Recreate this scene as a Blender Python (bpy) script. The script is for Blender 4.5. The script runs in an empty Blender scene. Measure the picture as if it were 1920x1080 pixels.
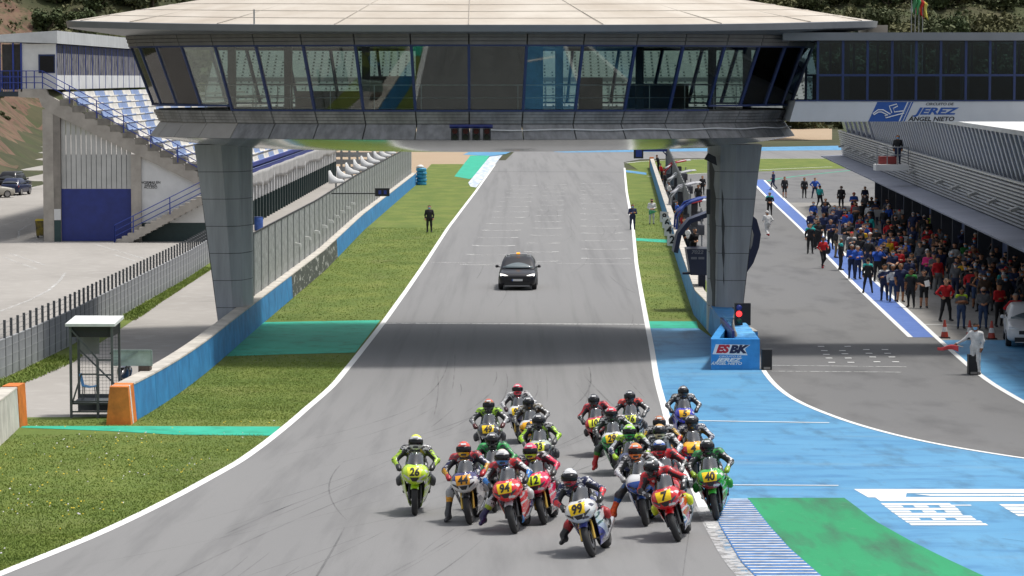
import bpy, bmesh, math, random
import numpy as np
from mathutils import Vector, Matrix
from mathutils.bvhtree import BVHTree
random.seed(7); RNG = np.random.default_rng(11)
S = bpy.context.scene; COL = S.collection; PI = math.pi; rad = math.radians
# ------------------------------------------------------------ camera, sky, sun, exposure
F = 5200.0; HC = 10.3; PITCH = math.atan(395 / F)
cd = bpy.data.cameras.new('camera'); cam = bpy.data.objects.new('camera', cd); COL.objects.link(cam)
cam.location = (0, 0, HC); cam.rotation_euler = (PI / 2 - PITCH, 0, 0)
cd.sensor_width = 36; cd.lens = 36 * F / 1920; cd.clip_start = .5; cd.clip_end = 3000; S.camera = cam
SUN_EL, SUN_AZ = 71, 68            # azimuth from +Y (behind the bridge) towards +X
W = bpy.data.worlds.new('World'); S.world = W; W.use_nodes = True
nt = W.node_tree; bg = nt.nodes['Background']; sk = nt.nodes.new('ShaderNodeTexSky'); sk.sky_type = 'NISHITA'
sk.sun_disc = False; sk.sun_elevation = rad(SUN_EL); sk.sun_rotation = rad(SUN_AZ); sk.air_density = 1.0; sk.dust_density = 3.0; sk.ozone_density = 1.0
hs = nt.nodes.new('ShaderNodeHueSaturation'); hs.inputs['Saturation'].default_value = .35
nt.links.new(sk.outputs[0], hs.inputs['Color']); nt.links.new(hs.outputs[0], bg.inputs[0]); bg.inputs[1].default_value = .145
sl = bpy.data.lights.new('sun', 'SUN'); so = bpy.data.objects.new('sun', sl); COL.objects.link(so)
sl.energy = 2.7; sl.angle = rad(7); sl.color = (1, .965, .91)
_d = Vector((math.sin(rad(SUN_AZ)) * math.cos(rad(SUN_EL)), math.cos(rad(SUN_AZ)) * math.cos(rad(SUN_EL)), math.sin(rad(SUN_EL))))
so.rotation_euler = _d.to_track_quat('Z', 'Y').to_euler(); so.location = (0, 60, 60)
V = S.view_settings; V.view_transform = 'Standard'; V.look = 'None'; V.exposure = .30; V.gamma = 1; V.use_curve_mapping = False

# ------------------------------------------------------------ place: ground profile and photo-to-ground lookup
def gz(y):
    t = np.maximum(100.0 - np.asarray(y, float), 0)
    return np.where(t < 30, .057 * t * t / 60, .855 + .057 * (t - 30))
def ray(px, py):
    a, b = (px - 960) / F, (540 - py) / F
    c, s = math.cos(PITCH), math.sin(PITCH)
    return a, c + b * s, -s + b * c
def AT(px, py, Y):
    r = ray(px, py); k = Y / r[1]
    return (r[0] * k, Y, HC + r[2] * k)
def XA(px, Y): return AT(px, 300, Y)[0]
def ZA(py, Y): return AT(960, py, Y)[2]
def G(px, py):
    r = ray(px, py); lo, hi = 15., 900.
    for _ in range(50):
        m = (lo + hi) / 2
        if HC + r[2] * m / r[1] > float(gz(m)): lo = m
        else: hi = m
    return (r[0] * lo / r[1], lo)

# ------------------------------------------------------------ materials
def hx(h):
    h = h.lstrip('#'); f = lambda v: v / 12.92 if v <= .04045 else ((v + .055) / 1.055) ** 2.4
    return tuple(f(int(h[i:i + 2], 16) / 255) for i in (0, 2, 4))
_mc = {}
def L(nt_, a, b): nt_.links.new(a, b)
def M(col, rough=.6, var=.12, scale=4., metal=0., bump=0., stretch=None, key=None, spec=.5, coat=0., col2=None, bscale=None, lo=.35, hi=.65):
    """plain surface whose colour wanders between two tones"""
    if isinstance(col, str): col = hx(col)
    if isinstance(col2, str): col2 = hx(col2)
    k = (col, rough, var, scale, metal, bump, stretch, key, spec, coat, col2, bscale, lo, hi)
    if k in _mc: return _mc[k]
    m = bpy.data.materials.new(key or 'surface'); m.use_nodes = True; t = m.node_tree; b = t.nodes['Principled BSDF']
    b.inputs['Roughness'].default_value = rough; b.inputs['Metallic'].default_value = metal
    b.inputs['Specular IOR Level'].default_value = spec; b.inputs['Coat Weight'].default_value = coat; b.inputs['Coat Roughness'].default_value = .08
    if var > 0 or col2:
        tc = t.nodes.new('ShaderNodeTexCoord'); mp = t.nodes.new('ShaderNodeMapping'); n = t.nodes.new('ShaderNodeTexNoise')
        n.inputs['Scale'].default_value = scale; n.inputs['Detail'].default_value = 7; n.inputs['Roughness'].default_value = .62
        if stretch: mp.inputs['Scale'].default_value = stretch
        L(t, tc.outputs['Object'], mp.inputs[0]); L(t, mp.outputs[0], n.inputs['Vector'])
        r = t.nodes.new('ShaderNodeValToRGB'); r.color_ramp.elements[0].position = lo; r.color_ramp.elements[1].position = hi
        c1 = tuple(v * (1 - var) for v in col); c2 = col2 or tuple(min(1, v * (1 + var)) for v in col)
        r.color_ramp.elements[0].color = (*c1, 1); r.color_ramp.elements[1].color = (*c2, 1)
        L(t, n.outputs[0], r.inputs[0]); L(t, r.outputs[0], b.inputs['Base Color'])
        if bump:
            bn = t.nodes.new('ShaderNodeBump'); bn.inputs['Strength'].default_value = bump; bn.inputs['Distance'].default_value = .02
            n2 = t.nodes.new('ShaderNodeTexNoise'); n2.inputs['Scale'].default_value = bscale or scale * 6; n2.inputs['Detail'].default_value = 4
            L(t, mp.outputs[0], n2.inputs['Vector']); L(t, n2.outputs[0], bn.inputs['Height']); L(t, bn.outputs[0], b.inputs['Normal'])
    else: b.inputs['Base Color'].default_value = (*col, 1)
    _mc[k] = m; return m
def layered(name, base, layers, rough=.85, bump=.3, bscale=60.):
    """base colour plus a list of (colour, noise scale, xyz stretch, low, high, amount) laid over one another"""
    m = bpy.data.materials.new(name); m.use_nodes = True; t = m.node_tree; b = t.nodes['Principled BSDF']; b.inputs['Roughness'].default_value = rough
    b.inputs['Specular IOR Level'].default_value = .3
    tc = t.nodes.new('ShaderNodeTexCoord'); cur = t.nodes.new('ShaderNodeRGB'); cur.outputs[0].default_value = (*base, 1); cur = cur.outputs[0]
    for i, (c, sc, st, lo, hi, am) in enumerate(layers):
        mp = t.nodes.new('ShaderNodeMapping'); mp.inputs['Scale'].default_value = st; mp.inputs['Location'].default_value = (i * 13.7, i * 7.3, i * 3)
        n = t.nodes.new('ShaderNodeTexNoise'); n.inputs['Scale'].default_value = sc; n.inputs['Detail'].default_value = 6; n.inputs['Roughness'].default_value = .6
        mr = t.nodes.new('ShaderNodeMapRange'); mr.inputs[1].default_value = lo; mr.inputs[2].default_value = hi; mr.inputs[4].default_value = am
        mx = t.nodes.new('ShaderNodeMix'); mx.data_type = 'RGBA'; mx.inputs[7].default_value = (*c, 1)
        L(t, tc.outputs['Object'], mp.inputs[0]); L(t, mp.outputs[0], n.inputs['Vector']); L(t, n.outputs[0], mr.inputs[0])
        L(t, mr.outputs[0], mx.inputs[0]); L(t, cur, mx.inputs[6]); cur = mx.outputs[2]
    L(t, cur, b.inputs['Base Color'])
    if bump:
        bn = t.nodes.new('ShaderNodeBump'); bn.inputs['Strength'].default_value = bump; bn.inputs['Distance'].default_value = .02
        n2 = t.nodes.new('ShaderNodeTexNoise'); n2.inputs['Scale'].default_value = bscale; n2.inputs['Detail'].default_value = 4
        L(t, tc.outputs['Object'], n2.inputs['Vector']); L(t, n2.outputs[0], bn.inputs['Height']); L(t, bn.outputs[0], b.inputs['Normal'])
    return m
def glassy(name, tint, through, base_refl=.06, rough=.02, ior=1.5, mir=.9):
    """thin tinted pane: part see-through, part mirror"""
    m = bpy.data.materials.new(name); m.use_nodes = True; t = m.node_tree; t.nodes.remove(t.nodes['Principled BSDF'])
    o = t.nodes['Material Output']; tr = t.nodes.new('ShaderNodeBsdfTransparent'); tr.inputs[0].default_value = (*[v * through for v in tint], 1)
    gl = t.nodes.new('ShaderNodeBsdfGlossy'); gl.inputs['Roughness'].default_value = rough; gl.inputs[0].default_value = (mir, mir, mir, 1)
    fr = t.nodes.new('ShaderNodeFresnel'); fr.inputs[0].default_value = ior
    ad = t.nodes.new('ShaderNodeMath'); ad.operation = 'ADD'; ad.use_clamp = True; ad.inputs[1].default_value = base_refl
    mx = t.nodes.new('ShaderNodeMixShader'); L(t, fr.outputs[0], ad.inputs[0]); L(t, ad.outputs[0], mx.inputs[0]); L(t, tr.outputs[0], mx.inputs[1]); L(t, gl.outputs[0], mx.inputs[2]); L(t, mx.outputs[0], o.inputs[0])
    return m
def worn_paint(name, col, cover=.8, scale=8., stretch=(1, 1, 1)):
    """paint film with worn-through gaps"""
    m = bpy.data.materials.new(name); m.use_nodes = True; t = m.node_tree; b = t.nodes['Principled BSDF']; b.inputs['Base Color'].default_value = (*col, 1); b.inputs['Roughness'].default_value = .75
    tc = t.nodes.new('ShaderNodeTexCoord'); mp = t.nodes.new('ShaderNodeMapping'); mp.inputs['Scale'].default_value = stretch
    n = t.nodes.new('ShaderNodeTexNoise'); n.inputs['Scale'].default_value = scale; n.inputs['Detail'].default_value = 8; n.inputs['Roughness'].default_value = .7
    mr = t.nodes.new('ShaderNodeMapRange'); c = .5 + (cover - .5) * -.5; mr.inputs[1].default_value = c - .12; mr.inputs[2].default_value = c + .06
    L(t, tc.outputs['Object'], mp.inputs[0]); L(t, mp.outputs[0], n.inputs['Vector']); L(t, n.outputs[0], mr.inputs[0]); L(t, mr.outputs[0], b.inputs['Alpha'])
    return m
def film(name, col, amt, scale=2., stretch=(1, 1, 1)):
    """thin uneven film of rubber or dirt"""
    m = bpy.data.materials.new(name); m.use_nodes = True; t = m.node_tree; b = t.nodes['Principled BSDF']; b.inputs['Base Color'].default_value = (*col, 1); b.inputs['Roughness'].default_value = .8
    tc = t.nodes.new('ShaderNodeTexCoord'); mp = t.nodes.new('ShaderNodeMapping'); mp.inputs['Scale'].default_value = stretch; n = t.nodes.new('ShaderNodeTexNoise'); n.inputs['Scale'].default_value = scale; n.inputs['Detail'].default_value = 5
    mr = t.nodes.new('ShaderNodeMapRange'); mr.inputs[1].default_value = .3; mr.inputs[2].default_value = .7; mr.inputs[4].default_value = amt
    L(t, tc.outputs['Object'], mp.inputs[0]); L(t, mp.outputs[0], n.inputs['Vector']); L(t, n.outputs[0], mr.inputs[0]); L(t, mr.outputs[0], b.inputs['Alpha']); return m
def bands(name, cols, cuts, k=(0, 0, 1), ax=0., rough=.25, coat=.6, noise=.0):
    """flat graphics: constant colour bands along direction k (object space), bent by |x|*ax"""
    key = (name, tuple(cols), tuple(cuts), k, ax, noise)
    if key in _mc: return _mc[key]
    m = bpy.data.materials.new(name); m.use_nodes = True; t = m.node_tree; b = t.nodes['Principled BSDF']; b.inputs['Roughness'].default_value = rough; b.inputs['Coat Weight'].default_value = coat
    tc = t.nodes.new('ShaderNodeTexCoord'); sp = t.nodes.new('ShaderNodeSeparateXYZ'); L(t, tc.outputs['Object'], sp.inputs[0])
    d = t.nodes.new('ShaderNodeVectorMath'); d.operation = 'DOT_PRODUCT'; d.inputs[1].default_value = k; L(t, tc.outputs['Object'], d.inputs[0])
    ab = t.nodes.new('ShaderNodeMath'); ab.operation = 'ABSOLUTE'; L(t, sp.outputs[0], ab.inputs[0])
    ma = t.nodes.new('ShaderNodeMath'); ma.operation = 'MULTIPLY_ADD'; ma.inputs[1].default_value = ax; L(t, ab.outputs[0], ma.inputs[0]); L(t, d.outputs['Value'], ma.inputs[2])
    mr = t.nodes.new('ShaderNodeMapRange'); mr.inputs[1].default_value = -2; mr.inputs[2].default_value = 2; L(t, ma.outputs[0], mr.inputs[0])
    r = t.nodes.new('ShaderNodeValToRGB'); r.color_ramp.interpolation = 'CONSTANT'; e = r.color_ramp.elements
    e[0].position = 0; e[0].color = (*cols[0], 1); e.remove(e[1])
    for c, q in zip(cols[1:], cuts):
        n = e.new((q + 2) / 4); n.color = (*c, 1)
        L(t, mr.outputs[0], r.inputs[0]); cur = r.outputs[0]
    if noise:
        mp = t.nodes.new('ShaderNodeMapping'); mp.inputs['Scale'].default_value = (2.6, 1.8, 6.5); n = t.nodes.new('ShaderNodeTexNoise'); n.inputs['Scale'].default_value = noise; n.inputs['Detail'].default_value = 2
        m2 = t.nodes.new('ShaderNodeMapRange'); m2.inputs[1].default_value = .60; m2.inputs[2].default_value = .615; mx = t.nodes.new('ShaderNodeMix'); mx.data_type = 'RGBA'; mx.inputs[7].default_value = (.6, .6, .6, 1) if max(cols[-1]) < .45 or min(cols[-1]) < .1 else (.03, .03, .06, 1)
        L(t, tc.outputs['Object'], mp.inputs[0]); L(t, mp.outputs[0], n.inputs['Vector']); L(t, n.outputs[0], m2.inputs[0]); L(t, m2.outputs[0], mx.inputs[0]); L(t, cur, mx.inputs[6]); cur = mx.outputs[2]
    L(t, cur, b.inputs['Base Color'])
    _mc[key] = m; return m
def lit(name, col, strength):
    m = bpy.data.materials.new(name); m.use_nodes = True; b = m.node_tree.nodes['Principled BSDF']; b.inputs['Base Color'].default_value = (*col, 1)
    b.inputs['Emission Color'].default_value = (*col, 1); b.inputs['Emission Strength'].default_value = strength; return m

# ------------------------------------------------------------ objects
def tag(o, label=None, cat=None, group=None, kind=None):
    if label: o['label'] = label
    if cat: o['category'] = cat
    if group: o['group'] = group
    if kind: o['kind'] = kind
    return o
def empty(name, loc=(0, 0, 0), label=None, cat=None, group=None, rz=0):
    o = bpy.data.objects.new(name, None); o.empty_display_size = .2; COL.objects.link(o); o.location = loc; o.rotation_euler = (0, 0, rz)
    return tag(o, label, cat, group)
def wloc(o):
    v = Vector((0, 0, 0))
    while o: v += o.location; o = o.parent
    return v
class MB:
    def __init__(s): s.v = []; s.f = []; s.m = []; s.cm = 0
    def add(s, vs, fs):
        n = len(s.v); s.v.extend(tuple(map(float, p)) for p in vs); s.f.extend(tuple(n + i for i in f) for f in fs); s.m.extend([s.cm] * len(fs)); return s
    def box(s, x0, x1, y0, y1, z0, z1):
        return s.add([(x0, y0, z0), (x1, y0, z0), (x1, y1, z0), (x0, y1, z0), (x0, y0, z1), (x1, y0, z1), (x1, y1, z1), (x0, y1, z1)],
                     [(3, 2, 1, 0), (4, 5, 6, 7), (0, 1, 5, 4), (1, 2, 6, 5), (2, 3, 7, 6), (3, 0, 4, 7)])
    def hull(s, a, b):   # two rings of equal length joined, capped
        n = len(a); return s.add(list(a) + list(b), [tuple(range(n))[::-1], tuple(range(n, 2 * n))] + [(i, (i + 1) % n, n + (i + 1) % n, n + i) for i in range(n)])
    def bar(s, p, q, w, h=None, up=(0, 0, 1)):
        p, q = Vector(p), Vector(q); d = (q - p).normalized(); u = Vector(up)
        if abs(d.dot(u)) > .98: u = Vector((0, 1, 0))
        x = d.cross(u).normalized() * w / 2; y = x.cross(d).normalized() * (h or w) / 2
        r = lambda c: [c - x - y, c + x - y, c + x + y, c - x + y]
        return s.hull(r(p), r(q))
    def tube(s, pts, r, n=8, cap=True):
        pts = [Vector(p) for p in pts]; rs = r if isinstance(r, (list, tuple)) else [r] * len(pts); R = []
        for i, p in enumerate(pts):
            d = (pts[min(i + 1, len(pts) - 1)] - pts[max(i - 1, 0)]).normalized(); u = Vector((0, 0, 1)) if abs(d.z) < .95 else Vector((0, 1, 0))
            x = d.cross(u).normalized(); y = x.cross(d).normalized(); R.append([p + (x * math.cos(2 * PI * k / n) + y * math.sin(2 * PI * k / n)) * rs[i] for k in range(n)])
        return s.loft(R, cap)
    def loft(s, R, cap=True, closed=True):
        n = len(R[0]); vs = [p for r in R for p in r]; fs = []
        for i in range(len(R) - 1):
            for k in range(n if closed else n - 1):
                a, b = i * n + k, i * n + (k + 1) % n; fs.append((a, b, b + n, a + n))
        if cap: fs += [tuple(range(n))[::-1], tuple(range((len(R) - 1) * n, len(R) * n))]
        return s.add(vs, fs)
    def lathe_x(s, prof, c, n=28):  # closed profile (x, r) spun round the x axis
        R = []
        for k in range(n + 1):
            a = 2 * PI * k / n; R.append([(c[0] + x, c[1] + r * math.cos(a), c[2] + r * math.sin(a)) for x, r in prof])
        return s.loft(R, cap=False)
    def lathe_z(s, prof, c, n=12):
        return s.loft([[(c[0] + r * math.cos(2 * PI * k / n), c[1] + r * math.sin(2 * PI * k / n), c[2] + z) for k in range(n)] for r, z in prof])
    def grid(s, fn, nu, nv, th=0.):
        P = [[Vector(fn(i / nu, j / nv)) for i in range(nu + 1)] for j in range(nv + 1)]
        w = nu + 1; vs = [p for r in P for p in r]; fs = [(j * w + i, j * w + i + 1, (j + 1) * w + i + 1, (j + 1) * w + i) for j in range(nv) for i in range(nu)]
        if th:
            N = []
            for j in range(nv + 1):
                for i in range(w):
                    a = P[j][min(i + 1, nu)] - P[j][max(i - 1, 0)]; b = P[min(j + 1, nv)][i] - P[max(j - 1, 0)][i]; N.append(a.cross(b).normalized() * th)
            k = len(vs); vs = vs + [p - q for p, q in zip(vs, N)]; fs += [tuple(k + q for q in f[::-1]) for f in fs]
            rim = [i for i in range(w)] + [j * w + nu for j in range(1, nv + 1)] + [nv * w + i for i in range(nu - 1, -1, -1)] + [j * w for j in range(nv - 1, 0, -1)]
            fs += [(rim[(q + 1) % len(rim)], rim[q], k + rim[q], k + rim[(q + 1) % len(rim)]) for q in range(len(rim))]
        return s.add(vs, fs)
    def mesh(s, name, mats, smooth=False, off=(0, 0, 0)):
        me = bpy.data.meshes.new(name); me.from_pydata([(p[0] - off[0], p[1] - off[1], p[2] - off[2]) for p in s.v], [], s.f)
        for m in (mats if isinstance(mats, (list, tuple)) else [mats]): me.materials.append(m)
        if any(s.m): me.polygons.foreach_set('material_index', s.m)
        if smooth:
            me.polygons.foreach_set('use_smooth', [True] * len(me.polygons))
            if smooth is not True: me.set_sharp_from_angle(angle=rad(smooth))
        me.update(); return me
    def build(s, name, mats, parent=None, smooth=False, base=None):
        off = wloc(parent) if parent else Vector(base or (0, 0, 0))
        o = bpy.data.objects.new(name, s.mesh(name, mats, smooth, off)); COL.objects.link(o)
        if parent: o.parent = parent
        else: o.location = off
        return o
def inst(name, me, parent, loc=(0, 0, 0), rot=(0, 0, 0), scale=None):
    """another object on shared mesh data; loc in world when the parent is only translated"""
    o = bpy.data.objects.new(name, me); COL.objects.link(o); o.parent = parent
    o.location = Vector(loc) - (wloc(parent) if parent else Vector()); o.rotation_euler = rot
    if scale: o.scale = scale
    return o
def copy_tree(o, parent=None):
    c = o.copy(); COL.objects.link(c); c.parent = parent
    for ch in o.children: copy_tree(ch, c)
    return c
_fc = {}
def text_mesh(txt, size, mat, bold=.0, shear=0., extrude=.004):
    """flat lettering in the xz plane facing -y, centred"""
    cu = bpy.data.curves.new('lettering', 'FONT'); cu.body = txt; cu.size = size; cu.offset = bold; cu.shear = shear; cu.extrude = extrude; cu.align_x = 'CENTER'; cu.align_y = 'CENTER'; cu.resolution_u = 3
    o = bpy.data.objects.new('lettering', cu); COL.objects.link(o); dg = bpy.context.evaluated_depsgraph_get(); dg.update()
    me = bpy.data.meshes.new_from_object(o.evaluated_get(dg)); bpy.data.objects.remove(o); bpy.data.curves.remove(cu)
    me.transform(Matrix.Rotation(PI / 2, 4, 'X')); me.materials.clear(); me.materials.append(mat); return me
def lettering(name, txt, size, mat, loc, parent, bold=0., shear=0., rz=0., sx=1., rx=0.):
    return inst(name, text_mesh(txt, size, mat, bold, shear), parent, loc, (rx, 0, rz), (sx, 1, 1))

# ------------------------------------------------------------ implicit bodies (smooth union of tapered limbs)
def surface_net(bones, h, k=.03, pad=.05):
    """bones: (p0, r0, p1, r1, zones) ; returns verts, quads, zone per face"""
    P = np.array([b[0] for b in bones] + [b[2] for b in bones], float); R = max(max(b[1], b[3]) for b in bones)
    lo = P.min(0) - R - pad; hi = P.max(0) + R + pad; n = np.ceil((hi - lo) / h).astype(int) + 1
    ax = [lo[i] + h * np.arange(n[i]) for i in range(3)]
    X, Y, Z = np.meshgrid(*ax, indexing='ij', sparse=True)
    acc = np.zeros(tuple(n))
    for p0, r0, p1, r1, _ in bones:
        a = np.array(p0, float); d = np.array(p1, float) - a; dd = max(float(d @ d), 1e-9)
        rm = max(r0, r1) + .12; b0 = np.minimum(a, a + d) - rm; b1 = np.maximum(a, a + d) + rm
        sl_ = tuple(slice(max(0, int((b0[i] - lo[i]) / h)), min(n[i], int((b1[i] - lo[i]) / h) + 2)) for i in range(3))
        x, y, z = X[sl_[0]] - a[0], Y[:, sl_[1]] - a[1], Z[:, :, sl_[2]] - a[2]
        t = np.clip((x * d[0] + y * d[1] + z * d[2]) / dd, 0, 1)
        q = np.sqrt((x - t * d[0]) ** 2 + (y - t * d[1]) ** 2 + (z - t * d[2]) ** 2) - (r0 + (r1 - r0) * t)
        acc[sl_] += np.exp(-np.maximum(q, -.2) / k * 1.0)
    f = -k * np.log(np.maximum(acc, 1e-12))
    ins = f < 0; cs = [(i, j, l) for i in (0, 1) for j in (0, 1) for l in (0, 1)]
    c = sum(ins[i:n[0] - 1 + i, j:n[1] - 1 + j, l:n[2] - 1 + l].astype(np.int8) for i, j, l in cs)
    act = np.argwhere((c > 0) & (c < 8)); idx = -np.ones(tuple(n - 1), int); idx[tuple(act.T)] = np.arange(len(act))
    sm = np.zeros((len(act), 3)); ct = np.zeros((len(act), 1))
    for i, j, l in cs:
        for e in range(3):
            if (i, j, l)[e]: continue
            o1 = np.array((i, j, l)); o2 = o1.copy(); o2[e] = 1
            fa = f[tuple((act + o1).T)]; fb = f[tuple((act + o2).T)]; cr = (fa < 0) != (fb < 0)
            t = np.where(cr, fa / np.where(cr, fa - fb, 1), 0)
            p = o1 + np.outer(t, o2 - o1); sm += np.where(cr[:, None], p, 0); ct[:, 0] += cr
    verts = lo + h * (act + sm / ct)
    fs = []
    for e in range(3):
        a1, a2 = (e + 1) % 3, (e + 2) % 3; s1 = [slice(None)] * 3; s2 = [slice(None)] * 3; s1[e] = slice(0, -1); s2[e] = slice(1, None)
        cr = np.argwhere(ins[tuple(s1)] != ins[tuple(s2)])
        cr = cr[(cr[:, a1] > 0) & (cr[:, a2] > 0) & (cr[:, a1] < n[a1] - 1) & (cr[:, a2] < n[a2] - 1)]
        g = []
        for d1, d2 in ((1, 1), (0, 1), (0, 0), (1, 0)):
            q = cr.copy(); q[:, a1] -= d1; q[:, a2] -= d2; g.append(idx[tuple(q.T)])
        q = np.stack(g, 1); fl = ins[tuple(cr.T)]; q[~fl] = q[~fl][:, ::-1]; fs.append(q)
    fs = np.concatenate(fs); fs = fs[(fs >= 0).all(1)]
    ce = verts[fs].mean(1); best = np.full(len(ce), 9.); zone = np.zeros(len(ce), int)
    for p0, r0, p1, r1, zs in bones:
        a = np.array(p0, float); d = np.array(p1, float) - a; t = np.clip((ce - a) @ d / max(float(d @ d), 1e-9), 0, 1)
        q = np.linalg.norm(ce - a - t[:, None] * d, axis=1) - (r0 + (r1 - r0) * t); w = q < best; best[w] = q[w]
        zz = np.full(len(ce), zs[-1][1]) if not callable(zs) else zs(ce, t)
        if not callable(zs):
            for te, zi in reversed(zs[:-1]): zz[t < te] = zi
        zone[w] = zz[w]
    return verts, fs, zone
# ------------------------------------------------------------ ground, track, paint
ASPH = layered('asphalt', (.192, .191, .191), [((.24, .237, .232), .25, (1, .05, 1), .38, .78, .5), ((.085, .085, .088), 1.5, (1, .018, 1), .48, .78, .5), ((.24, .235, .225), 60, (1, 1, 1), .55, .75, .45), ((.05, .05, .052), 45, (1, 1, 1), .62, .8, .5)], rough=.8, bump=.35, bscale=90)
ASPH2 = layered('pit_asphalt', (.145, .145, .146), [((.16, .158, .154), .2, (1, .2, 1), .4, .7, .8), ((.06, .06, .062), .6, (1, .3, 1), .5, .75, .6), ((.2, .198, .19), 60, (1, 1, 1), .58, .78, .4)], rough=.8, bump=.3, bscale=90)
CONC = layered('pale_concrete', (.33, .31, .285), [((.24, .225, .205), .12, (1, .5, 1), .42, .7, .8), ((.42, .40, .375), 1.4, (1, 1, 1), .5, .75, .5), ((.17, .16, .15), .8, (.3, 1, 1), .6, .8, .4)], rough=.88, bump=.3, bscale=40)
APRON = layered('apron', (.25, .24, .222), [((.17, .163, .152), .3, (1, .5, 1), .42, .7, .8), ((.33, .315, .29), 2, (1, 1, 1), .5, .75, .5), ((.12, .115, .11), 1.1, (1, .4, 1), .6, .8, .5)], rough=.85, bump=.3, bscale=40)
GRASS = layered('grass_ground', (.105, .15, .028), [((.165, .198, .042), .5, (1, .5, 1), .42, .66, .9), ((.17, .155, .06), .35, (1, .7, 1), .54, .75, .5), ((.06, .085, .014), 3.5, (1, 1, 1), .52, .72, .6), ((.19, .17, .075), 14, (1, 1, 1), .6, .8, .5)], rough=.95, bump=.9, bscale=25)
GRAVEL = layered('gravel', (.35, .265, .18), [((.34, .25, .165), .15, (1, .4, 1), .42, .7, .8), ((.52, .42, .31), 6, (1, 1, 1), .5, .75, .6)], rough=.95, bump=.6, bscale=20)
BLUE = layered('blue_paint', (.082, .262, .45), [((.105, .30, .49), .3, (1, .4, 1), .42, .68, .8), ((.038, .155, .33), 1.1, (.5, 1, 1), .48, .72, .75), ((.035, .10, .2), 22, (1, 1, 1), .70, .8, .7), ((.03, .07, .12), 1.3, (1, .2, 1), .53, .75, .6), ((.19, .29, .37), .5, (.25, 1, 1), .58, .75, .5), ((.18, .22, .25), 6, (1, .5, 1), .62, .75, .5)], rough=.6, bump=.2, bscale=80)
GREEN = layered('green_paint', (.010, .25, .095), [((.016, .29, .12), .4, (1, .4, 1), .42, .68, .8), ((.012, .16, .07), 1.4, (1, .18, 1), .60, .8, .8), ((.02, .14, .07), 26, (1, 1, 1), .60, .74, .7), ((.03, .10, .06), .9, (1.6, .2, 1), .47, .68, .85), ((.15, .30, .2), 5, (1, 1, 1), .62, .75, .5)], rough=.65, bump=.2, bscale=80)
TEAL = layered('teal_paint', (.02, .36, .23), [((.04, .42, .28), .6, (1, 1, 1), .42, .68, .8), ((.02, .2, .12), 1.5, (1, 1, 1), .5, .72, .8), ((.22, .28, .25), 1.2, (.4, 1, 1), .66, .72, .6)], rough=.7, bump=.2, bscale=60)
WHITE = worn_paint('white_paint', (.72, .72, .70), .94, 5)
WHITEW = worn_paint('worn_white_paint', (.62, .62, .60), .56, 6, (1, 1, 1))
PITBLUE = layered('pit_blue_paint', (.075, .145, .40), [((.11, .19, .46), 1.2, (1, 1, 1), .45, .7, .8), ((.05, .09, .24), 3, (1, 1, 1), .58, .8, .7)], rough=.6, bump=.2)
SOIL = layered('hill_soil', (.042, .046, .02), [((.075, .068, .034), .08, (1, 1, 1), .42, .65, .9), ((.05, .062, .022), .12, (1, 1, 1), .48, .62, .9), ((.12, .095, .055), .6, (1, 1, 1), .58, .75, .5)], rough=.95, bump=.5, bscale=3)
RSOIL = layered('red_soil', (.13, .075, .052), [((.17, .125, .075), .3, (1, 1, 1), .45, .7, .9), ((.075, .042, .03), 1.0, (1, 1, 1), .5, .75, .7), ((.055, .058, .025), .35, (1, 1, 1), .50, .60, .85)], rough=.95, bump=.6, bscale=4)

def edge(pts):
    w = sorted([(G(*p)[1], G(*p)[0]) for p in pts]); ys = np.array([a for a, _ in w]); xs = np.array([b for _, b in w])
    return lambda y: np.interp(y, ys, xs) if not (np.isscalar(y) and y < ys[0]) else xs[0] + (y - ys[0]) * (xs[1] - xs[0]) / (ys[1] - ys[0])
tl = edge([(967, 281), (936, 297), (891, 360), (840, 427), (797, 493), (767, 537), (717, 607), (670, 667), (640, 703), (627, 720), (573, 767), (523, 810), (447, 867), (333, 930), (247, 973), (167, 1010), (67, 1050), (0, 1077)])
tr = edge([(1170, 304), (1175, 360), (1187, 427), (1193, 493), (1200, 537), (1213, 607), (1222, 653), (1231, 710), (1245, 762), (1256, 805), (1278, 865), (1308, 927), (1322, 964), (1347, 1009), (1373, 1056), (1396, 1080)])
def yy(a, b):
    q = [a]; y = a
    while y < b - 1e-6:
        y += 1.0 if y < 101 else 8.0
        q.append(min(y, b))
    return q
def strip(name, l, r, y0, y1, dz, mat, nx=1, kind='structure'):
    m = MB(); ys = yy(y0, y1); R = []
    for y in ys:
        a, b = float(l(y)), float(r(y)); z = float(gz(y)) + dz; R.append([(a + (b - a) * i / nx, y, z) for i in range(nx + 1)])
    m.loft(R, cap=False, closed=False)
    return tag(m.build(name, mat, smooth=True), kind=kind)
def sheet(name, px, dz, mat, kind='structure', th=0.):
    """flat painted patch from ground outline (only where the ground is level)"""
    m = MB(); P = [G(*p) for p in px]; n = len(P)
    a = sum(P[i][0] * P[(i + 1) % n][1] - P[(i + 1) % n][0] * P[i][1] for i in range(n))
    if a < 0: P = P[::-1]
    m.add([(x, y, float(gz(y)) + dz) for x, y in P], [tuple(range(n))])
    return tag(m.build(name, mat), kind=kind)
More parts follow.
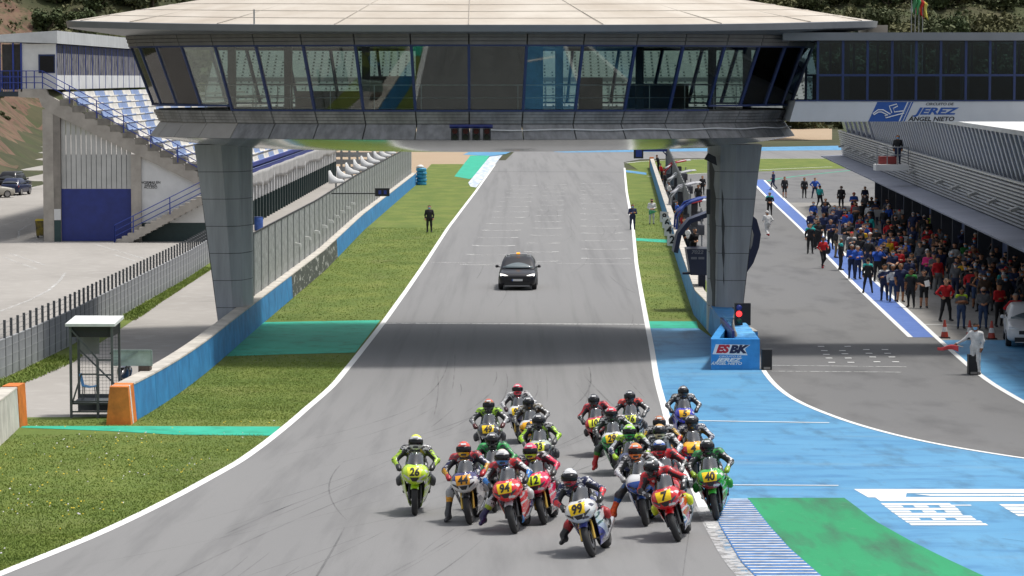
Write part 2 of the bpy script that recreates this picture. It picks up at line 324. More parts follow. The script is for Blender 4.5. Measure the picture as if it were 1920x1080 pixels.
def ribbon(name, px, w, dz, mat, kind='structure', world=False):
    """painted line of width w along ground points, following the profile"""
    P = np.array([p if world else G(*p) for p in px], float); d = np.r_[0, np.cumsum(np.hypot(*np.diff(P, axis=0).T))]
    n = max(2, int(d[-1] / (1.2 if P[:, 1].min() < 101 else 6)) + 1); t = np.linspace(0, d[-1], n); x = np.interp(t, d, P[:, 0]); y = np.interp(t, d, P[:, 1])
    for _ in range(2):
        if n > 4: x[1:-1] = (x[:-2] + 2 * x[1:-1] + x[2:]) / 4; y[1:-1] = (y[:-2] + 2 * y[1:-1] + y[2:]) / 4
    gx, gy = np.gradient(x), np.gradient(y); l = np.hypot(gx, gy); nx, ny = -gy / l, gx / l
    m = MB(); R = []
    for i in range(n):
        a = (x[i] + nx[i] * w / 2, y[i] + ny[i] * w / 2); b = (x[i] - nx[i] * w / 2, y[i] - ny[i] * w / 2)
        R.append([(a[0], a[1], float(gz(a[1])) + dz), (b[0], b[1], float(gz(b[1])) + dz)])
    m.loft(R, cap=False, closed=False); o = m.build(name, mat); return tag(o, kind=kind)

# base terrain, flat paddock floor, hills behind
def vnoise(x, y, s, seed=0):
    r = np.random.default_rng(seed).random((64, 64)); x = x / s; y = y / s; i = np.floor(x).astype(int); j = np.floor(y).astype(int); u = x - i; v = y - j; u = u * u * (3 - 2 * u); v = v * v * (3 - 2 * v)
    g = lambda a, b: r[a % 64, b % 64]
    return (g(i, j) * (1 - u) + g(i + 1, j) * u) * (1 - v) + (g(i, j + 1) * (1 - u) + g(i + 1, j + 1) * u) * v
def hill(x, y):
    x = np.asarray(x, float); y = np.asarray(y, float)
    h = np.maximum(y - 560, 0) * .20 + np.maximum(y - 700, 0) * .1
    bank = -(x + 48 + np.maximum(y - 260, 0) * .155); h = h + np.maximum(y - 500, 0) * .22 * np.clip((-x - 66) / 12, 0, 1)
    b2 = np.where(y > 200, np.maximum(bank, 0), 0) * np.clip((y - 200) / 40, 0, 1); h = h + np.minimum(b2 * .75, 9) + np.maximum(b2 - 12, 0) * .25
    return h + (vnoise(x, y, 23, 3) - .5) * np.clip(h, 0, 6) * .9 + (vnoise(x, y, 7, 4) - .5) * np.clip(h, 0, 2) * .7
m = MB(); xs = np.unique(np.r_[np.arange(-420, -140, 20), np.arange(-140, 140, 5), np.arange(140, 421, 20)]); ys = np.unique(np.r_[np.arange(-60, 20, 10), np.arange(20, 104, 2), np.arange(104, 500, 6), np.arange(500, 800, 6), np.arange(800, 1100, 20)]).astype(float)
R = [[(x, y, float(gz(max(y, 5))) - .03 + float(hill(x, y))) for x in xs] for y in ys]
m.loft(R, cap=False, closed=False); tag(m.build('terrain', SOIL, smooth=True), kind='structure')
m = MB(); R = []
for y in np.arange(203, 580, 4.):
    x1 = -48 - max(y - 260, 0) * .155 + .6; R.append([(x1 - u, y, float(hill(x1 - u, y)) + .35) for u in (60, 48, 40, 34, 30, 26, 22, 18, 15, 12, 9.5, 7, 5, 3.5, 2, 1, 0)])
m.loft(R, cap=False, closed=False); tag(m.build('soil_bank', RSOIL, smooth=True), kind='structure')
# left side: service path, car park, grass strips
strip('car_park', lambda y: -47.5 - max(y - 260, 0) * .155, lambda y: -17.1, 60, 300, .0, CONC); strip('access_road', lambda y: -47.5 - max(y - 260, 0) * .155, lambda y: -34 - max(y - 300, 0) * .12, 300, 505, .0, CONC)
strip('service_path', lambda y: -17.1, lambda y: -10.0 if y > 78.6 else -12.6, 60, 300, .002, CONC)
WX = edge([(240, 798), (495, 605), (610, 507), (682, 432), (782, 345)])       # face of the blue wall
fence_x = edge([(0, 712), (128, 650), (245, 582), (353, 520), (400, 488)])
pe = edge([(0, 735), (130, 680), (220, 622), (300, 565), (400, 500)])
strip('path_grass', lambda y: float(fence_x(max(y, 60))) - .02, lambda y: float(pe(y)) if y > 89 else float(pe(89)), 60, 170, .006, GRASS)
strip('verge_grass', lambda y: float(WX(y)) - .4 if y > 80 else -26, lambda y: float(tl(y)), 30, 330, .010, GRASS, nx=4)
strip('verge_grass_right', lambda y: float(tr(y)), lambda y: float(tr(y)) + 3.4, 100, 310, .010, GRASS)
strip('track', lambda y: float(tl(y)), lambda y: float(tr(y)), 28, 345, .016, ASPH, nx=6)
sheet('gravel_trap', [(400, 290), (780, 345), (790, 345), (852, 331), (905, 292), (960, 281), (960, 268), (1560, 262), (1560, 236), (300, 236)], .004, GRAVEL)
sheet('far_track', [(895, 352), (967, 282), (1040, 283.5), (1600, 277), (1600, 298), (1280, 297), (1200, 299), (1172, 304)], .008, ASPH)
sheet('far_grass', [(1176, 306), (1205, 302), (1330, 298), (1700, 297), (1700, 312), (1330, 325), (1215, 330)], .012, GRASS)
sheet('far_pit_entry', [(1215, 330), (1330, 325), (1700, 312), (1700, 380), (1215, 380)], .006, ASPH2)
sheet('far_blue_runoff', [(1028, 283), (1600, 273), (1600, 281.5), (1060, 286), (1040, 285)], .020, BLUE)
sheet('far_blue_kerb', [(868, 290), (885, 283), (968, 281), (948, 289), (920, 293)], .020, BLUE)
sheet('far_green_kerb', [(852, 331), (882, 292), (918, 292), (892, 331), (880, 336)], .022, TEAL)
sheet('far_white_kerb', [(882, 350), (878, 343), (918, 294), (942, 291), (893, 352)], .024, layered('worn_kerb', (.40, .46, .56), [((.70, .70, .70), 1.5, (1, .25, 1), .45, .6, .9), ((.1, .25, .5), 2.5, (1, .2, 1), .55, .7, .7)]))
# pit lane and apron
pw = edge([(1425, 694), (1310, 617), (1305, 600), (1285, 540), (1258, 452), (1237, 380), (1217, 310)])
pitl = edge([(1412, 342), (1428, 360), (1500, 428), (1600, 532), (1707, 633), (1745, 675), (1800, 735)])
pitr = edge([(1432, 337), (1455, 360), (1552, 448), (1680, 563), (1763, 640), (1820, 690), (1860, 720), (1920, 755)])
exitl = edge([(1425, 680), (1433, 698), (1450, 720), (1480, 745), (1520, 765), (1600, 795), (1700, 822), (1800, 842), (1920, 861), (2050, 878)])
strip('pit_apron', lambda y: float(pitr(y)), lambda y: float(pitr(y)) + 26, 60, 285, .004, APRON, nx=2)
strip('pit_lane', lambda y: float(exitl(y)) if y < 97 else float(pw(y)), lambda y: float(pitr(y)), 60, 285, .008, ASPH2, nx=4)
strip('blue_strip', lambda y: float(pitl(y)), lambda y: float(pitr(y)), G(1707, 633)[1], 280, .014, PITBLUE)
strip('runoff', lambda y: float(tr(y)), lambda y: float(exitl(y)) if y < 97.4 else float(pw(y)), 30, G(1215, 616)[1], .012, BLUE, nx=4)
strip('paddock_blue', lambda y: float(pitr(y)), lambda y: float(pitr(y)) + 14, 62, G(1800, 638)[1], .010, BLUE)
strip('green_patch_right', lambda y: float(tr(y)), lambda y: float(pw(y)), G(1215, 616)[1], G(1215, 603)[1], .018, TEAL)
sheet('teal_strip_far', [(1193, 447), (1258, 450), (1258, 456), (1193, 452)], .020, TEAL)
sheet('blue_strip_far', [(1172, 319), (1212, 324), (1212, 328), (1172, 323)], .020, BLUE)
ribbon('pit_entry_line', [(1437, 340), (1450, 334), (1500, 330), (1600, 319)], .35, .020, TEAL)
def between(name, top, bot, dz, mat):      # cross strip given by its far and near edges
    m = MB(); n = 24; f = lambda P, t: G(np.interp(t, np.linspace(0, 1, len(P)), [p[0] for p in P]), np.interp(t, np.linspace(0, 1, len(P)), [p[1] for p in P]))
    A = [f(top, i / n) for i in range(n + 1)]; B = [f(bot, i / n) for i in range(n + 1)]; R = [[(*a, float(gz(a[1])) + dz) for a in A]]
    for q in (.33, .66, 1): R.insert(0, [(a[0] + (b[0] - a[0]) * q, a[1] + (b[1] - a[1]) * q, float(gz(a[1] + (b[1] - a[1]) * q)) + dz) for a, b in zip(A, B)])
    m.loft(R, cap=False, closed=False); return tag(m.build(name, mat), kind='structure')
between('green_crossing', [(40, 800), (197, 800), (360, 800.5), (526, 801)], [(40, 803), (200, 809), (333, 816.5), (508, 818)], .020, TEAL)
between('green_patch_left', [(493, 605), (600, 603), (713, 601)], [(424, 669), (540, 665), (666, 662)], .020, TEAL)
greenr = edge([(1583, 935), (1610, 955), (1640, 978), (1700, 1012), (1765, 1045), (1840, 1080)])
kerbr = edge([(1403, 937), (1440, 985), (1480, 1030), (1537, 1080)])
strip('green_runoff', lambda y: float(kerbr(y)), lambda y: float(greenr(y)), 34, G(1500, 935)[1], .020, GREEN, nx=2)
# lines
YL = [y for y in np.r_[np.arange(36, 100, 1.5), np.arange(100, 330, 6)]]
ribbon('edge_line', [(float(tl(y)) + .02, y) for y in YL], .22, .022, WHITE, world=True)
ribbon('edge_line', [(float(tr(y)) + .0, y) for y in YL if y > 50 and y < 322], .20, .022, WHITE, world=True)
ribbon('edge_line', [(float(tr(y)), y) for y in np.arange(34, 56, 1.0)], .30, .0225, worn_paint('grey_worn_white', (.40, .40, .40), .52, 4), world=True)
ribbon('edge_line', [(1172, 306), (1180, 303.5), (1205, 301.5), (1330, 298), (1560, 297)], .3, .022, WHITE)
ribbon('edge_line', [(1215, 331), (1330, 325), (1430, 318), (1560, 313)], .3, .022, WHITE)
ribbon('pit_line', [(float(pitl(y)), y) for y in np.arange(G(1707, 633)[1], 275, 4)], .2, .022, WHITE, world=True)
ribbon('pit_line', [(float(pitr(y)), y) for y in np.arange(62, 280, 3)], .2, .022, WHITE, world=True)
ribbon('exit_line', [(float(exitl(y)), y) for y in np.arange(62, 98, 1.0)], .17, .022, WHITE, world=True)
ribbon('cross_line', [(1305, 790), (1430, 792), (1555, 794)], .16, .024, WHITE)
ribbon('cross_line', [(1368, 911), (1470, 911.5), (1572, 912)], .13, .024, WHITE)
ribbon('cross_line', [(718, 607), (960, 606), (1210, 609)], .25, .024, WHITEW)
ribbon('cross_line', [(797, 493), (960, 492), (1190, 496)], .35, .024, film('faint_white', (.6, .6, .58), .5, 1.2))
ribbon('cross_line', [(1447, 686), (1700, 689)], .1, .024, WHITEW)
ribbon('cross_line', [(1447, 697), (1690, 699)], .1, .024, WHITEW)
ribbon('cross_line', [(1730, 609), (1920, 614)], .15, .024, WHITE)
ribbon('tar_joint', [(920, 322), (1166, 323)], .5, .021, M((.05, .05, .052), .8, .2))
gm = MB()
for i in range(14):           # faded grid boxes
    y = 152 + i * 8.6
    for j, (x0, x1) in enumerate([(-3.6, -1.4), (-.2, 1.4), (3.2, 5.6)]):
        yj = y + j * 2.6; o_ = (y - 112) * .024
        gm.box(x0 + o_, x1 + o_, yj, yj + .28, .018, .0245)
        for xx in (x0, x1): gm.box(xx + o_ - .22, xx + o_ + .22, yj + .3, yj + .8, .018, .0245)
tag(gm.build('grid_marks', film('faded_white', (.6, .6, .58), .55, .9)), kind='structure')
pm = MB()
for px, py in [(1540, 651), (1590, 651), (1546, 659), (1580, 659), (1550, 666), (1585, 665), (1555, 673), (1591, 673), (1560, 681), (1596, 681), (1625, 657), (1660, 657), (1630, 664), (1665, 664), (1637, 671), (1673, 671), (1645, 680), (1680, 680)]:
    x, y = G(px, py); pm.box(x - .12, x + .12, y, y + .2, .018, .0255)
tag(pm.build('pit_grid_marks', WHITE), kind='structure')
for pts, w in [([(0, 584), (70, 563), (128, 520), (122, 512)], .15), ([(18, 475), (84, 497)], .12), ([(180, 459), (270, 485)], .14), ([(215, 478), (253, 490)], .14), ([(35, 447), (28, 437), (58, 420)], .15), ([(60, 452), (70, 447)], .15), ([(5, 482), (70, 505)], .1), ([(15, 310), (48, 268)], .3), ([(0, 425), (70, 405)], .12), ([(20, 372), (78, 345)], .15)]:
    ribbon('parking_line', pts, w, .008, film('faded_parking_white', (.6, .6, .58), .8, 1.0))
# painted lettering on the run-off: white slabs of letters seen very flat
def paint_poly(name, px, mat=WHITE, dz=.017): 
    m = MB(); P = [G(*p) for p in px]; n = len(P)
    a = sum(P[i][0] * P[(i + 1) % n][1] - P[(i + 1) % n][0] * P[i][1] for i in range(n)); P = P if a > 0 else P[::-1]
    m.add([(x, y, float(gz(y)) + dz) for x, y in P], [tuple(range(n))]); return tag(m.build(name, mat), kind='structure')
# bent quads per row so they follow the slope
def slab(name, x0, x1, y0, y1, sh0, sh1):
    between(name, [(x0, y0), ((x0 + x1) / 2, y0), (x1, y0)], [(x0 + sh0, y1), ((x0 + x1 + sh0 + sh1) / 2, y1), (x1 + sh1, y1)], .018, WHITE)
slab('painted_logo', 1601, 2020, 918.5, 926, 13, 0); slab('painted_logo', 1614, 1700, 926, 934, 14, -2); slab('painted_logo', 1715, 2020, 928, 931, 30, 0); slab('painted_logo', 1640, 2020, 933.5, 941, 11, 0)
for y, x0, x1, gaps in [(945, 1651, 1780, ()), (949.5, 1657, 1788, ((1690, 1712), (1738, 1760))), (954, 1663, 1794, ()), (959, 1669, 1798, ((1705, 1728), (1752, 1770))), (963.5, 1676, 1801, ()), (968.5, 1682, 1820, ()), (973, 1689, 1826, ((1722, 1745), (1770, 1790))), (978, 1696, 1838, ()), (983, 1704, 1848, ())]:
    a = x0
    for g0, g1 in list(gaps) + [(x1, None)]:
        slab('painted_letter_bar', a, g0, y, y + 3.4, 5, 5); a = g1
for y, x0 in [(947, 1873), (953, 1882), (959, 1892), (965, 1902)]: slab('painted_letter_bar', x0, 2030, y, y + 4.4, 8, 8)
slab('painted_letter_bar', 1782, 1820, 948, 949.5, 2, 2)

# kerb: sawtooth ridges, each ridge a block of its own
kerb = tag(empty('kerb', (*G(1440, 1000), 2.0)), 'blue and white ridged kerb between the track edge and the green run-off', 'kerb')
y0, y1 = 34.0, G(1390, 936)[1]; km = M((.55, .55, .54), .7, .35, 3, key='kerb_white', col2=(.60, .60, .59)); kb = M((.035, .14, .36), .65, .3, 6, key='kerb_blue')
m = MB(); m.loft([[(float(tr(y)) + .14 if y < 52 else float(tr(y)) + .14 + (y - 52) * .1, y, float(gz(y)) + .03), (float(kerbr(y)), y, float(gz(y)) + .03)] for y in np.arange(y0, y1 + .3, .8)], cap=False, closed=False); m.build('kerb_base', kb, kerb)
y = y0; i = 0
while y < y1 - .05:
    d = .15; a0, a1 = float(tr(y)) + .16 + max(0, y - 52) * .1, float(kerbr(y)) - .02; b0, b1 = float(tr(y + d)) + .16 + max(0, y - 52) * .1, float(kerbr(y + d)) - .02; z = float(gz(y)); z2 = float(gz(y + d))
    if a1 - a0 > .2:
        m = MB(); mid = y + d * .5
        m.add([(a0, y + .02, z + .033), (a1, y + .02, z + .033), (b1, y + d * .6, z2 + .046), (b0, y + d * .6, z2 + .046), (b1, y + d, z2 + .034), (b0, y + d, z2 + .034)], [(0, 1, 2, 3), (3, 2, 4, 5), (0, 3, 5), (1, 4, 2)])
        m.build('ridge', km if 1 else kb, kerb); i += 1
    y += .40
# tyre marks
tm = film('rubber_film', (.05, .05, .052), .34, .8); m = MB()
for k in range(75):
    y = RNG.uniform(42, 105) if k < 60 else RNG.uniform(105, 230); w = float(tr(y) - tl(y)); x = float(tl(y)) + w * RNG.uniform(.2, .97); ln = RNG.uniform(4, 22); cv = RNG.normal(0, .008) - .006; a = RNG.normal(-.12 if y < 90 else .03, .06 if y < 90 else .02); ww = RNG.uniform(.012, .05); R = []
    for s in np.linspace(0, ln, 12):
        xx = x + a * s + cv * s * s * .5; y_ = y - s
        if y_ < 40: break
        if xx < tl(y_) + .3 or xx > tr(y_) - .3: break
        zz = float(gz(y_)) + .0195; t = math.sin(PI * min(1, s / ln)) ** .5 * ww / 2 + .004; R.append([(xx - t, y_, zz), (xx + t, y_, zz)])
    if len(R) > 2: m.loft(R, cap=False, closed=False)
tag(m.build('tyre_marks', tm), 'dark rubber skid marks curving over the grey track', 'tyre marks', kind='stuff')
m = MB()
for k in range(26):
    y = RNG.uniform(46, 60); x = RNG.uniform(10.5, 20) * y / 60 ; ln = RNG.uniform(3, 10); R = []
    for s in np.linspace(0, ln, 8):
        y_ = y - s * .8
        if y_ < 42: break
        x_ = x + s * .55 - s * s * .02
        if x_ < float(kerbr(y_)) + .2: break
        R.append([(x_ - .03, y_, float(gz(y_)) + .0225), (x_ + .03, y_, float(gz(y_)) + .0225)])
    if len(R) > 2: m.loft(R, cap=False, closed=False)
tag(m.build('runoff_tyre_marks', tm), 'thin dark rubber marks across the painted run-off', 'tyre marks', kind='stuff')
# grass blades and flowers in the near verge
def blades(name, n, xf, y0, y1, hgt, label, mat, w=.011):
    y = RNG.uniform(y0, y1, n * 2); xa, xb = np.array([xf(v) for v in y]).T; gy1, gy2, gy3, gy4 = G(300, 800)[1] + .1, G(300, 815)[1] - .1, G(600, 602)[1], G(560, 666)[1]; ok = (xb > xa + .02) & ~((y > gy2) & (y < gy1) & (xa < -5)) & ~((y > gy4 - .2) & (y < gy3 + .2) & (xa < -3)); y, xa, xb = y[ok], xa[ok], xb[ok]; x = RNG.uniform(xa, xb)
    dens = vnoise(x * 1.0 + 500, y + 500, 1.3, 8) + .25 * vnoise(x + 500, y + 500, .5, 9); k = np.argsort(-dens * .5 + RNG.random(len(y)) * 1.1)[:n]; x, y = x[k], y[k]; n = len(x); h = hgt * RNG.uniform(.4, 1.25, n); a = RNG.uniform(0, 2 * PI, n)
    z = gz(y) + .008; c, s = np.cos(a), np.sin(a); ln = RNG.uniform(-1.1, 1.1, (2, n)) * h; ww = w * RNG.uniform(.7, 1.6, n)
    v = np.empty((n, 3, 3)); v[:, 0] = np.c_[x - c * ww, y - s * ww, z]; v[:, 1] = np.c_[x + c * ww, y + s * ww, z]; v[:, 2] = np.c_[x + ln[0], y + ln[1], z + h]
    me = bpy.data.meshes.new(name); me.vertices.add(n * 3); me.vertices.foreach_set('co', v.ravel()); me.loops.add(n * 3); me.loops.foreach_set('vertex_index', np.arange(n * 3)); me.polygons.add(n); me.polygons.foreach_set('loop_start', np.arange(0, n * 3, 3)); me.update(); me.materials.append(mat)
    o = bpy.data.objects.new(name, me); COL.objects.link(o); return tag(o, label, 'grass', kind='stuff')
BL = layered('grass_blade', (.145, .205, .036), [((.20, .25, .05), 1.0, (1, 1, 1), .42, .66, .9), ((.26, .25, .09), .5, (1, 1, 1), .56, .75, .5), ((.10, .15, .028), 5, (1, 1, 1), .5, .7, .8)], rough=.8, bump=0)
blades('grass', 90000, lambda y: (max(float(WX(y)) if y > 80 else -16, -.187 * y - .3), float(tl(y)) - .08), 42, 100, .034, 'short green and yellowing grass on the left verge beside the track', BL)
blades('path_edge_grass', 9000, lambda y: (float(fence_x(y)) + .1, float(pe(max(y, 89))) + .15), 89, 150,   .10, 'strip of grass along the grey fence beside the service path', BL, .02)
blades('far_verge_grass', 22000, lambda y: (float(WX(y)), float(tl(y)) - .1), 100, 190, .035, 'green grass verge under the catch fence beyond the bridge', BL, .02)
blades('right_verge_grass', 8000, lambda y: (float(tr(y)) + .12, float(pw(y)) - .1), 118, 230, .035, 'narrow grass verge between the track and the pit wall', BL, .02)
def dots(name, n, col, label):
    m = MB(); 
    for _ in range(n):
        y = RNG.uniform(44, 79); xa = -.187 * y; xb = float(tl(y)) - .4
        if xb < xa + .3: continue
        x = RNG.uniform(xa, xb)
        if vnoise(np.array([x + 300]), np.array([y + 300]), 1.7, 21)[0] < .5: continue
        z = float(gz(y)) + RNG.uniform(.04, .09); r = RNG.uniform(.009, .02); m.add([(x - r, y - r, z), (x + r, y - r, z), (x + r, y + r, z + .01), (x - r, y + r, z + .01), (x, y, z + .02)], [(0, 1, 4), (1, 2, 4), (2, 3, 4), (3, 0, 4)])
    tag(m.build(name, M(col, .7, .1)), label, 'flowers', kind='stuff')
dots('yellow_flowers', 200, (.65, .48, .03), 'tiny yellow wildflowers scattered in the near grass verge')
dots('white_flowers', 120, (.62, .58, .62), 'tiny pale wildflowers scattered in the near grass verge')
# ------------------------------------------------------------ the bridge: round glass pavilion over the track
CLAD = M((.20, .20, .20), .45, .24, 1.6, metal=.35, key='grey_cladding', stretch=(2, 2, .22), bump=.12, bscale=1.2); CLADW = M((.33, .31, .285), .55, .08, .8, metal=.2, key='warm_panel'); ROOFM = M((.43, .37, .30), .75, .10, .35, key='roof_membrane', col2=(.52, .475, .41), stretch=(1, 1, 1), lo=.3, hi=.7); FASC = M((.17, .18, .195), .4, .06, 1, metal=.4, key='fascia')
NAVY = M((.008, .018, .13), .4, .1, 3, key='navy_paint'); FRAME = M((.007, .022, .095), .4, .1, 3, key='blue_frame'); DARK = M((.012, .012, .014), .5, .1, 4, key='black_plastic'); SEAM = M((.07, .07, .07), .7, .1)
BWALL = M((.025, .20, .48), .6, .2, 1.2, key='blue_wall_paint', col2=(.035, .26, .57), bump=.25); CREAM = M((.46, .43, .38), .85, .2, 1.2, key='weathered_concrete', bump=.3); STEEL = M((.32, .33, .34), .4, .15, 3, metal=.8, key='galvanised'); GREY = M((.20, .205, .21), .7, .15, 2, key='grey_panel'); PLAINW = M((.62, .62, .61), .7, .08, 1, key='white_wall'); CONCR = M((.36, .33, .29), .85, .18, .8, key='raker_concrete', bump=.3)
PANE = glassy('pavilion_glass', (.90, .97, .94), .93, .04, ior=1.36, mir=.85); PANED = glassy('dark_glass', (.62, .76, .80), .8, .05, ior=1.35)
BC = (XA(888, 112), 112.0); NS = 40
brg = tag(empty('control_bridge', (BC[0], BC[1], 0)), 'round glass control pavilion with pale domed roof spanning the track on two grey pillars', 'bridge')
def pol(r, k, z, n=NS, sx=1.): a = 2 * PI * k / n - PI / 2; return (BC[0] + r * sx * math.cos(a), BC[1] + r * math.sin(a), z)
def ring(r, z, n=80, sx=1., zf=None): return [pol(r, k, z if zf is None else zf(2 * PI * k / n - PI / 2), n, sx) for k in range(n)]
lift = lambda z: (lambda a: z + .30 * abs(math.cos(a)) ** 3)
RX = 16.1 / 14.6
roofp = MB(); roofp.loft([ring(14.62, 0, 80, RX, lift(12.16)), ring(14.2, 0, 80, RX, lift(12.24)), ring(10, 0, 80, RX, lambda a: 13.15 + .12 * abs(math.cos(a))), ring(5, 13.95, 80, RX), ring(.5, 14.4, 80, RX)]); roof = roofp.build('roof', ROOFM, brg, smooth=40)
f_ = MB(); f_.loft([ring(13.6, 11.86, 80), ring(14.5, 0, 80, RX, lift(11.88)), ring(14.66, 0, 80, RX, lift(11.93)), ring(14.70, 0, 80, RX, lift(12.165)), ring(14.3, 0, 80, RX, lift(12.20))], cap=False); f_.build('fascia', FASC, brg, smooth=35)
sm = MB()
for k in range(0, 20): 
    a = 2 * PI * k / 20; P = []
    for r in (14.55, 12, 10, 7.5, 5, 2): 
        zz = np.interp(r, [.5, 5, 10, 14.2, 14.62], [14.4, 13.95, 13.18, 12.25 + .3 * abs(math.cos(a)) ** 3, 12.17 + .3 * abs(math.cos(a)) ** 3]); P.append((BC[0] + r * RX * math.cos(a), BC[1] + r * math.sin(a), zz + .012))
    sm.tube(P, .016, 4)
sm.build('roof_seams', M((.40, .36, .31), .7, .1), roof)
sm = MB()
for r in (13.4, 12.2, 11, 9.8, 8.6, 7.4):
    P = [(BC[0] + r * RX * math.cos(a), BC[1] + r * math.sin(a), np.interp(r, [.5, 5, 10, 14.2], [14.4, 13.95, 13.15 + .12 * abs(math.cos(a)), 12.24 + .3 * abs(math.cos(a)) ** 3]) + .01) for a in np.linspace(-PI, 0, 41)]
    sm.tube(P, .010, 4)
sm.build('roof_laps', M((.42, .38, .33), .7, .1), roof)
vt = MB(); vt.tube([(BC[0] - 8, 99.5, 12.2), (BC[0] - 8, 99.5, 12.75)], .03, 6); vt.build('vent_pipe', STEEL, roof)
# horizontal cladding boards above and below the glass: one board per bay of nine degrees and course
def boards(z0, r0, z1, r1, n, mat, name):
    me = None
    for q in range(n):
        t0, t1 = (q + .06) / n, (q + .94) / n; za, zb = z0 + (z1 - z0) * t0, z0 + (z1 - z0) * t1; ra, rb = r0 + (r1 - r0) * t0, r0 + (r1 - r0) * t1; m = MB(); a0, a1 = -PI / 2 + .002, -PI / 2 + 2 * PI / NS - .002
        c = lambda r, a, z: (r * math.cos(a), r * math.sin(a), z)
        m.hull([c(ra + .05, a0, za), c(ra + .05, a1, za), c(ra - .12, a1, za), c(ra - .12, a0, za)], [c(rb + .015, a0, zb), c(rb + .015, a1, zb), c(rb - .12, a1, zb), c(rb - .12, a0, zb)])
        me = m.mesh(name, mat)
        for k in list(range(0, 11)) + list(range(29, 40)): inst(name, me, brg, (BC[0], BC[1], 0), (0, 0, 2 * PI * k / NS))
boards(8.62, 12.55, 9.06, 12.78, 4, CLAD, 'lower_cladding_board'); boards(11.47, 13.72, 11.88, 13.86, 3, M((.13, .125, .12), .6, .15, 1.5, key='shaded_cladding'), 'upper_cladding_board')  # upper boards coloured darker to paint in the shadow of the roof overhang
b = MB(); b.loft([ring(12.35, 8.5, 40), ring(12.6, 9.1, 40)], cap=False); b.loft([ring(13.5, 11.40, 40), ring(13.65, 11.9, 40)], cap=False); b.build('wall_core', SEAM, brg)
# sloping skirt in flat panels and the mirror-like dished underside
for k in list(range(0, 11)) + list(range(29, 40)):
    m = MB(); e = .012; m.hull([pol(12.52, k + e, 8.62), pol(12.52, k + 1 - e, 8.62), pol(12.4, k + 1 - e, 8.60), pol(12.4, k + e, 8.60)], [pol(12.95, k + e, 8.05), pol(12.95, k + 1 - e, 8.05), pol(12.8, k + 1 - e, 8.03), pol(12.8, k + e, 8.03)]); m.build('skirt_panel', CLADW if 29 <= k <= 34 else CLAD, brg)
m = MB(); m.loft([ring(12.94, 8.04), ring(11.5, 7.80), ring(9, 7.58), ring(5, 7.47), ring(.3, 7.44)]); m.build('underside', M((.42, .43, .43), .16, .06, .4, metal=1., key='polished_underside'), brg, smooth=60)
# floor, ceiling and what stands inside
m = MB(); m.loft([ring(12.7, 9.0, 40), ring(12.7, 9.06, 40)]); m.build('floor', M((.10, .095, .09), .5, .2), brg)
m = MB(); m.loft([ring(13.5, 11.5, 40), ring(13.5, 11.56, 40)]); m.build('ceiling', M((.05, .05, .055), .7, .2), brg)
BROWN = M((.085, .062, .05), .6, .15, 2, key='brown_partition')
for x0, x1, y0, y1, z0, z1, mt in [(785, 985, 108.5, 113, 9.07, 11.49, BROWN), (690, 783, 115, 115.3, 9.07, 10.35, BROWN), (545, 690, 117, 117.3, 9.07, 9.75, BROWN), (1085, 1130, 110, 112, 9.07, 10.3, BROWN), (985, 1020, 109, 110.5, 9.07, 11.49, M((.02, .10, .24), .6, .2)), (1180, 1300, 116, 116.3, 9.07, 10.05, BROWN)]:
    q = MB(); q.box(XA(x0, 112) + .02, XA(x1, 112) - .02, y0, y1, z0, z1); q.build('partition', mt, brg)
for x in (440, 545, 690, 1050, 1200, 1335, 1400):
    q = MB(); q.box(XA(x, 112) - .16, XA(x, 112) + .16, 111.8, 112.2, 9.07, 11.49); q.build('inner_column', M((.05, .045, .045), .6, .1), brg)
for a0, a1, r in ((PI * 1.1, PI * 1.9, 11.6), (PI * .15, PI * .85, 11.2)):
    q = MB()
    for z in (9.55, 10.02): q.tube([(BC[0] + r * math.cos(a), BC[1] + r * math.sin(a), z) for a in np.linspace(a0, a1, 30)], .022, 5)
    for a in np.linspace(a0, a1, 17): q.tube([(BC[0] + r * math.cos(a), BC[1] + r * math.sin(a), 9.06), (BC[0] + r * math.cos(a), BC[1] + r * math.sin(a), 10.02)], .02, 5)
    q.build('handrail', STEEL, brg)
# glazing: one pane and one mullion per bay, glass leaning outwards
def bay(k0, sill):
    c = lambda r, a, z: (r * math.cos(a), r * math.sin(a), z); a0, a1 = -PI / 2, -PI / 2 + 2 * PI / NS
    p = MB(); p.hull([c(12.80, a0, sill), c(12.80, a1, sill), c(12.775, a1, sill), c(12.775, a0, sill)], [c(13.66, a0, 11.46), c(13.66, a1, 11.46), c(13.635, a1, 11.46), c(13.635, a0, 11.46)])
    mu = MB(); mu.bar(c(12.79, a0, sill), c(13.65, a0, 11.47), .10, .12, up=(0, -1, 0)); s_ = MB(); s_.bar(c(12.82, a0, sill), c(12.82, a1, sill), .12, .07); h_ = MB(); h_.bar(c(13.68, a0, 11.45), c(13.68, a1, 11.45), .12, .07)
    return p.mesh('window_pane', PANE), mu.mesh('mullion', FRAME), s_.mesh('window_sill', FRAME), h_.mesh('window_head', FRAME)
LOW, HIGH = bay(0, 9.09), bay(0, 9.25)
for k in range(NS):
    ang = ((k + .5) * 9 + 180) % 360 - 180; B = HIGH if abs(ang) > 45 else LOW
    for me in B: inst(me.name.split('.')[0], me, brg, (BC[0], BC[1], 0), (0, 0, 2 * PI * k / NS))
q = MB(); q.tube([(BC[0] + 12.78 * math.cos(a), BC[1] + 12.78 * math.sin(a), 8.40 + .02 * math.sin(a * 23)) for a in np.linspace(-PI / 2 + .05, -.05, 40)], .022, 5); q.build('cable', PLAINW, brg)
brg.location.y = 108.5; brg.scale = (.972, .62, 1)
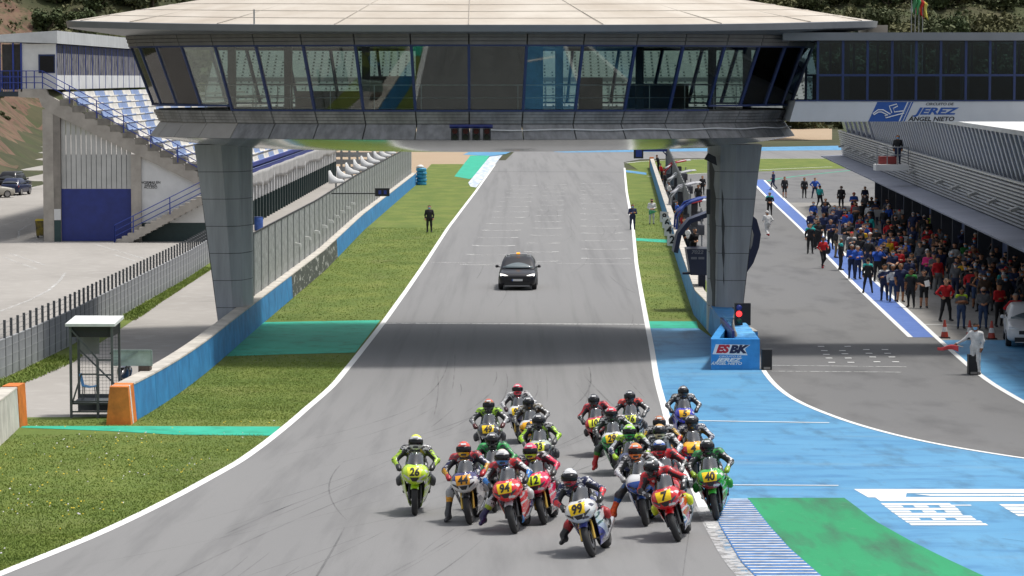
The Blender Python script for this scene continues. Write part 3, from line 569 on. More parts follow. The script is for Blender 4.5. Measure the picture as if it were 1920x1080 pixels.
# two faceted pillars in stacked metal panels
def pillar(xo_t, xi, xo_b, label):
    t = tag(empty('bridge_pillar', ((xi + xo_b) / 2, 112, 0)), label, 'pillar', 'pillars of the control bridge'); n = 7; zt = 7.62
    PM = M((.36, .375, .39), .55, .16, 1.3, metal=.1, key='pillar_panel', stretch=(2, 2, .2), bump=.1, bscale=1.0)
    def prof(z):
        q = z / zt; xo = xo_b + (xo_t - xo_b) * q ** 1.15; s = 1 if xo > xi else -1; w = abs(xo - xi); d = 1.15
        P = [(xi, 112 + d * .75), (xi, 112 + d * .1), (xi + s * w * .2, 112 - d * .8), (xi + s * w * .5, 112 - d * 1.02), (xo, 112 - d * .98), (xo, 112 + d * .75)]
        return [(x, y, z) for x, y in (P if s > 0 else P[::-1])]
    for i in range(n):
        m = MB(); a, b_ = prof(zt * i / n + .012), prof(zt * (i + 1) / n - .012); m.hull(a[::-1], b_[::-1]); m.build('panel', PM, t)
    m = MB(); sh = lambda P: [((x - (xi + xo_b) / 2) * .985 + (xi + xo_b) / 2, (y - 112) * .985 + 112, z) for x, y, z in P]; m.hull(sh(prof(0))[::-1], sh(prof(zt))[::-1]); m.build('core', SEAM, t)
    return t
pillar(XA(370, 112), XA(470, 112), XA(414, 112), 'grey faceted pillar beside the left grandstand fence'); pr = pillar(XA(1424, 112), XA(1329, 112), XA(1386, 112), 'grey faceted pillar standing at the end of the pit wall')
q = MB(); zz = ZA(300, 110); x = XA(1329, 112) - .1; q.hull([(x - .15, 110.9, zz), (x + .35, 110.9, zz - .25), (x + .35, 111.2, zz - .25), (x - .15, 111.2, zz)], [(x, 110.9, zz + .25), (x + .3, 110.9, zz + .1), (x + .3, 111.2, zz + .1), (x, 111.2, zz + .25)]); q.box(x - .05, x + .1, 110.95, 111.2, zz - 2.2, zz - 1.2); q.build('floodlight', DARK, pr)
# start lights hung under the front of the pavilion
Yl = 99.9; x0, x1 = XA(843, Yl), XA(924, Yl); sg = tag(empty('start_lights', ((x0 + x1) / 2, Yl, ZA(265, Yl))), 'row of four black start lights under a blue bar on the bridge front', 'traffic light')
q = MB(); q.tube([(x0, Yl, ZA(237, Yl)), (x1, Yl, ZA(237, Yl))], .07, 8); q.bar((x0 + .2, Yl, ZA(237, Yl)), (x0 + .2, Yl + .6, ZA(237, Yl)), .06); q.bar((x1 - .2, Yl, ZA(237, Yl)), (x1 - .2, Yl + .6, ZA(237, Yl)), .06); q.build('support_bar', NAVY, sg)
for i in range(4):
    xc = XA(853 + i * 20, Yl); h = MB(); h.box(xc - .14, xc + .14, Yl - .08, Yl + .1, ZA(263, Yl), ZA(241, Yl)); hs_ = h.build('lamp_housing', DARK, sg)
    for j, c in enumerate(((.06, .004, .004), (.012, .02, .014))):
        zc = ZA(246 + j * 11, Yl); h = MB(); h.lathe_z([(0.01, 0), (.1, .0), (.1, .02), (0.01, .02)], (0, 0, 0), 14); me = h.mesh('lens', M(c, .15, .05)); o = inst('lens', me, hs_, (xc, Yl - .09, zc), (PI / 2, 0, 0)); o.location = Vector((xc, Yl - .09, zc)) - wloc(hs_)
        h = MB(); h.grid(lambda u, v: (xc + .12 * math.cos(PI * u), Yl - .08 - .16 * v, zc + .12 * math.sin(PI * u)), 8, 1, .008); h.build('visor', DARK, hs_)
# ------------------------------------------------------------ glazed access bridge to the pits
Ya, Yb = 104.0, 108.2; xl, xr = XA(1490, Ya), XA(2080, Ya); zb, zt = ZA(228, Ya), ZA(190, Ya)
ab = tag(empty('access_bridge', (xl, Ya, zb)), 'glazed walkway bridge with white sign band running from the pavilion to the pits', 'bridge')
q = MB(); q.hull([(xl - .2, Ya, zb), (xr, Ya, zb), (xr, Yb, zb), (xl - .2, Yb, zb)], [(xl + .02, Ya, zt), (xr, Ya, zt), (xr, Yb, zt), (xl + .02, Yb, zt)]); q.build('sign_band', M((.52, .53, .55), .5, .06, .6, key='white_band'), ab)
q = MB(); q.box(XA(1480, Ya) - .3, xr, Ya - .25, Yb + .25, ZA(76, Ya), ZA(61, Ya)); q.build('roof_edge', FASC, ab)
q = MB(); q.box(XA(1625, 109), XA(1662, 109), 109, 112, ZA(61, 109), ZA(47, 109)); q.build('roof_box', ROOFM, ab)
q = MB(); q.box(xl + .9, xr, Ya + .1, Yb - .1, zt, zt + .05); q.box(xl + .9, xr, Ya + .1, Yb - .1, ZA(76, Ya) - .06, ZA(76, Ya) - .005); q.box(xl + 1.0, xr, 107.2, 107.3, zt + .05, zt + 1.0); q.build('deck', M((.03, .03, .035), .6, .2), ab)
zm = ZA(141, Ya); zw = ZA(76, Ya); xs_ = [XA(v, Ya) for v in (1532, 1579, 1625, 1671, 1716, 1762, 1809, 1854, 1900, 1946, 1992, 2038, 2080)]
pm_ = FRAME
for Yp, nm in ((Ya + .03, 'front'), (Yb - .03, 'rear')):
    for i in range(len(xs_) - 1):
        for z0, z1 in ((zt + .04, zm - .04), (zm + .04, zw - .02)):
            p = MB(); p.box(xs_[i] + .04, xs_[i + 1] - .04, Yp - .01, Yp + .01, z0, z1); p.build('window_pane', PANED, ab)
    for x in xs_:
        p = MB(); p.box(x - .045, x + .045, Yp - .05, Yp + .05, zt, zw); p.build('mullion', pm_, ab)
    p = MB(); p.box(xs_[0], xr, Yp - .047, Yp + .047, zm - .04, zm + .04); p.box(xl, xr, Yp - .06, Yp + .06, zt, zt + .05); p.build('transom', pm_, ab)
for i in (1, 3, 5, 6, 9): 
    p = MB(); p.box(xs_[i] + .2, xs_[i] + .55, 106.5, 106.6, zt + .05, zw - .06); p.build('inner_panel', M((.10, .11, .115), .6, .2), ab)
yt = Ya - .006; S_ = 5200 / Ya; LB = M((.012, .075, .31), .5, .0, key='sign_blue'); LK = M((.01, .01, .012), .5, 0., key='sign_black')
c = lambda px, py: (XA(px, Ya), ZA(py, Ya))
def flat(name, P, y, mat, parent, th=.01):
    m = MB(); P = [c(*p) if not isinstance(p[0], tuple) else p for p in P]; a = sum(P[i][0] * P[(i + 1) % len(P)][1] - P[(i + 1) % len(P)][0] * P[i][1] for i in range(len(P))); P = P if a > 0 else P[::-1]
    m.hull([(x, y, z) for x, z in P][::-1], [(x, y + th, z) for x, z in P][::-1]); return m.build(name, mat, parent)
flat('logo', [(1644, 191), (1704, 191), (1688, 228), (1627, 228)], yt, LB, ab)
for i in range(3): flat('logo_stripe', [(1700 + i * 4.5, 191), (1702.5 + i * 4.5, 191), (1686.5 + i * 4.5, 227.5), (1684 + i * 4.5, 227.5)], yt - .004, M((.6, .62, .65), .5, 0) if i < 1 else LB, ab)
q = MB(); P = [c(*p) for p in [(1636, 213), (1645, 206), (1655, 206), (1668, 214), (1671, 211), (1666, 199), (1680, 195), (1682, 199), (1674, 203), (1676, 210), (1692, 208), (1694, 212), (1660, 221), (1658, 217), (1664, 216), (1652, 210), (1646, 210), (1638, 215), (1636, 213)]]
q.tube([(x, yt - .012, z) for x, z in P], .022, 5); q.build('logo_track_outline', M((.75, .75, .75), .5, 0), ab)
lettering('lettering', 'CIRCUITO DE', .135, LK, (*[c(1760, 195)[0]], yt - .003, c(1760, 195.3)[1]), ab, .002, .25, sx=1.25); lettering('lettering', 'JEREZ', .35, LB, (c(1752, 209)[0], yt - .003, c(1752, 209)[1]), ab, .014, .35, sx=1.65); lettering('lettering', 'ÁNGEL NIETO', .225, LK, (c(1745, 224)[0], yt - .003, c(1745, 223.3)[1]), ab, .006, .25, sx=1.18)

# ------------------------------------------------------------ left: walls and fences
def wall_run(name, label, P, h, w, mats, cap=None, seg=3.0, cat='wall'):
    """blockwork wall along world points, each block a part"""
    t = tag(empty(name, (*P[0], float(gz(P[0][1])))), label, cat); i = 0
    for (xa, ya), (xb, yb) in zip(P[:-1], P[1:]):
        n = max(1, round(math.hypot(xb - xa, yb - ya) / seg))
        for k in range(n):
            a = (xa + (xb - xa) * (k + .004) / n, ya + (yb - ya) * (k + .004) / n); b = (xa + (xb - xa) * (k + .996) / n, ya + (yb - ya) * (k + .996) / n); z0, z1 = float(gz(a[1])), float(gz(b[1])); d = Vector((b[0] - a[0], b[1] - a[1])).normalized(); nx, ny = d.y * w / 2, -d.x * w / 2
            m = MB(); bt = 1.25; m.hull([(a[0] - nx * bt, a[1] - ny * bt, z0 - .05), (a[0] + nx * bt, a[1] + ny * bt, z0 - .05), (a[0] + nx, a[1] + ny, z0 + h), (a[0] - nx, a[1] - ny, z0 + h)], [(b[0] - nx * bt, b[1] - ny * bt, z1 - .05), (b[0] + nx * bt, b[1] + ny * bt, z1 - .05), (b[0] + nx, b[1] + ny, z1 + h), (b[0] - nx, b[1] - ny, z1 + h)])
            mt = mats(i, (a[1] + b[1]) / 2) if callable(mats) else mats; blk = m.build('block', mt, t)
            if cap:
                m = MB(); e = 1.04; m.hull([(a[0] - nx * e, a[1] - ny * e, z0 + h + .003), (a[0] + nx * e, a[1] + ny * e, z0 + h + .003), (a[0] + nx, a[1] + ny, z0 + h + .05), (a[0] - nx, a[1] - ny, z0 + h + .05)], [(b[0] - nx * e, b[1] - ny * e, z1 + h + .003), (b[0] + nx * e, b[1] + ny * e, z1 + h + .003), (b[0] + nx, b[1] + ny, z1 + h + .05), (b[0] - nx, b[1] - ny, z1 + h + .05)]); m.build('capping', cap, blk)
            i += 1
    return t
wy = [79.6] + list(np.arange(84, 268, 8)) + [268]; MURAL = M((.09, .10, .09), .7, .3, 3, key='mural_grey', col2=(.42, .42, .40), lo=.56, hi=.6, stretch=(1, .35, 1))
ORANGE = M((.62, .17, .025), .7, .25, 2, key='orange_paint', bump=.2)
bw = wall_run('barrier_wall', 'long blue painted concrete barrier wall with orange end beside the left verge', [(float(WX(y)) - .3, y) for y in wy], 1.06, .5, lambda i, y: MURAL if 128 < y < 158 else BWALL, CREAM)
for k, (d0, d1, mt) in enumerate([(0.02, .38, ORANGE), (.385, .60, PLAINW), (.605, 1.25, ORANGE)]):
    y = 78.2 + d0; x = float(WX(79.6)) - .3; m = MB(); z = float(gz(y)); s_ = .78 if k == 0 else .9
    m.hull([(x - .36, 78.2 + d0, z - .05), (x + .36, 78.2 + d0, z - .05), (x + .26, 78.2 + d0 + (.08 if k == 0 else 0), z + 1.08), (x - .26, 78.2 + d0 + (.08 if k == 0 else 0), z + 1.08)], [(x - .36, 78.2 + d1, z - .05), (x + .36, 78.2 + d1, z - .05), (x + .26, 78.2 + d1, z + 1.10), (x - .26, 78.2 + d1, z + 1.10)]); m.build('end_block', mt, bw)
lw = wall_run('concrete_wall', 'short pale concrete wall with an orange end at the left picture edge', [(XA(35, 78) - .25, 77.4), (XA(-20, 68) - .3, 67), (XA(-120, 58), 56)], 1.1, .45, M((.52, .50, .46), .85, .2, 1.5, key='pale_wall', bump=.3), CREAM)
m = MB(); x = XA(35, 78) - .24; z = float(gz(77.9)); m.hull([(x - .26, 77.4, z - .05), (x + .3, 77.4, z - .05), (x + .24, 77.4, z + 1.2), (x - .2, 77.4, z + 1.2)], [(x - .2, 78.2, z - .05), (x + .36, 78.2, z - .05), (x + .3, 78.2, z + 1.2), (x - .14, 78.2, z + 1.2)]); m.build('end_block', ORANGE, lw)
# tall mesh catch fence on the blue wall
cf = tag(empty('catch_fence', (float(WX(118)) - .45, 118, 1.1)), 'tall grey wire catch fence standing on the blue wall', 'fence')
WIRE = M((.50, .51, .50), .5, .25, 3, metal=.5, key='fence_wire'); pan = MB()
for i in range(40): z = 1.1 + i * .066; pan.box(-.008, .008, 0, 2.96, z, z + .036)
for i in range(13): pan.box(-.014, .014, i * .245, i * .245 + .05, 1.1, 3.7)
me = pan.mesh('mesh_panel', WIRE); me2 = None; pst = MB(); pst.box(-.05, .05, -.05, .05, 1.0, 3.78); pme = pst.mesh('post', STEEL); rl = MB(); rl.box(-.03, .03, 0, 2.99, 3.72, 3.79); rme = rl.mesh('top_rail', DARK)
y = 113.5
while y < 266:
    x = float(WX(y)) - .45; x2 = float(WX(y + 3)) - .45; a = -math.atan2(x2 - x, 3)
    for nm, q in (('mesh_panel', me), ('post', pme), ('top_rail', rme)): inst(nm, q, cf, (x, y, 0), (0, 0, a))
    y += 3
for i in range(9):
    yv = 135 + i * 5.5; xv = float(WX(yv)) - .40; s_ = tag(empty('marker_lamp', (xv, yv, 2.15)), 'small white marker lamp fixed along the catch fence', 'lamp', 'small lamps along the catch fence'); m = MB(); m.hull([(xv, yv - .1, 2.1), (xv + .3, yv - .1, 2.08), (xv + .3, yv + .1, 2.08), (xv, yv + .1, 2.1)], [(xv, yv - .1, 2.26), (xv + .26, yv - .08, 2.22), (xv + .26, yv + .08, 2.22), (xv, yv + .1, 2.26)]); m.build('housing', PLAINW, s_); m = MB(); m.bar((xv - .03, yv, 2.12), (xv - .3, yv, 2.12), .03); m.build('bracket', STEEL, s_)
for i in range(11):     # white curved shells behind the fence
    yv = 178 + i * 8.3; xv = float(WX(yv)) - 1.3; sh = tag(empty('shell_seat', (xv, yv, 0)), 'white moulded shell seat raised behind the top of the catch fence', 'seat', 'white shell seats behind the catch fence'); m = MB(); pf_ = [(xv - .45, 3.5), (xv + .55, 3.55), (xv + .5, 3.72), (xv + .1, 3.82), (xv - .2, 4.02), (xv - .38, 4.35), (xv - .47, 4.32)]; m.hull([(a, yv - .3, b_) for a, b_ in pf_], [(a, yv + .3, b_) for a, b_ in pf_]); m.build('shell', PLAINW, sh, smooth=True); m = MB(); m.tube([(xv, yv, 0), (xv, yv, 3.85)], .06, 6); m.build('post', STEEL, sh)
# light board on the fence
Yd = 160; xb = XA(716, Yd); dbd = tag(empty('signal_board', (xb, Yd, ZA(360, Yd))), 'black signal board with two blue lamps fixed to the catch fence', 'signal'); m = MB(); m.box(XA(703, Yd), XA(730, Yd), Yd, Yd + .2, ZA(368, Yd), ZA(353, Yd)); m.build('housing', DARK, dbd)
for p in (712, 722): m = MB(); m.box(XA(p - 2.6, Yd), XA(p + 2.6, Yd), Yd - .02, Yd - .002, ZA(364, Yd), ZA(357, Yd)); m.build('lamp', M((.02, .04, .25), .3, .1), dbd)
m = MB(); m.bar((XA(703, Yd), Yd + .1, ZA(363, Yd)), (float(WX(Yd)) - .45, Yd + .1, ZA(363, Yd)), .06); m.build('arm', DARK, dbd)
# blue covered tyre stack at the far end of the wall
tx, ty = G(790, 347); ts = tag(empty('tyre_stack', (tx, ty, 0)), 'stack of tyres wrapped in blue at the far end of the wall', 'tyre stack')
for k in range(5): m = MB(); m.lathe_z([(.42, k * .33), (.5, k * .33 + .07), (.5, k * .33 + .25), (.42, k * .33 + .32), (.2, k * .33 + .32), (.2, k * .33)], (tx + (k % 2) * .03, ty, 0), 16); m.build('tyre', M((.03, .25, .42), .55, .3, 2), ts, smooth=40)
m = MB(); m.lathe_z([(.42, 1.66), (.30, 1.85), (.12, 1.95)], (tx - .1, ty, 0), 12); m.build('cover', PLAINW, ts, smooth=True)
# prefabricated concrete fence with steel posts by the car park
pf = tag(empty('panel_fence', (float(fence_x(95)), 95, 0)), 'grey prefabricated panel fence with bare posts along the car park', 'fence'); FG = M((.27, .28, .295), .75, .14, 1.2, key='fence_panel'); DK = M((.075, .08, .085), .7, .15, 3, key='fence_post')
pn = MB(); pn.box(-.03, .03, .03, 1.04, -.05, 1.34); pnm = pn.mesh('panel', FG); ln = MB()
for z in (.02, .36, .70, 1.04, 1.31): ln.box(-.036, .036, 0, 1.07, z, z + .04)
lnm = ln.mesh('rail', M((.32, .33, .34), .75, .12, 2)); pp = MB(); pp.box(-.04, .04, -.045, .045, -.05, 1.98); ppm = pp.mesh('post', DK); wr = MB()
for z in (1.52, 1.70, 1.88): wr.box(-.006, .006, 0, 1.07, z, z + .012)
wrm = wr.mesh('wire', STEEL); y = 84.0
while y < 166:
    x = float(fence_x(y)) if y < 156 else float(fence_x(156)); x2 = float(fence_x(min(y + 1.07, 156))); z = float(gz(y)); a = -math.atan2(x2 - x, 1.07)
    for nm, q in (('panel', pnm), ('rail', lnm), ('post', ppm), ('wire', wrm)): inst(nm, q, pf, (x, y, z), (math.atan2(float(gz(y + 1.07)) - z, 1.07), 0, a))
    y += 1.07
# ------------------------------------------------------------ marshal's cage, sign trailer, scooter
cz = lambda y: float(gz(y)); Yc = 80.5; xa, xb2 = XA(128, Yc), XA(206, Yc); z0 = cz(Yc); Yk = Yc + 1.5
cg = tag(empty('marshal_shelter', ((xa + xb2) / 2, Yc, z0)), 'grey wire cage marshal shelter with flat white roof beside the blue wall', 'shelter'); CGM = M((.085, .095, .10), .6, .2, 4, key='cage_steel'); hC = ZA(610, Yc)
m = MB(); m.hull([(xa - .12, Yc - .2, hC - .02), (xb2 + .12, Yc - .2, hC - .02), (xb2 + .12, Yk + .2, hC + .05), (xa - .12, Yk + .2, hC + .05)], [(xa - .12, Yc - .2, hC + .06), (xb2 + .12, Yc - .2, hC + .06), (xb2 + .12, Yk + .2, hC + .14), (xa - .12, Yk + .2, hC + .14)]); m.build('roof', M((.6, .62, .6), .6, .1, 2), cg)
m = MB(); m.box(xa, xb2, Yc + .05, Yk, hC - .35, hC - .04); m.build('roof_box', M((.02, .022, .024), .7, .1), cg)
for x, y in ((xa, Yc), (xb2, Yc), (xa, Yk), (xb2, Yk), (xa + .65 * (xb2 - xa), Yc - .02)):
    m = MB(); m.box(x - .035, x + .035, y - .035, y + .035, z0, hC if x != xa + .65 * (xb2 - xa) else z0 + 1.75); m.build('post', CGM, cg)
m = MB(); xm = xa + .65 * (xb2 - xa)
for p, q_ in [((xa, Yc, hC - .1), (xm, Yc - .02, z0 + 1.75)), ((xm, Yc - .02, z0 + 1.72), (xb2, Yc, z0 + 1.72)), ((xm, Yc - .02, z0 + 1.28), (xb2, Yc, z0 + 1.28)), ((xa + .3, Yc, z0 + 1.3), (xm, Yc, z0 + 1.3)), ((xa, Yc, z0 + .35), (xa + .3, Yc, z0 + 1.3)), ((xa, Yk, z0 + 1.9), (xb2, Yk, z0 + .7)), ((xa, Yc, z0 + .2), (xb2, Yc, z0 + .2)), ((xa, Yc, z0 + .08), (xb2, Yc, z0 + .08)), ((xa, Yc, z0 + .5), (xb2, Yc, z0 + .5))]: m.bar(p, q_, .045)
m.build('brace', CGM, cg); m = MB()
for i in range(13): u = i / 12; m.bar((xa + (xb2 - xa) * u, Yk, z0 + .55), (xa + (xb2 - xa) * u, Yk, hC - .3), .007)
for i in range(20): u = z0 + .55 + (hC - .3 - z0 - .55) * i / 19; m.bar((xa, Yk, u), (xb2, Yk, u), .007)
m.build('wire_mesh', CGM, cg); m = MB(); m.box(xa, xb2, Yk - .03, Yk, z0 + .05, z0 + .55); m.box(xa + .02, xb2 - .02, Yc + .1, Yk - .1, z0 + .40, z0 + .45); m.build('kick_panel', CGM, cg); m = MB(); m.box(xa + .02, xa + .62, Yk - .02, Yk - .0, z0 + 1.75, hC - .36); m.build('board', GREY, cg)
ch = tag(empty('plastic_chair', (xa + .42, Yc + .8, z0 + .45)), 'blue plastic chair inside the wire cage shelter', 'chair'); cbm = M((.10, .32, .60), .5, .1, 4); X0 = xa + .42; Y0 = Yc + .8; Z0 = z0 + .45
m = MB(); m.grid(lambda u, v: (X0 - .2 + .42 * u, Y0 - .2 + .4 * v, Z0 + .42 + .02 * math.cos(6 * u)), 5, 3, .02); m.build('seat', cbm, ch); m = MB(); m.grid(lambda u, v: (X0 - .2 - .08 * u, Y0 - .2 + .4 * v, Z0 + .42 + .36 * u), 3, 3, .02); m.build('backrest', cbm, ch)
for sx, sy in ((-.17, -.15), (.17, -.15), (-.17, .15), (.17, .15)): m = MB(); m.tube([(X0 + sx, Y0 + sy, Z0 + .41), (X0 + sx * 1.2, Y0 + sy * 1.2, Z0)], .015, 5); m.build('leg', CGM, ch)
Yt = 84.5; tl_ = tag(empty('folded_gate', (XA(246, Yt), Yt, cz(Yt))), 'pale green metal panel on a dark block behind the blue wall', 'panel'); PG = M((.36, .47, .42), .6, .2, 2, key='pale_green_paint')
m = MB(); m.box(XA(207, Yt), XA(281, Yt), Yt - .02, Yt + .02, ZA(686, Yt), ZA(657, Yt)); m.build('sheet_panel', PG, tl_)
for a, b_ in (((207, 657), (281, 657)), ((207, 685), (255, 659)), ((281, 686), (281, 657))): m = MB(); m.bar((XA(a[0], Yt), Yt - .05, ZA(a[1], Yt)), (XA(b_[0], Yt), Yt - .05, ZA(b_[1], Yt)), .05); m.build('frame_bar', M((.25, .33, .30), .6, .2), tl_)
m = MB(); m.box(XA(256, Yt), XA(277, Yt), Yt - .1, Yt + .5, cz(Yt), ZA(686, Yt) - .005); m.build('block', M((.09, .07, .055), .8, .3, 4), tl_); m = MB(); m.box(XA(206, Yt) - .03, XA(206, Yt) + .03, Yt - .05, Yt + .05, cz(Yt), ZA(655, Yt)); m.build('post', PG, tl_)
# scooter parked behind the wall, nose to the left of the shelter
def scooter(x, y, z):
    t = tag(empty('scooter', (x, y, z)), 'black scooter parked on the path between the shelter and the blue wall', 'scooter'); bk = M((.012, .012, .014), .25, .1, 4, coat=.6)
    for yy_, r in ((-.6, .24), (.6, .24)): m = MB(); m.lathe_x([(-.05, r - .09), (-.05, r - .02), (0, r), (.05, r - .02), (.05, r - .09)], (x, y + yy_, z + r), 20); m.build('wheel', DARK, t, smooth=40)
    sp_ = lambda yv, w, zt_, zb_: [(x + w * math.copysign(abs(math.cos(a)) ** .7, math.cos(a)), y + yv, z + (zt_ + zb_) / 2 + (zt_ - zb_) / 2 * math.sin(a)) for a in np.linspace(0, 2 * PI, 12, endpoint=False)]
    m = MB(); m.loft([sp_(-.85, .03, .62, .5), sp_(-.62, .12, .72, .38), sp_(-.4, .19, .95, .28), sp_(-.22, .18, .9, .24), sp_(-.1, .17, .35, .2), sp_(.1, .17, .38, .2), sp_(.2, .18, .7, .25), sp_(.6, .18, .78, .4), sp_(.9, .08, .8, .6)][::-1]); m.build('body', bk, t, smooth=50); m = MB(); m.loft([sp_(.1, .13, .8, .7), sp_(.3, .16, .84, .72), sp_(.7, .14, .88, .76)][::-1]); m.build('seat', DARK, t, smooth=50)
    m = MB(); m.tube([(x - .33, y - .30, z + 1.02), (x, y - .36, z + 1.0), (x + .33, y - .30, z + 1.02)], .025, 6); m.build('handlebar', DARK, t)
    for s in (-1, 1): m = MB(); m.tube([(x + s * .25, y - .32, z + 1.02), (x + s * .33, y - .36, z + 1.25)], .01, 5); m.lathe_z([(.02, 0), (.07, .03), (.07, .07), (.02, .1)], (x + s * .35, y - .36, z + 1.22), 8); m.build('mirror', DARK, t)
    m = MB(); m.loft([sp_(-.64, .05, .95, .83), sp_(-.5, .12, 1.02, .8)][::-1]); m.build('headlight', M((.5, .52, .55), .2, .1), t, smooth=50); return t
scooter(XA(229, 90), 90, cz(90))
# ------------------------------------------------------------ left grandstand
Ys = 174.0; GX = lambda p: XA(p, Ys); GZ = lambda p: ZA(p, Ys); YE = 286.0
gs = tag(empty('grandstand', (GX(230), Ys, 0)), 'concrete grandstand with blue and white seats beside the start straight', 'grandstand')
SW = M((.56, .54, .50), .55, .2, 1.2, key='seat_white'); SB = M((.20, .27, .44), .5, .2, 1.2, key='seat_blue')
NR = 13; xT, zT, xF, zF = GX(112), GZ(180), -18.2, 3.9      # top back step and front step
dx = (xF - xT) / NR; dzr = (zT - zF) / NR
step_x = lambda i: xT + dx * i
step_z = lambda i: zT - dzr * i
for i in range(NR):       # concrete treads
    m = MB(); m.box(step_x(i), step_x(i + 1) + .12, Ys + .3, YE, step_z(i) - .42, step_z(i) - .22); m.build('tread', M((.15, .14, .125), .85, .25, 1, key='tread_concrete'), gs)
    m = MB(); m.box(step_x(i) + .05, step_x(i + 1) + .10, Ys - .02, Ys + .29, step_z(i) - .62, step_z(i) - .2); m.build('step_end', M((.20, .185, .16), .85, .25, 2, key='dark_concrete', bump=.3), gs)
m = MB(); rk = [(GX(36), GZ(182)), (GX(36), GZ(167)), (GX(88), GZ(167)), (GX(92), GZ(178)), (xT + .1, step_z(0) - .35), (xF + .1, step_z(NR) - .35), (xF + .1, step_z(NR) - 1.1), (GX(100), GZ(214)), (GX(80), GZ(200)), (GX(74), GZ(184))]
m.hull([(x, Ys, z) for x, z in rk], [(x, Ys + .5, z) for x, z in rk]); m.build('raker_beam', CONCR, gs)
for px0, px1, nm, mt, zt_ in [(80, 100, 'column', CONCR, 205), (100, 113, 'column', M((.22, .20, .175), .85, .2, 1), 212), (245, 264, 'column', CONCR, 290)]:
    m = MB(); m.box(GX(px0) + .003, GX(px1) - .003, Ys + .02, Ys + .7, 0, GZ(zt_)); m.build(nm, mt, gs)
m = MB(); rb = M((.46, .46, .44), .6, .08, 1, metal=.2, key='ribbed_sheet')       # ribbed sheet wall, each sheet a part
for k in range(14):
    a, b_ = GX(113 + k * 9.45), GX(113 + (k + 1) * 9.45); za, zb_ = GZ(213 + k * 5.2), GZ(213 + (k + 1) * 5.2); m = MB()
    m.hull([(a + .02, Ys + .30, GZ(354)), (b_ - .02, Ys + .30, GZ(354)), (b_ - .02, Ys + .36, GZ(354)), (a + .02, Ys + .36, GZ(354))], [(a + .02, Ys + .30, za), (b_ - .02, Ys + .30, zb_), (b_ - .02, Ys + .36, zb_), (a + .02, Ys + .36, za)]); m.build('ribbed_sheet', rb, gs)
m = MB(); m.box(GX(113), GX(245), Ys + .365, Ys + .45, GZ(354), GZ(290)); m.build('sheet_backing', GREY, gs)
m = MB(); m.box(GX(113), GX(245), Ys + .28, Ys + .4, .03, GZ(354.3)); m.build('gate_panel', M((.012, .025, .17), .5, .12, 2, key='navy_gate'), gs)
m = MB(); m.box(GX(100.2), GX(112.8), Ys - .01, Ys + .018, 0, GZ(413)); m.build('green_base', M((.02, .05, .05), .6, .1), gs); m = MB(); m.box(GX(100.2), GX(112.8), Ys - .01, Ys + .018, GZ(412.6), GZ(392)); m.build('white_patch', PLAINW, gs)
m = MB(); m.hull([(GX(264), Ys + .25, GZ(418)), (GX(400), Ys + .25, GZ(418)), (GX(400), Ys + .5, GZ(418)), (GX(264), Ys + .5, GZ(418))], [(GX(264), Ys + .25, GZ(293)), (GX(400), Ys + .25, GZ(358)), (GX(400), Ys + .5, GZ(358)), (GX(264), Ys + .5, GZ(293))]); m.build('white_wall', PLAINW, gs)
m = MB(); m.box(GX(264), GX(420), Ys + .24, Ys + .5, 0, GZ(418.2)); m.build('green_base', M((.015, .035, .035), .6, .1), gs)
for i, tx_ in enumerate(('NORMAS EN', 'GRADA', 'ACCESO')): lettering('lettering', tx_, .22, LK, (GX(281), Ys + .24, GZ(342.5 + i * 4.6)), gs, .004)
# outside stair with blue rail
n = 16
for i in range(n):
    u0, u1 = i / n, (i + 1) / n; x0, x1 = GX(220) + (GX(392) - GX(220)) * u0, GX(220) + (GX(392) - GX(220)) * u1; z1 = (GZ(362)) * u1; m = MB(); m.hull([(x0, Ys - .9, max(0, z1 - .62)), (x1, Ys - .9, max(0, z1 - .52)), (x1, Ys + .1, max(0, z1 - .52)), (x0, Ys + .1, max(0, z1 - .62))], [(x0, Ys - .9, z1), (x1, Ys - .9, z1), (x1, Ys + .1, z1), (x0, Ys + .1, z1)]); m.build('stair_tread', CONCR, gs)
RB = M((.02, .045, .26), .4, .12, 3, key='rail_blue')
def railing(P, h, parent, n, bars=(1., .66, .33), r=.03):
    for z in bars: 
        m = MB(); m.tube([(x, y, q + h * z) for x, y, q in P], r, 6); m.build('rail', RB, parent)
    Q = np.array(P)
    for t in np.linspace(0, len(P) - 1, n): i = min(int(t), len(P) - 2); p = Q[i] + (Q[i + 1] - Q[i]) * (t - i); m = MB(); m.tube([p, p + np.array((0, 0, h))], r * 1.15, 6); m.build('rail_post', RB, parent)
railing([(GX(217), Ys - .95, .0), (GX(218), Ys - .95, .05), (GX(390), Ys - .95, GZ(366))], 1.05, gs, 6)
railing([(GX(0) - .3, Ys - .1, GZ(166)), (GX(82), Ys - .1, GZ(166)), (GX(384), Ys - .1, GZ(332))], 1.1, gs, 13)
m = MB(); m.box(GX(-30), GX(36), Ys, Ys + 3, GZ(181), GZ(172)); m.build('landing', M((.03, .04, .05), .7, .1), gs)
for i in range(12): m = MB(); m.box(GX(0) + i * .105 , GX(0) + i * .105 + .03, Ys + .02, Ys + .05, GZ(172), GZ(140)); m.build('baluster', RB, gs)
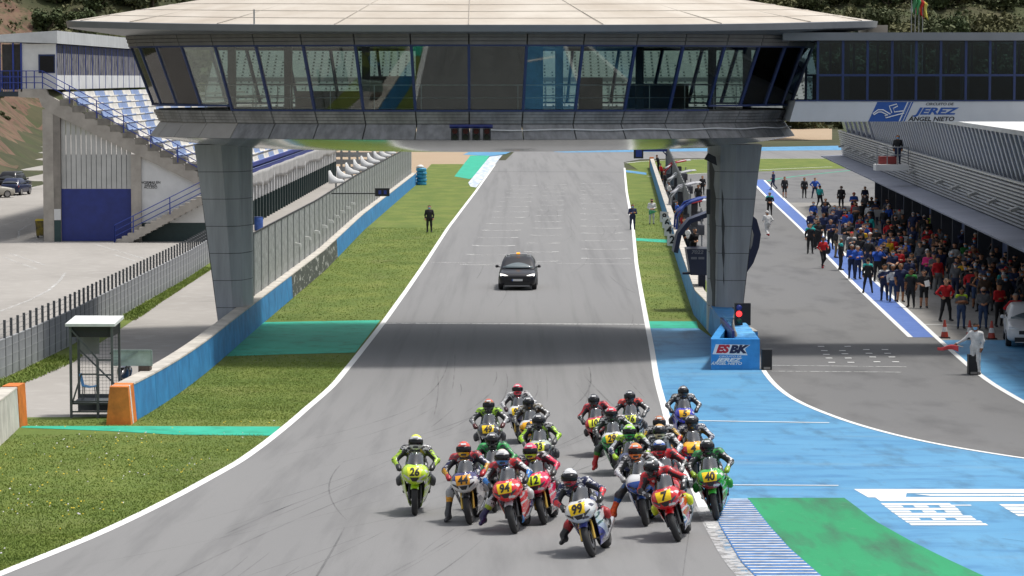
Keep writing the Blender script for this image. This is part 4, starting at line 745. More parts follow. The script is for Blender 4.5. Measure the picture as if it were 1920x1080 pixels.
# seat rows: alternating moulded blocks
sp = MB(); prof = [(0, .0), (.30, .0), (.36, .1), (.32, .16), (.12, .10), (.05, .14), (-.05, .46), (-.11, .44), (-.06, .1)]
LB_ = 4.4; sp.hull([(x, 0, z) for x, z in prof], [(x, LB_ - .12, z) for x, z in prof]); mW = sp.mesh('seat_block', SW, smooth=30); mB = sp.mesh('seat_block', SB, smooth=30)
for i in range(NR):
    k = 0; y = Ys + .5 + (i % 2) * .6
    while y < YE - 3 and (y < 232 or i > 7): inst('seat_block', mB if (k + i) % 2 else mW, gs, (step_x(i) + .22, y, step_z(i) - .215)); y += LB_; k += 1
# front parapet with banner and colonnade
m = MB(); m.box(xF - .05, xF + .12, Ys + .5, YE, 3.65, 4.35); m.build('parapet', M((.02, .035, .24), .45, .15, 2, key='parapet_blue'), gs); m = MB(); m.box(xF + .12, xF + .14, Ys + .5, YE - .2, 3.92, 3.97); m.build('parapet_rail', M((.2, .25, .5), .5, .1), gs)
m = MB(); m.grid(lambda u, v: (xF + .16 + .07 * math.sin(u * 150) * v + .05 * math.sin(u * 61), Ys + 6 + (YE - Ys - 3) * u, 3.68 - (1.05 + .12 * math.sin(u * 37)) * v), 160, 4, .01); m.build('banner', M((.46, .45, .43), .7, .15, 1.5, key='pale_banner', col2=(.30, .29, .28)), gs, smooth=True)
for y in np.arange(Ys + 8, YE, 2.45): 
    m = MB(); m.box(xF - .12, xF + .10, y - .25, y + .25, 1.7, 3.64); p_ = m.build('front_column', PLAINW, gs); m = MB(); m.box(xF - .14, xF + .12, y - .27, y + .27, .0, 1.69); m.build('column_base', M((.012, .032, .032), .6, .1), gs)
m = MB(); m.box(xF - 5, xF - 1.6, Ys + 3, YE, 0, 3.6); m.build('under_wall', M((.18, .165, .15), .8, .3, .6), gs)
bx_, by_ = G(485, 432); bn = tag(empty('water_barrel', (bx_, by_, 0)), 'small blue barrel at the foot of the stand columns', 'barrel'); m = MB(); m.lathe_z([(.28, 0), (.30, .1), (.30, .8), (.28, .88)], (bx_, by_, 0), 14); m.build('drum', M((.05, .12, .4), .5, .2), bn, smooth=40); m = MB(); m.lathe_z([(.285, .885), (.285, .92)], (bx_, by_, 0), 14); m.build('lid', M((.03, .06, .2), .5, .2), bn)
# back-of-stand commentary boxes
XB = GX(107); zb0, zb1, zb2 = GZ(168), GZ(141), GZ(83)
m = MB(); m.box(GX(43), XB, Ys + .1, Ys + .2, GZ(167), GZ(82)); m.build('cabin_wall', PLAINW, gs); m = MB(); m.box(GX(74), GX(105), Ys + .06, Ys + .098, GZ(137), GZ(102)); w_ = m.build('cabin_window', FRAME, gs); m = MB(); m.box(GX(77), GX(103), Ys + .03, Ys + .058, GZ(135), GZ(105)); m.build('pane', M((.01, .01, .012), .1, .05), w_)
for k in range(18):
    y = Ys + .2 + k * 3.0; m = MB(); m.box(XB - .06, XB - .005, y + .04, y + 2.96, zb0, zb1); m.build('white_panel', PLAINW, gs); m = MB(); m.box(XB - .02, XB + .012, y - .08, y + .08, zb0, zb2); m.build('box_mullion', RB, gs); m = MB(); m.box(XB - .05, XB - .03, y + .1, y + 2.9, zb1, zb1 + (zb2 - zb1) * .72); m.build('torn_blind', M((.36, .34, .30), .8, .4, 2.2, key='torn_blind', col2=(.05, .05, .05), lo=.5, hi=.56, stretch=(1, 2.2, .5)), gs)
    for q in range(1, 4): m = MB(); m.box(XB - .028, XB - .01, y + q * .75 - .03, y + q * .75 + .03, zb1, zb2); m.build('box_bar', RB, gs)
m = MB(); m.box(XB - 3.4, XB - .08, Ys + .25, Ys + 54, zb0, zb2); m.build('box_interior', M((.05, .048, .045), .8, .2), gs)
m = MB(); m.hull([(GX(-40), Ys - .3, GZ(77)), (XB + .15, Ys - .3, GZ(81.5)), (XB + .15, Ys + 54, GZ(81.5)), (GX(-40), Ys + 54, GZ(77))], [(GX(-40), Ys - .3, GZ(68)), (XB + .15, Ys - .3, GZ(57.5)), (XB + .15, Ys + 54, GZ(57.5)), (GX(-40), Ys + 54, GZ(68))]); m.build('box_roof', M((.55, .56, .56), .5, .12, .6, metal=.2, key='roof_sheet', stretch=(1, 6, 1)), gs)
for px in (2, 27, 42): m = MB(); m.box(GX(px) - .05, GX(px) + .05, Ys, Ys + .1, GZ(172), GZ(80)); m.build('roof_post', RB, gs)
# yellow wheeled bin, steel barriers behind the stand
x, y = G(76, 446); bi = tag(empty('yellow_bin', (x, y, 0)), 'yellow and black wheeled bin beside the grandstand column', 'bin'); m = MB(); m.hull([(x - .22, y - .25, .15), (x + .22, y - .25, .15), (x + .22, y + .25, .15), (x - .22, y + .25, .15)], [(x - .28, y - .32, 1.1), (x + .28, y - .32, 1.1), (x + .28, y + .32, 1.1), (x - .28, y + .32, 1.1)]); m.build('body', M((.45, .33, .02), .5, .3, 3, col2=(.03, .03, .03)), bi); m = MB(); m.hull([(x - .3, y - .34, 1.105), (x + .3, y - .34, 1.105), (x + .3, y + .34, 1.105), (x - .3, y + .34, 1.105)], [(x - .24, y - .28, 1.22), (x + .24, y - .28, 1.22), (x + .24, y + .28, 1.22), (x - .24, y + .28, 1.22)]); m.build('lid', M((.6, .45, .03), .5, .1), bi)
for s in (-1, 1): m = MB(); m.lathe_x([(-.04, .03), (-.04, .12), (.04, .12), (.04, .03)], (x + s * .2, y + .2, .13), 12); m.build('wheel', DARK, bi)
Yg = 290; rf = tag(empty('steel_guardrail', (XA(640, Yg), Yg, 0)), 'stacked steel guardrail on posts behind the end of the stand', 'barrier')
for i in range(4): m = MB(); z = .5 + i * .75; m.box(XA(560, Yg), XA(735, Yg), Yg, Yg + .08, z, z + .5); m.build('rail', STEEL, rf)
for px in (628, 640, 655, 670, 699, 724): m = MB(); m.box(XA(px, Yg) - .12, XA(px, Yg) + .12, Yg + .09, Yg + .3, 0, 5.6 if px > 660 else 3.6); m.build('post', STEEL, rf)

# ------------------------------------------------------------ far grandstand seen through the glass
Yf = 455.; fs_ = tag(empty('far_grandstand', (0, Yf, 0)), 'distant grandstand of pale seats seen through the pavilion windows', 'grandstand'); FSM = M((.46, .48, .46), .7, .06, 1, key='far_seat'); FST = M((.40, .42, .40), .8, .1, 1, key='far_terrace'); x0, x1 = XA(380, Yf) , XA(1545, Yf)
for i in range(24): z = 5.0 + i * .55; y = Yf + i * 1.1; m = MB(); m.box(x0, x1, y, y + 1.1, z - .55, z); m.build('terrace_step', FST, fs_)
ds = MB(); dk = MB()
for i in range(24):
    z = 5.0 + i * .55; y = Yf + i * 1.1
    for x in np.arange(x0 + .5, x1 - .5, 1.3):
        if (int((x - x0) / 22) * 22 + 18 < x - x0 + i * .5 < int((x - x0) / 22) * 22 + 20.5): continue
        ds.box(x, x + .9, y + .3, y + .75, z + .002, z + .4); dk.box(x + .95, x + 1.25, y + .35, y + .7, z + .002, z + .22)
tag(ds.build('seats', FSM, fs_), kind='stuff'); tag(dk.build('seat_gaps', M((.05, .06, .055), .8, .1), fs_), kind='stuff')
m = MB(); m.box(x0, x1, Yf + 9, Yf + 9.2, 9.6, 10.3); m.build('gangway_rail', M((.10, .11, .11), .7, .1), fs_)
# ------------------------------------------------------------ pit building on the right
d1 = np.array((.0508, 1.0)); PX = lambda y: 18.62 + .0508 * (y - 100.8)        # canopy edge line
pb = tag(empty('pit_building', (PX(110) + 4, 110, 0)), 'long pit building with slatted metal balcony, louvred glass front and overhanging canopy', 'building'); SLAT = M((.62, .62, .61), .4, .1, 1.5, metal=.5, key='slat_metal'); y0p, y1p = 72., 222.
def lo(off, z, y): return (PX(y) + off, y, z)
def longbox(o0, o1, z0a, z1a, name, mat, parent=pb, ya=y0p, yb=y1p):
    m = MB(); m.hull([lo(o0, z0a, ya), lo(o1, z0a, ya), lo(o1, z1a, ya), lo(o0, z1a, ya)], [lo(o0, z0a, yb), lo(o1, z0a, yb), lo(o1, z1a, yb), lo(o0, z1a, yb)]); return m.build(name, mat, parent)
m = MB(); m.hull([lo(0, 3.95, y0p), lo(3.5, 3.8, y0p), lo(3.5, 4.14, y0p), lo(0, 4.02, y0p)], [lo(0, 3.95, y1p + 1), lo(3.5, 3.8, y1p + 1), lo(3.5, 4.14, y1p + 1), lo(0, 4.02, y1p + 1)]); m.build('canopy', M((.20, .215, .27), .6, .1, .6, metal=.2, key='canopy_sheet'), pb)
sl2 = MB(); 
for i in range(11):      # slats of the balcony front, leaning out
    z = 4.13 + i * .168; o_ = 1.62 - .03 * i
    m = MB()
    for a, b_ in ((y0p, 112), (112.08, 138), (138.08, 164), (164.08, 192), (192.08, y1p)): m.hull([lo(o_, z, a), lo(o_ + .1, z + .02, a), lo(o_ + .1, z + .115, a), lo(o_ - .03, z + .09, a)], [lo(o_, z, b_), lo(o_ + .1, z + .02, b_), lo(o_ + .1, z + .115, b_), lo(o_ - .03, z + .09, b_)])
    m.build('slat', SLAT, pb)
longbox(1.74, 1.82, 4.15, 5.95, 'slat_backing', M((.06, .06, .062), .8, .1)); longbox(1.26, 1.45, 6.0, 6.08, 'balcony_rail', SLAT)
longbox(1.8, 3.6, 4.4, 4.5, 'balcony_floor', GREY)
GB = glassy('louvre_glass', (.35, .45, .62), .25, .12); m = MB(); m.hull([lo(1.9, 5.6, y0p), lo(2.0, 5.6, y0p), lo(1.35, 8.0, y0p), lo(1.2, 8.0, y0p)], [lo(1.9, 5.6, y1p), lo(2.0, 5.6, y1p), lo(1.35, 8.0, y1p), lo(1.2, 8.0, y1p)]); m.build('glass_wall', M((.016, .034, .12), .2, .4, .25, key='blue_glazing', spec=.5), pb)
fin = MB(); fin.hull([(-1.72, -.16, 5.6), (-1.61, -.16, 5.6), (-1.61, .16, 5.6), (-1.72, .16, 5.6)], [(-2.44, -.16, 8.0), (-2.31, -.16, 8.0), (-2.31, .16, 8.0), (-2.44, .16, 8.0)]); fme = fin.mesh('louvre_fin', M((.50, .52, .56), .4, .1, 2, metal=.2, key='louvre'))
for y in np.arange(90, 190, 1.5): inst('louvre_fin', fme, pb, lo(3.52, 0, y))
for y in np.arange(192, 222, 5): inst('louvre_fin', fme, pb, lo(3.52, 0, y))
m = MB(); m.hull([lo(1.0, 8.01, y0p), lo(24, 8.2, y0p), lo(24, 8.5, y0p), lo(1.0, 8.2, y0p)], [lo(1.0, 8.01, y1p), lo(24, 8.2, y1p), lo(24, 8.5, y1p), lo(1.0, 8.2, y1p)]); m.build('roof', M((.62, .62, .61), .6, .08, .5, key='pit_roof'), pb)
longbox(6.5, 20, 0, 7.2, 'rear_block', M((.12, .12, .13), .8, .15))
for i, y in enumerate(np.arange(y0p, y1p - 6, 6.2)): 
    m = MB(); m.hull([lo(3.7, 0, y), lo(6.45, 0, y), lo(6.45, 0, y + .35), lo(3.7, 0, y + .35)], [lo(3.7, 3.78, y), lo(6.45, 3.78, y), lo(6.45, 3.78, y + .35), lo(3.7, 3.78, y + .35)]); m.build('garage_pier', M((.05, .055, .07), .7, .1), pb); 
    if i % 3 == 1: m = MB(); m.hull([lo(4.2, 0, y + .4), lo(4.25, 0, y + .4), lo(4.25, 0, y + 6.1), lo(4.2, 0, y + 6.1)], [lo(4.2, 3.7, y + .4), lo(4.25, 3.7, y + .4), lo(4.25, 3.7, y + 6.1), lo(4.2, 3.7, y + 6.1)]); m.build('garage_door', M((.08, .11, .22), .6, .2, 1), pb)
for y in list(np.arange(106, 222, 7.5)):
    if abs(y - 152) < 6: continue
    x, _, z = lo(1.35, 4.95, y); m = MB(); m.hull([(x - .22, y - .3, z - .16), (x + .15, y - .3, z - .05), (x + .15, y + .3, z - .05), (x - .22, y + .3, z - .16)], [(x - .25, y - .3, z - .04), (x + .12, y - .3, z + .09), (x + .12, y + .3, z + .09), (x - .25, y + .3, z - .04)]); m.build('spotlight', M((.30, .30, .29), .4, .1), pb)
# little balcony cage with a red box
Yq = 160.; xq = XA(1671, Yq); zq = ZA(308, Yq); bc = MB(); bc.box(xq - .95, xq + .95, Yq - .6, Yq + .6, zq - .35, zq); bc.build('cage_floor', PLAINW, pb)
for z in (.55, 1.0): m = MB(); m.tube([(xq - .9, Yq + .55, zq + z), (xq - .9, Yq - .55, zq + z), (xq + .9, Yq - .55, zq + z), (xq + .9, Yq + .55, zq + z)], .03, 6); m.build('cage_rail', STEEL, pb)
for x in (-.9, -.3, .3, .9): m = MB(); m.tube([(xq + x, Yq - .55, zq), (xq + x, Yq - .55, zq + 1.0)], .03, 6); m.build('cage_post', STEEL, pb)
m = MB(); m.box(xq - .7, xq + .3, Yq - .1, Yq + .4, zq + .002, zq + .45); m.build('red_box', M((.22, .03, .03), .6, .2), pb)
# ------------------------------------------------------------ pit wall
pwp = [(float(pw(y)) + .22, y) for y in [100.5] + list(np.arange(108, 312, 12)) + [315]]
pwl = wall_run('pit_wall', 'long blue pit wall with cream top between grass verge and pit lane', pwp, 1.05, .4, M((.03, .21, .50), .6, .2, 1.2, key='pit_wall_blue', col2=(.05, .28, .58)), CREAM)
m = MB(); x, y = pwp[-1]; m.hull([(x - .25, y, 0), (x + .25, y, 0), (x + .25, y + 1.2, 0), (x - .25, y + 1.2, 0)], [(x - .22, y, 1.25), (x + .22, y, 1.25), (x + .22, y + 1.2, 1.25), (x - .22, y + 1.2, 1.25)]); m.build('end_block', ORANGE, pwl)
pfn = tag(empty('pit_screen', (float(pw(200)) + 1.2, 200, 0)), 'grey sheet screen fence standing along the pit lane side of the pit wall', 'fence')
for y in np.arange(178, 318, 5.): 
    a, b_ = float(pw(y)) + 1.25 + (y - 178) * .004, float(pw(y + 5)) + 1.25 + (y - 173) * .004; m = MB(); m.hull([(a, y + .03, 0), (a + .06, y + .03, 0), (b_ + .06, y + 4.97, 0), (b_, y + 4.97, 0)], [(a, y + .03, 2.75), (a + .06, y + .03, 2.75), (b_ + .06, y + 4.97, 2.75), (b_, y + 4.97, 2.75)]); m.build('screen_panel', M((.17, .175, .165), .7, .2, 2, key='screen'), pfn); m = MB(); m.box(a - .05, a + .1, y - .03, y + .03, 0, 2.85); m.build('post', STEEL, pfn)
# blue block at the pit exit with lettering, and the low side walls round the pillar foot
Yb0 = G(1380, 694)[1]; xa_, xb_ = XA(1336, Yb0), XA(1427, Yb0); zt0 = ZA(636, Yb0); zg = float(gz(Yb0))
bb = tag(empty('pit_exit_block', ((xa_ + xb_) / 2, Yb0, zg)), 'bright blue barrier box with white and red lettering at the pit exit', 'barrier'); BB = M((.025, .25, .62), .5, .12, 1.5, key='bright_blue', col2=(.04, .31, .70))
m = MB(); m.box(xa_, xb_, Yb0, Yb0 + .35, zg - .05, zt0); m.build('front_panel', BB, bb)
m = MB(); x2, y2 = float(pw(100.5)) + .02, 100.6; m.hull([(xa_, Yb0 + .352, zg - .05), (xa_ + .3, Yb0 + .352, zg - .05), (x2 + .3, y2 + 7, -.05), (x2, y2 + 7, -.05)], [(xa_, Yb0 + .352, zt0), (xa_ + .3, Yb0 + .352, zt0), (x2 + .3, y2 + 7, 1.3), (x2, y2 + 7, 1.3)]); m.build('side_panel', BB, bb)
m = MB(); m.hull([(xb_ - .85, Yb0 + .352, zg), (xb_ - .02, Yb0 + .352, zg), (xb_ + .1, 112, -.05), (xb_ - .7, 112, -.05)], [(xb_ - .85, Yb0 + .352, zt0 + .02), (xb_ - .02, Yb0 + .352, zt0 + .02), (xb_ + .1, 112, 1.1), (xb_ - .7, 112, 1.1)]); m.build('foam_side', BB, bb)
for k in range(5): y = Yb0 + .4 + k * 1.6; m = MB(); xx = xb_ - .8 + .012 * k; m.hull([(xx, y, zt0 + .02), (xx + .74, y, zt0 + .02), (xx + .74, y + 1.5, zt0 + .02), (xx, y + 1.5, zt0 + .02)], [(xx + .06, y + .1, zt0 + .14), (xx + .68, y + .08, zt0 + .17), (xx + .68, y + 1.4, zt0 + .15), (xx + .06, y + 1.42, zt0 + .13)]); m.build('foam_pad', M((.10, .36, .66), .7, .3, 2.5, key='faded_foam'), bb)
m = MB(); m.grid(lambda u, v: (xa_ + .75 + .55 * u ** 2 + .2 * v, Yb0 + .45 + 6.5 * u, zg + .02 + (1.2 + .5 * u) * v), 8, 4, .04); m.build('tarpaulin', M((.40, .39, .37), .8, .35, 2, col2=(.12, .12, .12), key='grey_tarp'), bb, smooth=True); m = MB(); m.box(xb_ - .95, xb_ - .86, Yb0 + .36, Yb0 + 6, zg, zt0 + .25); m.build('inner_panel', NAVY, bb)
ce = lambda px, py: (XA(px, Yb0), Yb0 - .004, ZA(py, Yb0)); RED = M((.50, .01, .03), .5, 0, key='sign_red'); NV = M((.006, .012, .06), .5, 0, key='sign_navy'); SWH = M((.78, .78, .78), .5, 0, key='sign_white')
m = MB(); P = [(1344, 645.5), (1409, 646.5), (1399, 654), (1404, 666), (1338, 664)]; P = [ce(*p) for p in P]; m.hull([(x, Yb0 - .005, z) for x, _, z in P], [(x, Yb0 - .001, z) for x, _, z in P]); m.build('logo_plate', SWH, bb)
def lt(t_, sz, mt, px, py, bold, sh, sx): x, y, z = ce(px, py); lettering('lettering', t_, sz, mt, (x, y - .006, z), bb, bold, sh, sx=sx)
lt('ES', .37, RED, 1355.5, 655, .022, .3, 1.15); lt('BK', .37, NV, 1384.5, 655.5, .022, .3, 1.25); lt('CIRCUITO DE', .085, SWH, 1371, 668.5, .001, .2, 1.5); lt('JEREZ', .17, SWH, 1367, 675, .008, .35, 1.9); lt('ÁNGEL NIETO', .125, SWH, 1364, 681.8, .004, .25, 1.35)
def speaker_box(px, py, w, h, label, name='black_box'):
    x, y = G(px, py); z = float(gz(y)); s = 5200 / y; t = tag(empty(name, (x, y, z)), label, 'box'); w /= s; h /= s; m = MB(); m.box(x - w / 2, x + w / 2, y, y + .35, z, z + h); m.build('cabinet', DARK, t); m = MB(); m.box(x - w / 2 + .04, x + w / 2 - .04, y - .02, y - .002, z + h * .22, z + h - .04); m.build('face_panel', M((.02, .02, .022), .8, .1), t); m = MB(); m.box(x - w * .32, x + w * .32, y - .03, y - .002, z + .03, z + h * .15); m.build('foot', M((.30, .28, .26), .6, .1), t)
speaker_box(1438, 694, 19, 39, 'black box standing right of the blue lettered barrier'); speaker_box(1826, 703, 20, 38, 'black box standing beside the white marshal with the red flag')
# pit exit traffic light
Yr = 101.; tlp = tag(empty('pit_exit_light', (XA(1390, Yr), Yr, 0)), 'black traffic light with glowing red lamp above the blue barrier', 'traffic light')
for px, nm in ((1387, 'head'), (1402, 'head')):
    Yh = Yr + (0 if px < 1390 else 1.2); m = MB(); m.box(XA(px - 7.5, Yh), XA(px + 7.5, Yh), Yh, Yh + .25, ZA(610, Yh), ZA(569, Yh)); hd = m.build('lamp_head', DARK, tlp); m = MB(); m.tube([(XA(px, Yh), Yh + .1, 0), (XA(px, Yh), Yh + .1, ZA(609, Yh))], .05, 8); m.build('pole', DARK, tlp)
    if px < 1390:
        for py, mt in ((577, M((.02, .035, .20), .3, .1)), (588.5, lit('red_lamp', (1., .03, .03), 2.2)), (602, M((.01, .05, .03), .3, .1))):
            m = MB(); x, z = XA(px + .5, Yh), ZA(py, Yh); m.loft([[(x + r * math.cos(a), Yh - d, z + r * math.sin(a)) for a in np.linspace(0, 2 * PI, 16, endpoint=False)] for r, d in ((.11, .005), (.09, .04), (.02, .055))][::-1]); m.build('lens', mt, hd, smooth=True)
# navy timing stand with big ring, half hidden by the pillar
Yn = 122.; nv = tag(empty('timing_stand', (XA(1350, Yn), Yn, 0)), 'navy blue timing stand with ring-shaped frame behind the pit pillar', 'stand'); NVY = M((.010, .016, .055), .4, .15, 2, key='dark_navy'); cx = lambda px, py: (XA(px, Yn), ZA(py, Yn))
def slabn(P, y0_, y1_, name, mat): 
    P = [cx(*p) for p in P]; a = sum(P[i][0] * P[(i + 1) % len(P)][1] - P[(i + 1) % len(P)][0] * P[i][1] for i in range(len(P))); P = P if a > 0 else P[::-1]; m = MB(); m.hull([(x, y0_, z) for x, z in P][::-1], [(x, y1_, z) for x, z in P][::-1]); return m.build(name, mat, nv)
slabn([(1288, 467), (1408, 467), (1394, 516), (1296, 516)], Yn, Yn + 1.6, 'desk_body', NVY); slabn([(1312, 517), (1325, 517), (1325, 572), (1312, 572)], Yn + .3, Yn + .8, 'leg', NVY); slabn([(1372, 517), (1385, 517), (1385, 600), (1372, 600)], Yn + .3, Yn + .8, 'leg', NVY); slabn([(1281, 511), (1296, 511), (1296, 515), (1281, 515)], Yn + .1, Yn + .3, 'step_arm', NVY)
ringp = [(1268, 474), (1275, 440), (1295, 415), (1330, 402), (1370, 398), (1398, 401), (1414, 415), (1421, 440), (1418, 462), (1408, 490), (1390, 516)]
m = MB(); Q = [cx(*p) for p in ringp]; Rg = []
for i, (x, z) in enumerate(Q): 
    a, b_ = Q[max(i - 1, 0)], Q[min(i + 1, len(Q) - 1)]; d = Vector((b_[0] - a[0], b_[1] - a[1])).normalized(); w = .10 if i < 5 else .16; Rg.append([(x - d.y * w, Yn, z + d.x * w), (x + d.y * w, Yn, z - d.x * w), (x + d.y * w, Yn + 1.5, z - d.x * w), (x - d.y * w, Yn + 1.5, z + d.x * w)])
m.loft(Rg); m.build('ring_frame', NVY, nv, smooth=40)
lettering('lettering', '7022', .22, M((.16, .17, .22), .5, 0), (cx(1308, 473)[0], Yn - .006, cx(1308, 473)[1]), nv, .006, .2, sx=1.2)
for i in range(2): m = MB(); x, z = cx(1302 + i * 14, 484); m.box(x - .13, x + .13, Yn - .008, Yn - .001, z - .05, z + .05); m.build('logo_patch', M((.14, .15, .2), .5, .0), nv)
# second blue arch and team stands along the pit wall
def arch(px, py, wpx, hpx, col, label, Y):
    s = 5200 / Y; x, z0_ = XA(px, Y), 0; w, h = wpx / s, hpx / s; t = tag(empty('team_stand', (x, Y, 0)), label, 'stand', 'team stands along the pit wall'); m = MB(); P = [(x - w * .5, Y, 1.0), (x - w * .48, Y, h * .62), (x - w * .2, Y, h * .9), (x + w * .3, Y, h)]; m.tube(P, .07, 6); m.build('frame', M(col, .4, .1), t); m = MB(); m.tube([(a, b_ + 2.2, c_) for a, b_, c_ in P], .07, 6); m.build('frame', M(col, .4, .1), t)
    m = MB(); m.grid(lambda u, v: (x - w * .48 + w * .95 * u, Y + 2.2 * v, h * .72 + h * .30 * math.sin(u * 1.6)), 6, 3, .04); m.build('canopy', M((.5, .5, .52), .6, .15, 2) if col[2] < .1 else M(col, .5, .1), t, smooth=True); m = MB(); m.box(x - w * .45, x + w * .35, Y + .05, Y + 2.1, .75, 1.35); m.build('desk', M((.06, .06, .07), .5, .3, 2), t)
    for a in (-.42, .3): m = MB(); m.box(x + w * a - .04, x + w * a + .04, Y + .9, Y + 1.0, 0, h * .75); m.build('post', STEEL, t)
    for a in (-.2, .05): m = MB(); m.hull([(x + w * a - .2, Y + .0, 1.36), (x + w * a + .2, Y, 1.36), (x + w * a + .2, Y + .5, 1.36), (x + w * a - .2, Y + .5, 1.36)], [(x + w * a - .18, Y + .1, 2.0), (x + w * a + .18, Y + .1, 2.0), (x + w * a + .14, Y + .35, 2.05), (x + w * a - .14, Y + .35, 2.05)]); m.build('chair', M((.03, .03, .035), .6, .1), t)
arch(1300, 430, 62, 92, (.012, .04, .22), 'team stand with curved blue arch beside the pillar', 168.); arch(1288, 400, 60, 70, (.45, .45, .47), 'white and black team stand behind the curved blue arch', 200.); arch(1280, 370, 56, 60, (.45, .46, .47), 'white team stand halfway along the pit wall', 228.); arch(1272, 345, 50, 52, (.45, .03, .04), 'team stand with red and green canopy below the blue gantry', 258.); arch(1300, 410, 56, 60, (.40, .02, .03), 'team stand with red roof next to the pillar', 184.)
# blue gantry light over the pit wall
Yo = 300.; ga = tag(empty('blue_gantry', (XA(1252, Yo), Yo, 0)), 'blue gantry arm carrying a black light box over the pit wall', 'gantry'); m = MB(); m.box(XA(1251, Yo), XA(1254.5, Yo), Yo, Yo + .3, 0, ZA(274, Yo)); m.build('post', NAVY, ga); m = MB(); m.box(XA(1204, Yo), XA(1254.5, Yo), Yo - .1, Yo - .01, ZA(284, Yo), ZA(274, Yo)); m.build('arm', M((.015, .035, .22), .4, .1), ga); m = MB(); m.box(XA(1188, Yo), XA(1206, Yo), Yo - .4, Yo - .11, ZA(297, Yo), ZA(272, Yo)); bxx = m.build('light_box', DARK, ga); m = MB(); m.box(XA(1192, Yo), XA(1203, Yo), Yo - .44, Yo - .402, ZA(294, Yo), ZA(274, Yo)); m.build('face', M((.012, .03, .20), .4, .1), bxx); m = MB(); m.bar((XA(1243, Yo), Yo + .1, ZA(284, Yo)), (XA(1251, Yo), Yo + .1, ZA(292, Yo)), .12); m.build('brace', NAVY, ga)
# countdown number boards on the pit wall
for n_, px, py in (('8', 1246, 407), ('6', 1251, 418), ('4', 1255, 432), ('2', 1261, 450)):
    Y = G(px, py + 26)[1]; x, z = XA(px, Y), ZA(py, Y); t = tag(empty('number_board', (x, Y, z)), 'white board with black figure %s hung on the pit wall' % n_, 'board', 'number boards on the pit wall'); m = MB(); m.hull([(x - .30, Y - .03, z - .33), (x + .26, Y - .03, z - .36), (x + .26, Y, z - .36), (x - .30, Y, z - .33)], [(x - .28, Y - .03, z + .38), (x + .28, Y - .03, z + .34), (x + .28, Y, z + .34), (x - .28, Y, z + .38)]); m.build('plate', PLAINW, t); lettering('figure', n_, .62, LK, (x, Y - .037, z - .0), t, .02)
# crowd barriers in the pit lane
def barrier(px0, px1, py, label, z1=1.1):
    (xa0, ya0), (xb0, yb0) = G(px0, py), G(px1, py + 4); t = tag(empty('crowd_barrier', (xa0, ya0, 0)), label, 'barrier', 'blue crowd barriers on the apron'); d = math.hypot(xb0 - xa0, yb0 - ya0)
    m = MB(); m.tube([(xa0, ya0, .02), (xa0, ya0, z1), (xb0, yb0, z1), (xb0, yb0, .02)], .04, 6); m.bar((xa0, ya0, .2), (xb0, yb0, .2), .04); m.build('frame', RB, t)
    for i in range(1, 14): u = i / 14; m = MB(); m.bar((xa0 + (xb0 - xa0) * u, ya0 + (yb0 - ya0) * u, .2), (xa0 + (xb0 - xa0) * u, ya0 + (yb0 - ya0) * u, z1), .022); m.build('bar', RB, t)
    return t
barrier(1703, 1737, 444, 'blue railed crowd barrier at the back of the crowd'); barrier(1556, 1582, 442, 'blue crowd barrier beside the pit lane strip'); 
Y = 190.; wl = tag(empty('low_white_board', (XA(1690, Y), Y, 0)), 'low white boarding behind the crowd under the canopy', 'board'); m = MB(); m.box(XA(1640, Y), XA(1727, Y), Y, Y + .1, .75, 1.25); m.build('board', PLAINW, wl)
for p in (1642, 1684, 1725): m = MB(); m.box(XA(p, Y) - .04, XA(p, Y) + .04, Y + .11, Y + .2, 0, 1.2); m.build('post', STEEL, wl)
# traffic cones
for px, py, lb in ((1771, 634, 'red and white traffic cone left of the three'), (1818, 635, 'red and white traffic cone in the middle of the three'), (1859, 636, 'red and white traffic cone nearest the white car')):
    x, y = G(px, py); t = tag(empty('traffic_cone', (x, y, 0)), lb, 'cone', 'traffic cones on the apron'); m = MB(); m.box(x - .2, x + .2, y - .2, y + .2, .012, .05); m.build('base', DARK, t); m = MB(); CM = M((.42, .05, .03), .5, .2, 5)
    r_ = lambda z: .155 - .125 * (z - .05) / .68
    for z0_, z1_, mt in ((.052, .26, CM), (.26, .45, PLAINW), (.45, .73, CM)): m = MB(); m.lathe_z([(r_(z0_), z0_), (r_(z1_), z1_)], (x, y, 0), 14); m.build('cone_band', mt, t, smooth=40)
# flag poles
for i, (px, c1, c2) in enumerate(((1706, (.05, .2, .09), (.5, .5, .5)), (1713, (.05, .28, .10), (.45, .1, .05)), (1720, (.5, .02, .02), (.62, .42, .02)), (1727, (.5, .45, .08), (.5, .03, .03)))):
    Y = 330.; x = XA(px, Y); z1 = ZA(-12 + 3 * i, Y); t = tag(empty('flag_pole', (x, Y, 0)), 'tall white flag pole with limp %s flag behind the pit roof' % ('green and white', 'green', 'red and yellow', 'yellow')[i], 'flag', 'flag poles behind the pits'); m = MB(); m.tube([(x, Y, 0), (x, Y, z1)], [.09, .05], 6); m.build('pole', STEEL, t); m = MB(); m.grid(lambda u, v: (x + .05 + .55 * u + .12 * math.sin(5 * v + i), Y + .25 * math.sin(7 * u + 2 * v), z1 - .2 - 1.9 * v - .5 * u), 8, 8, .02); m.build('flag', bands('flag_cloth%d' % i, [c1, c2, c1], [-.1 + x * 0, .12], k=(1, 0, 0), rough=.8, coat=0), t, smooth=True)

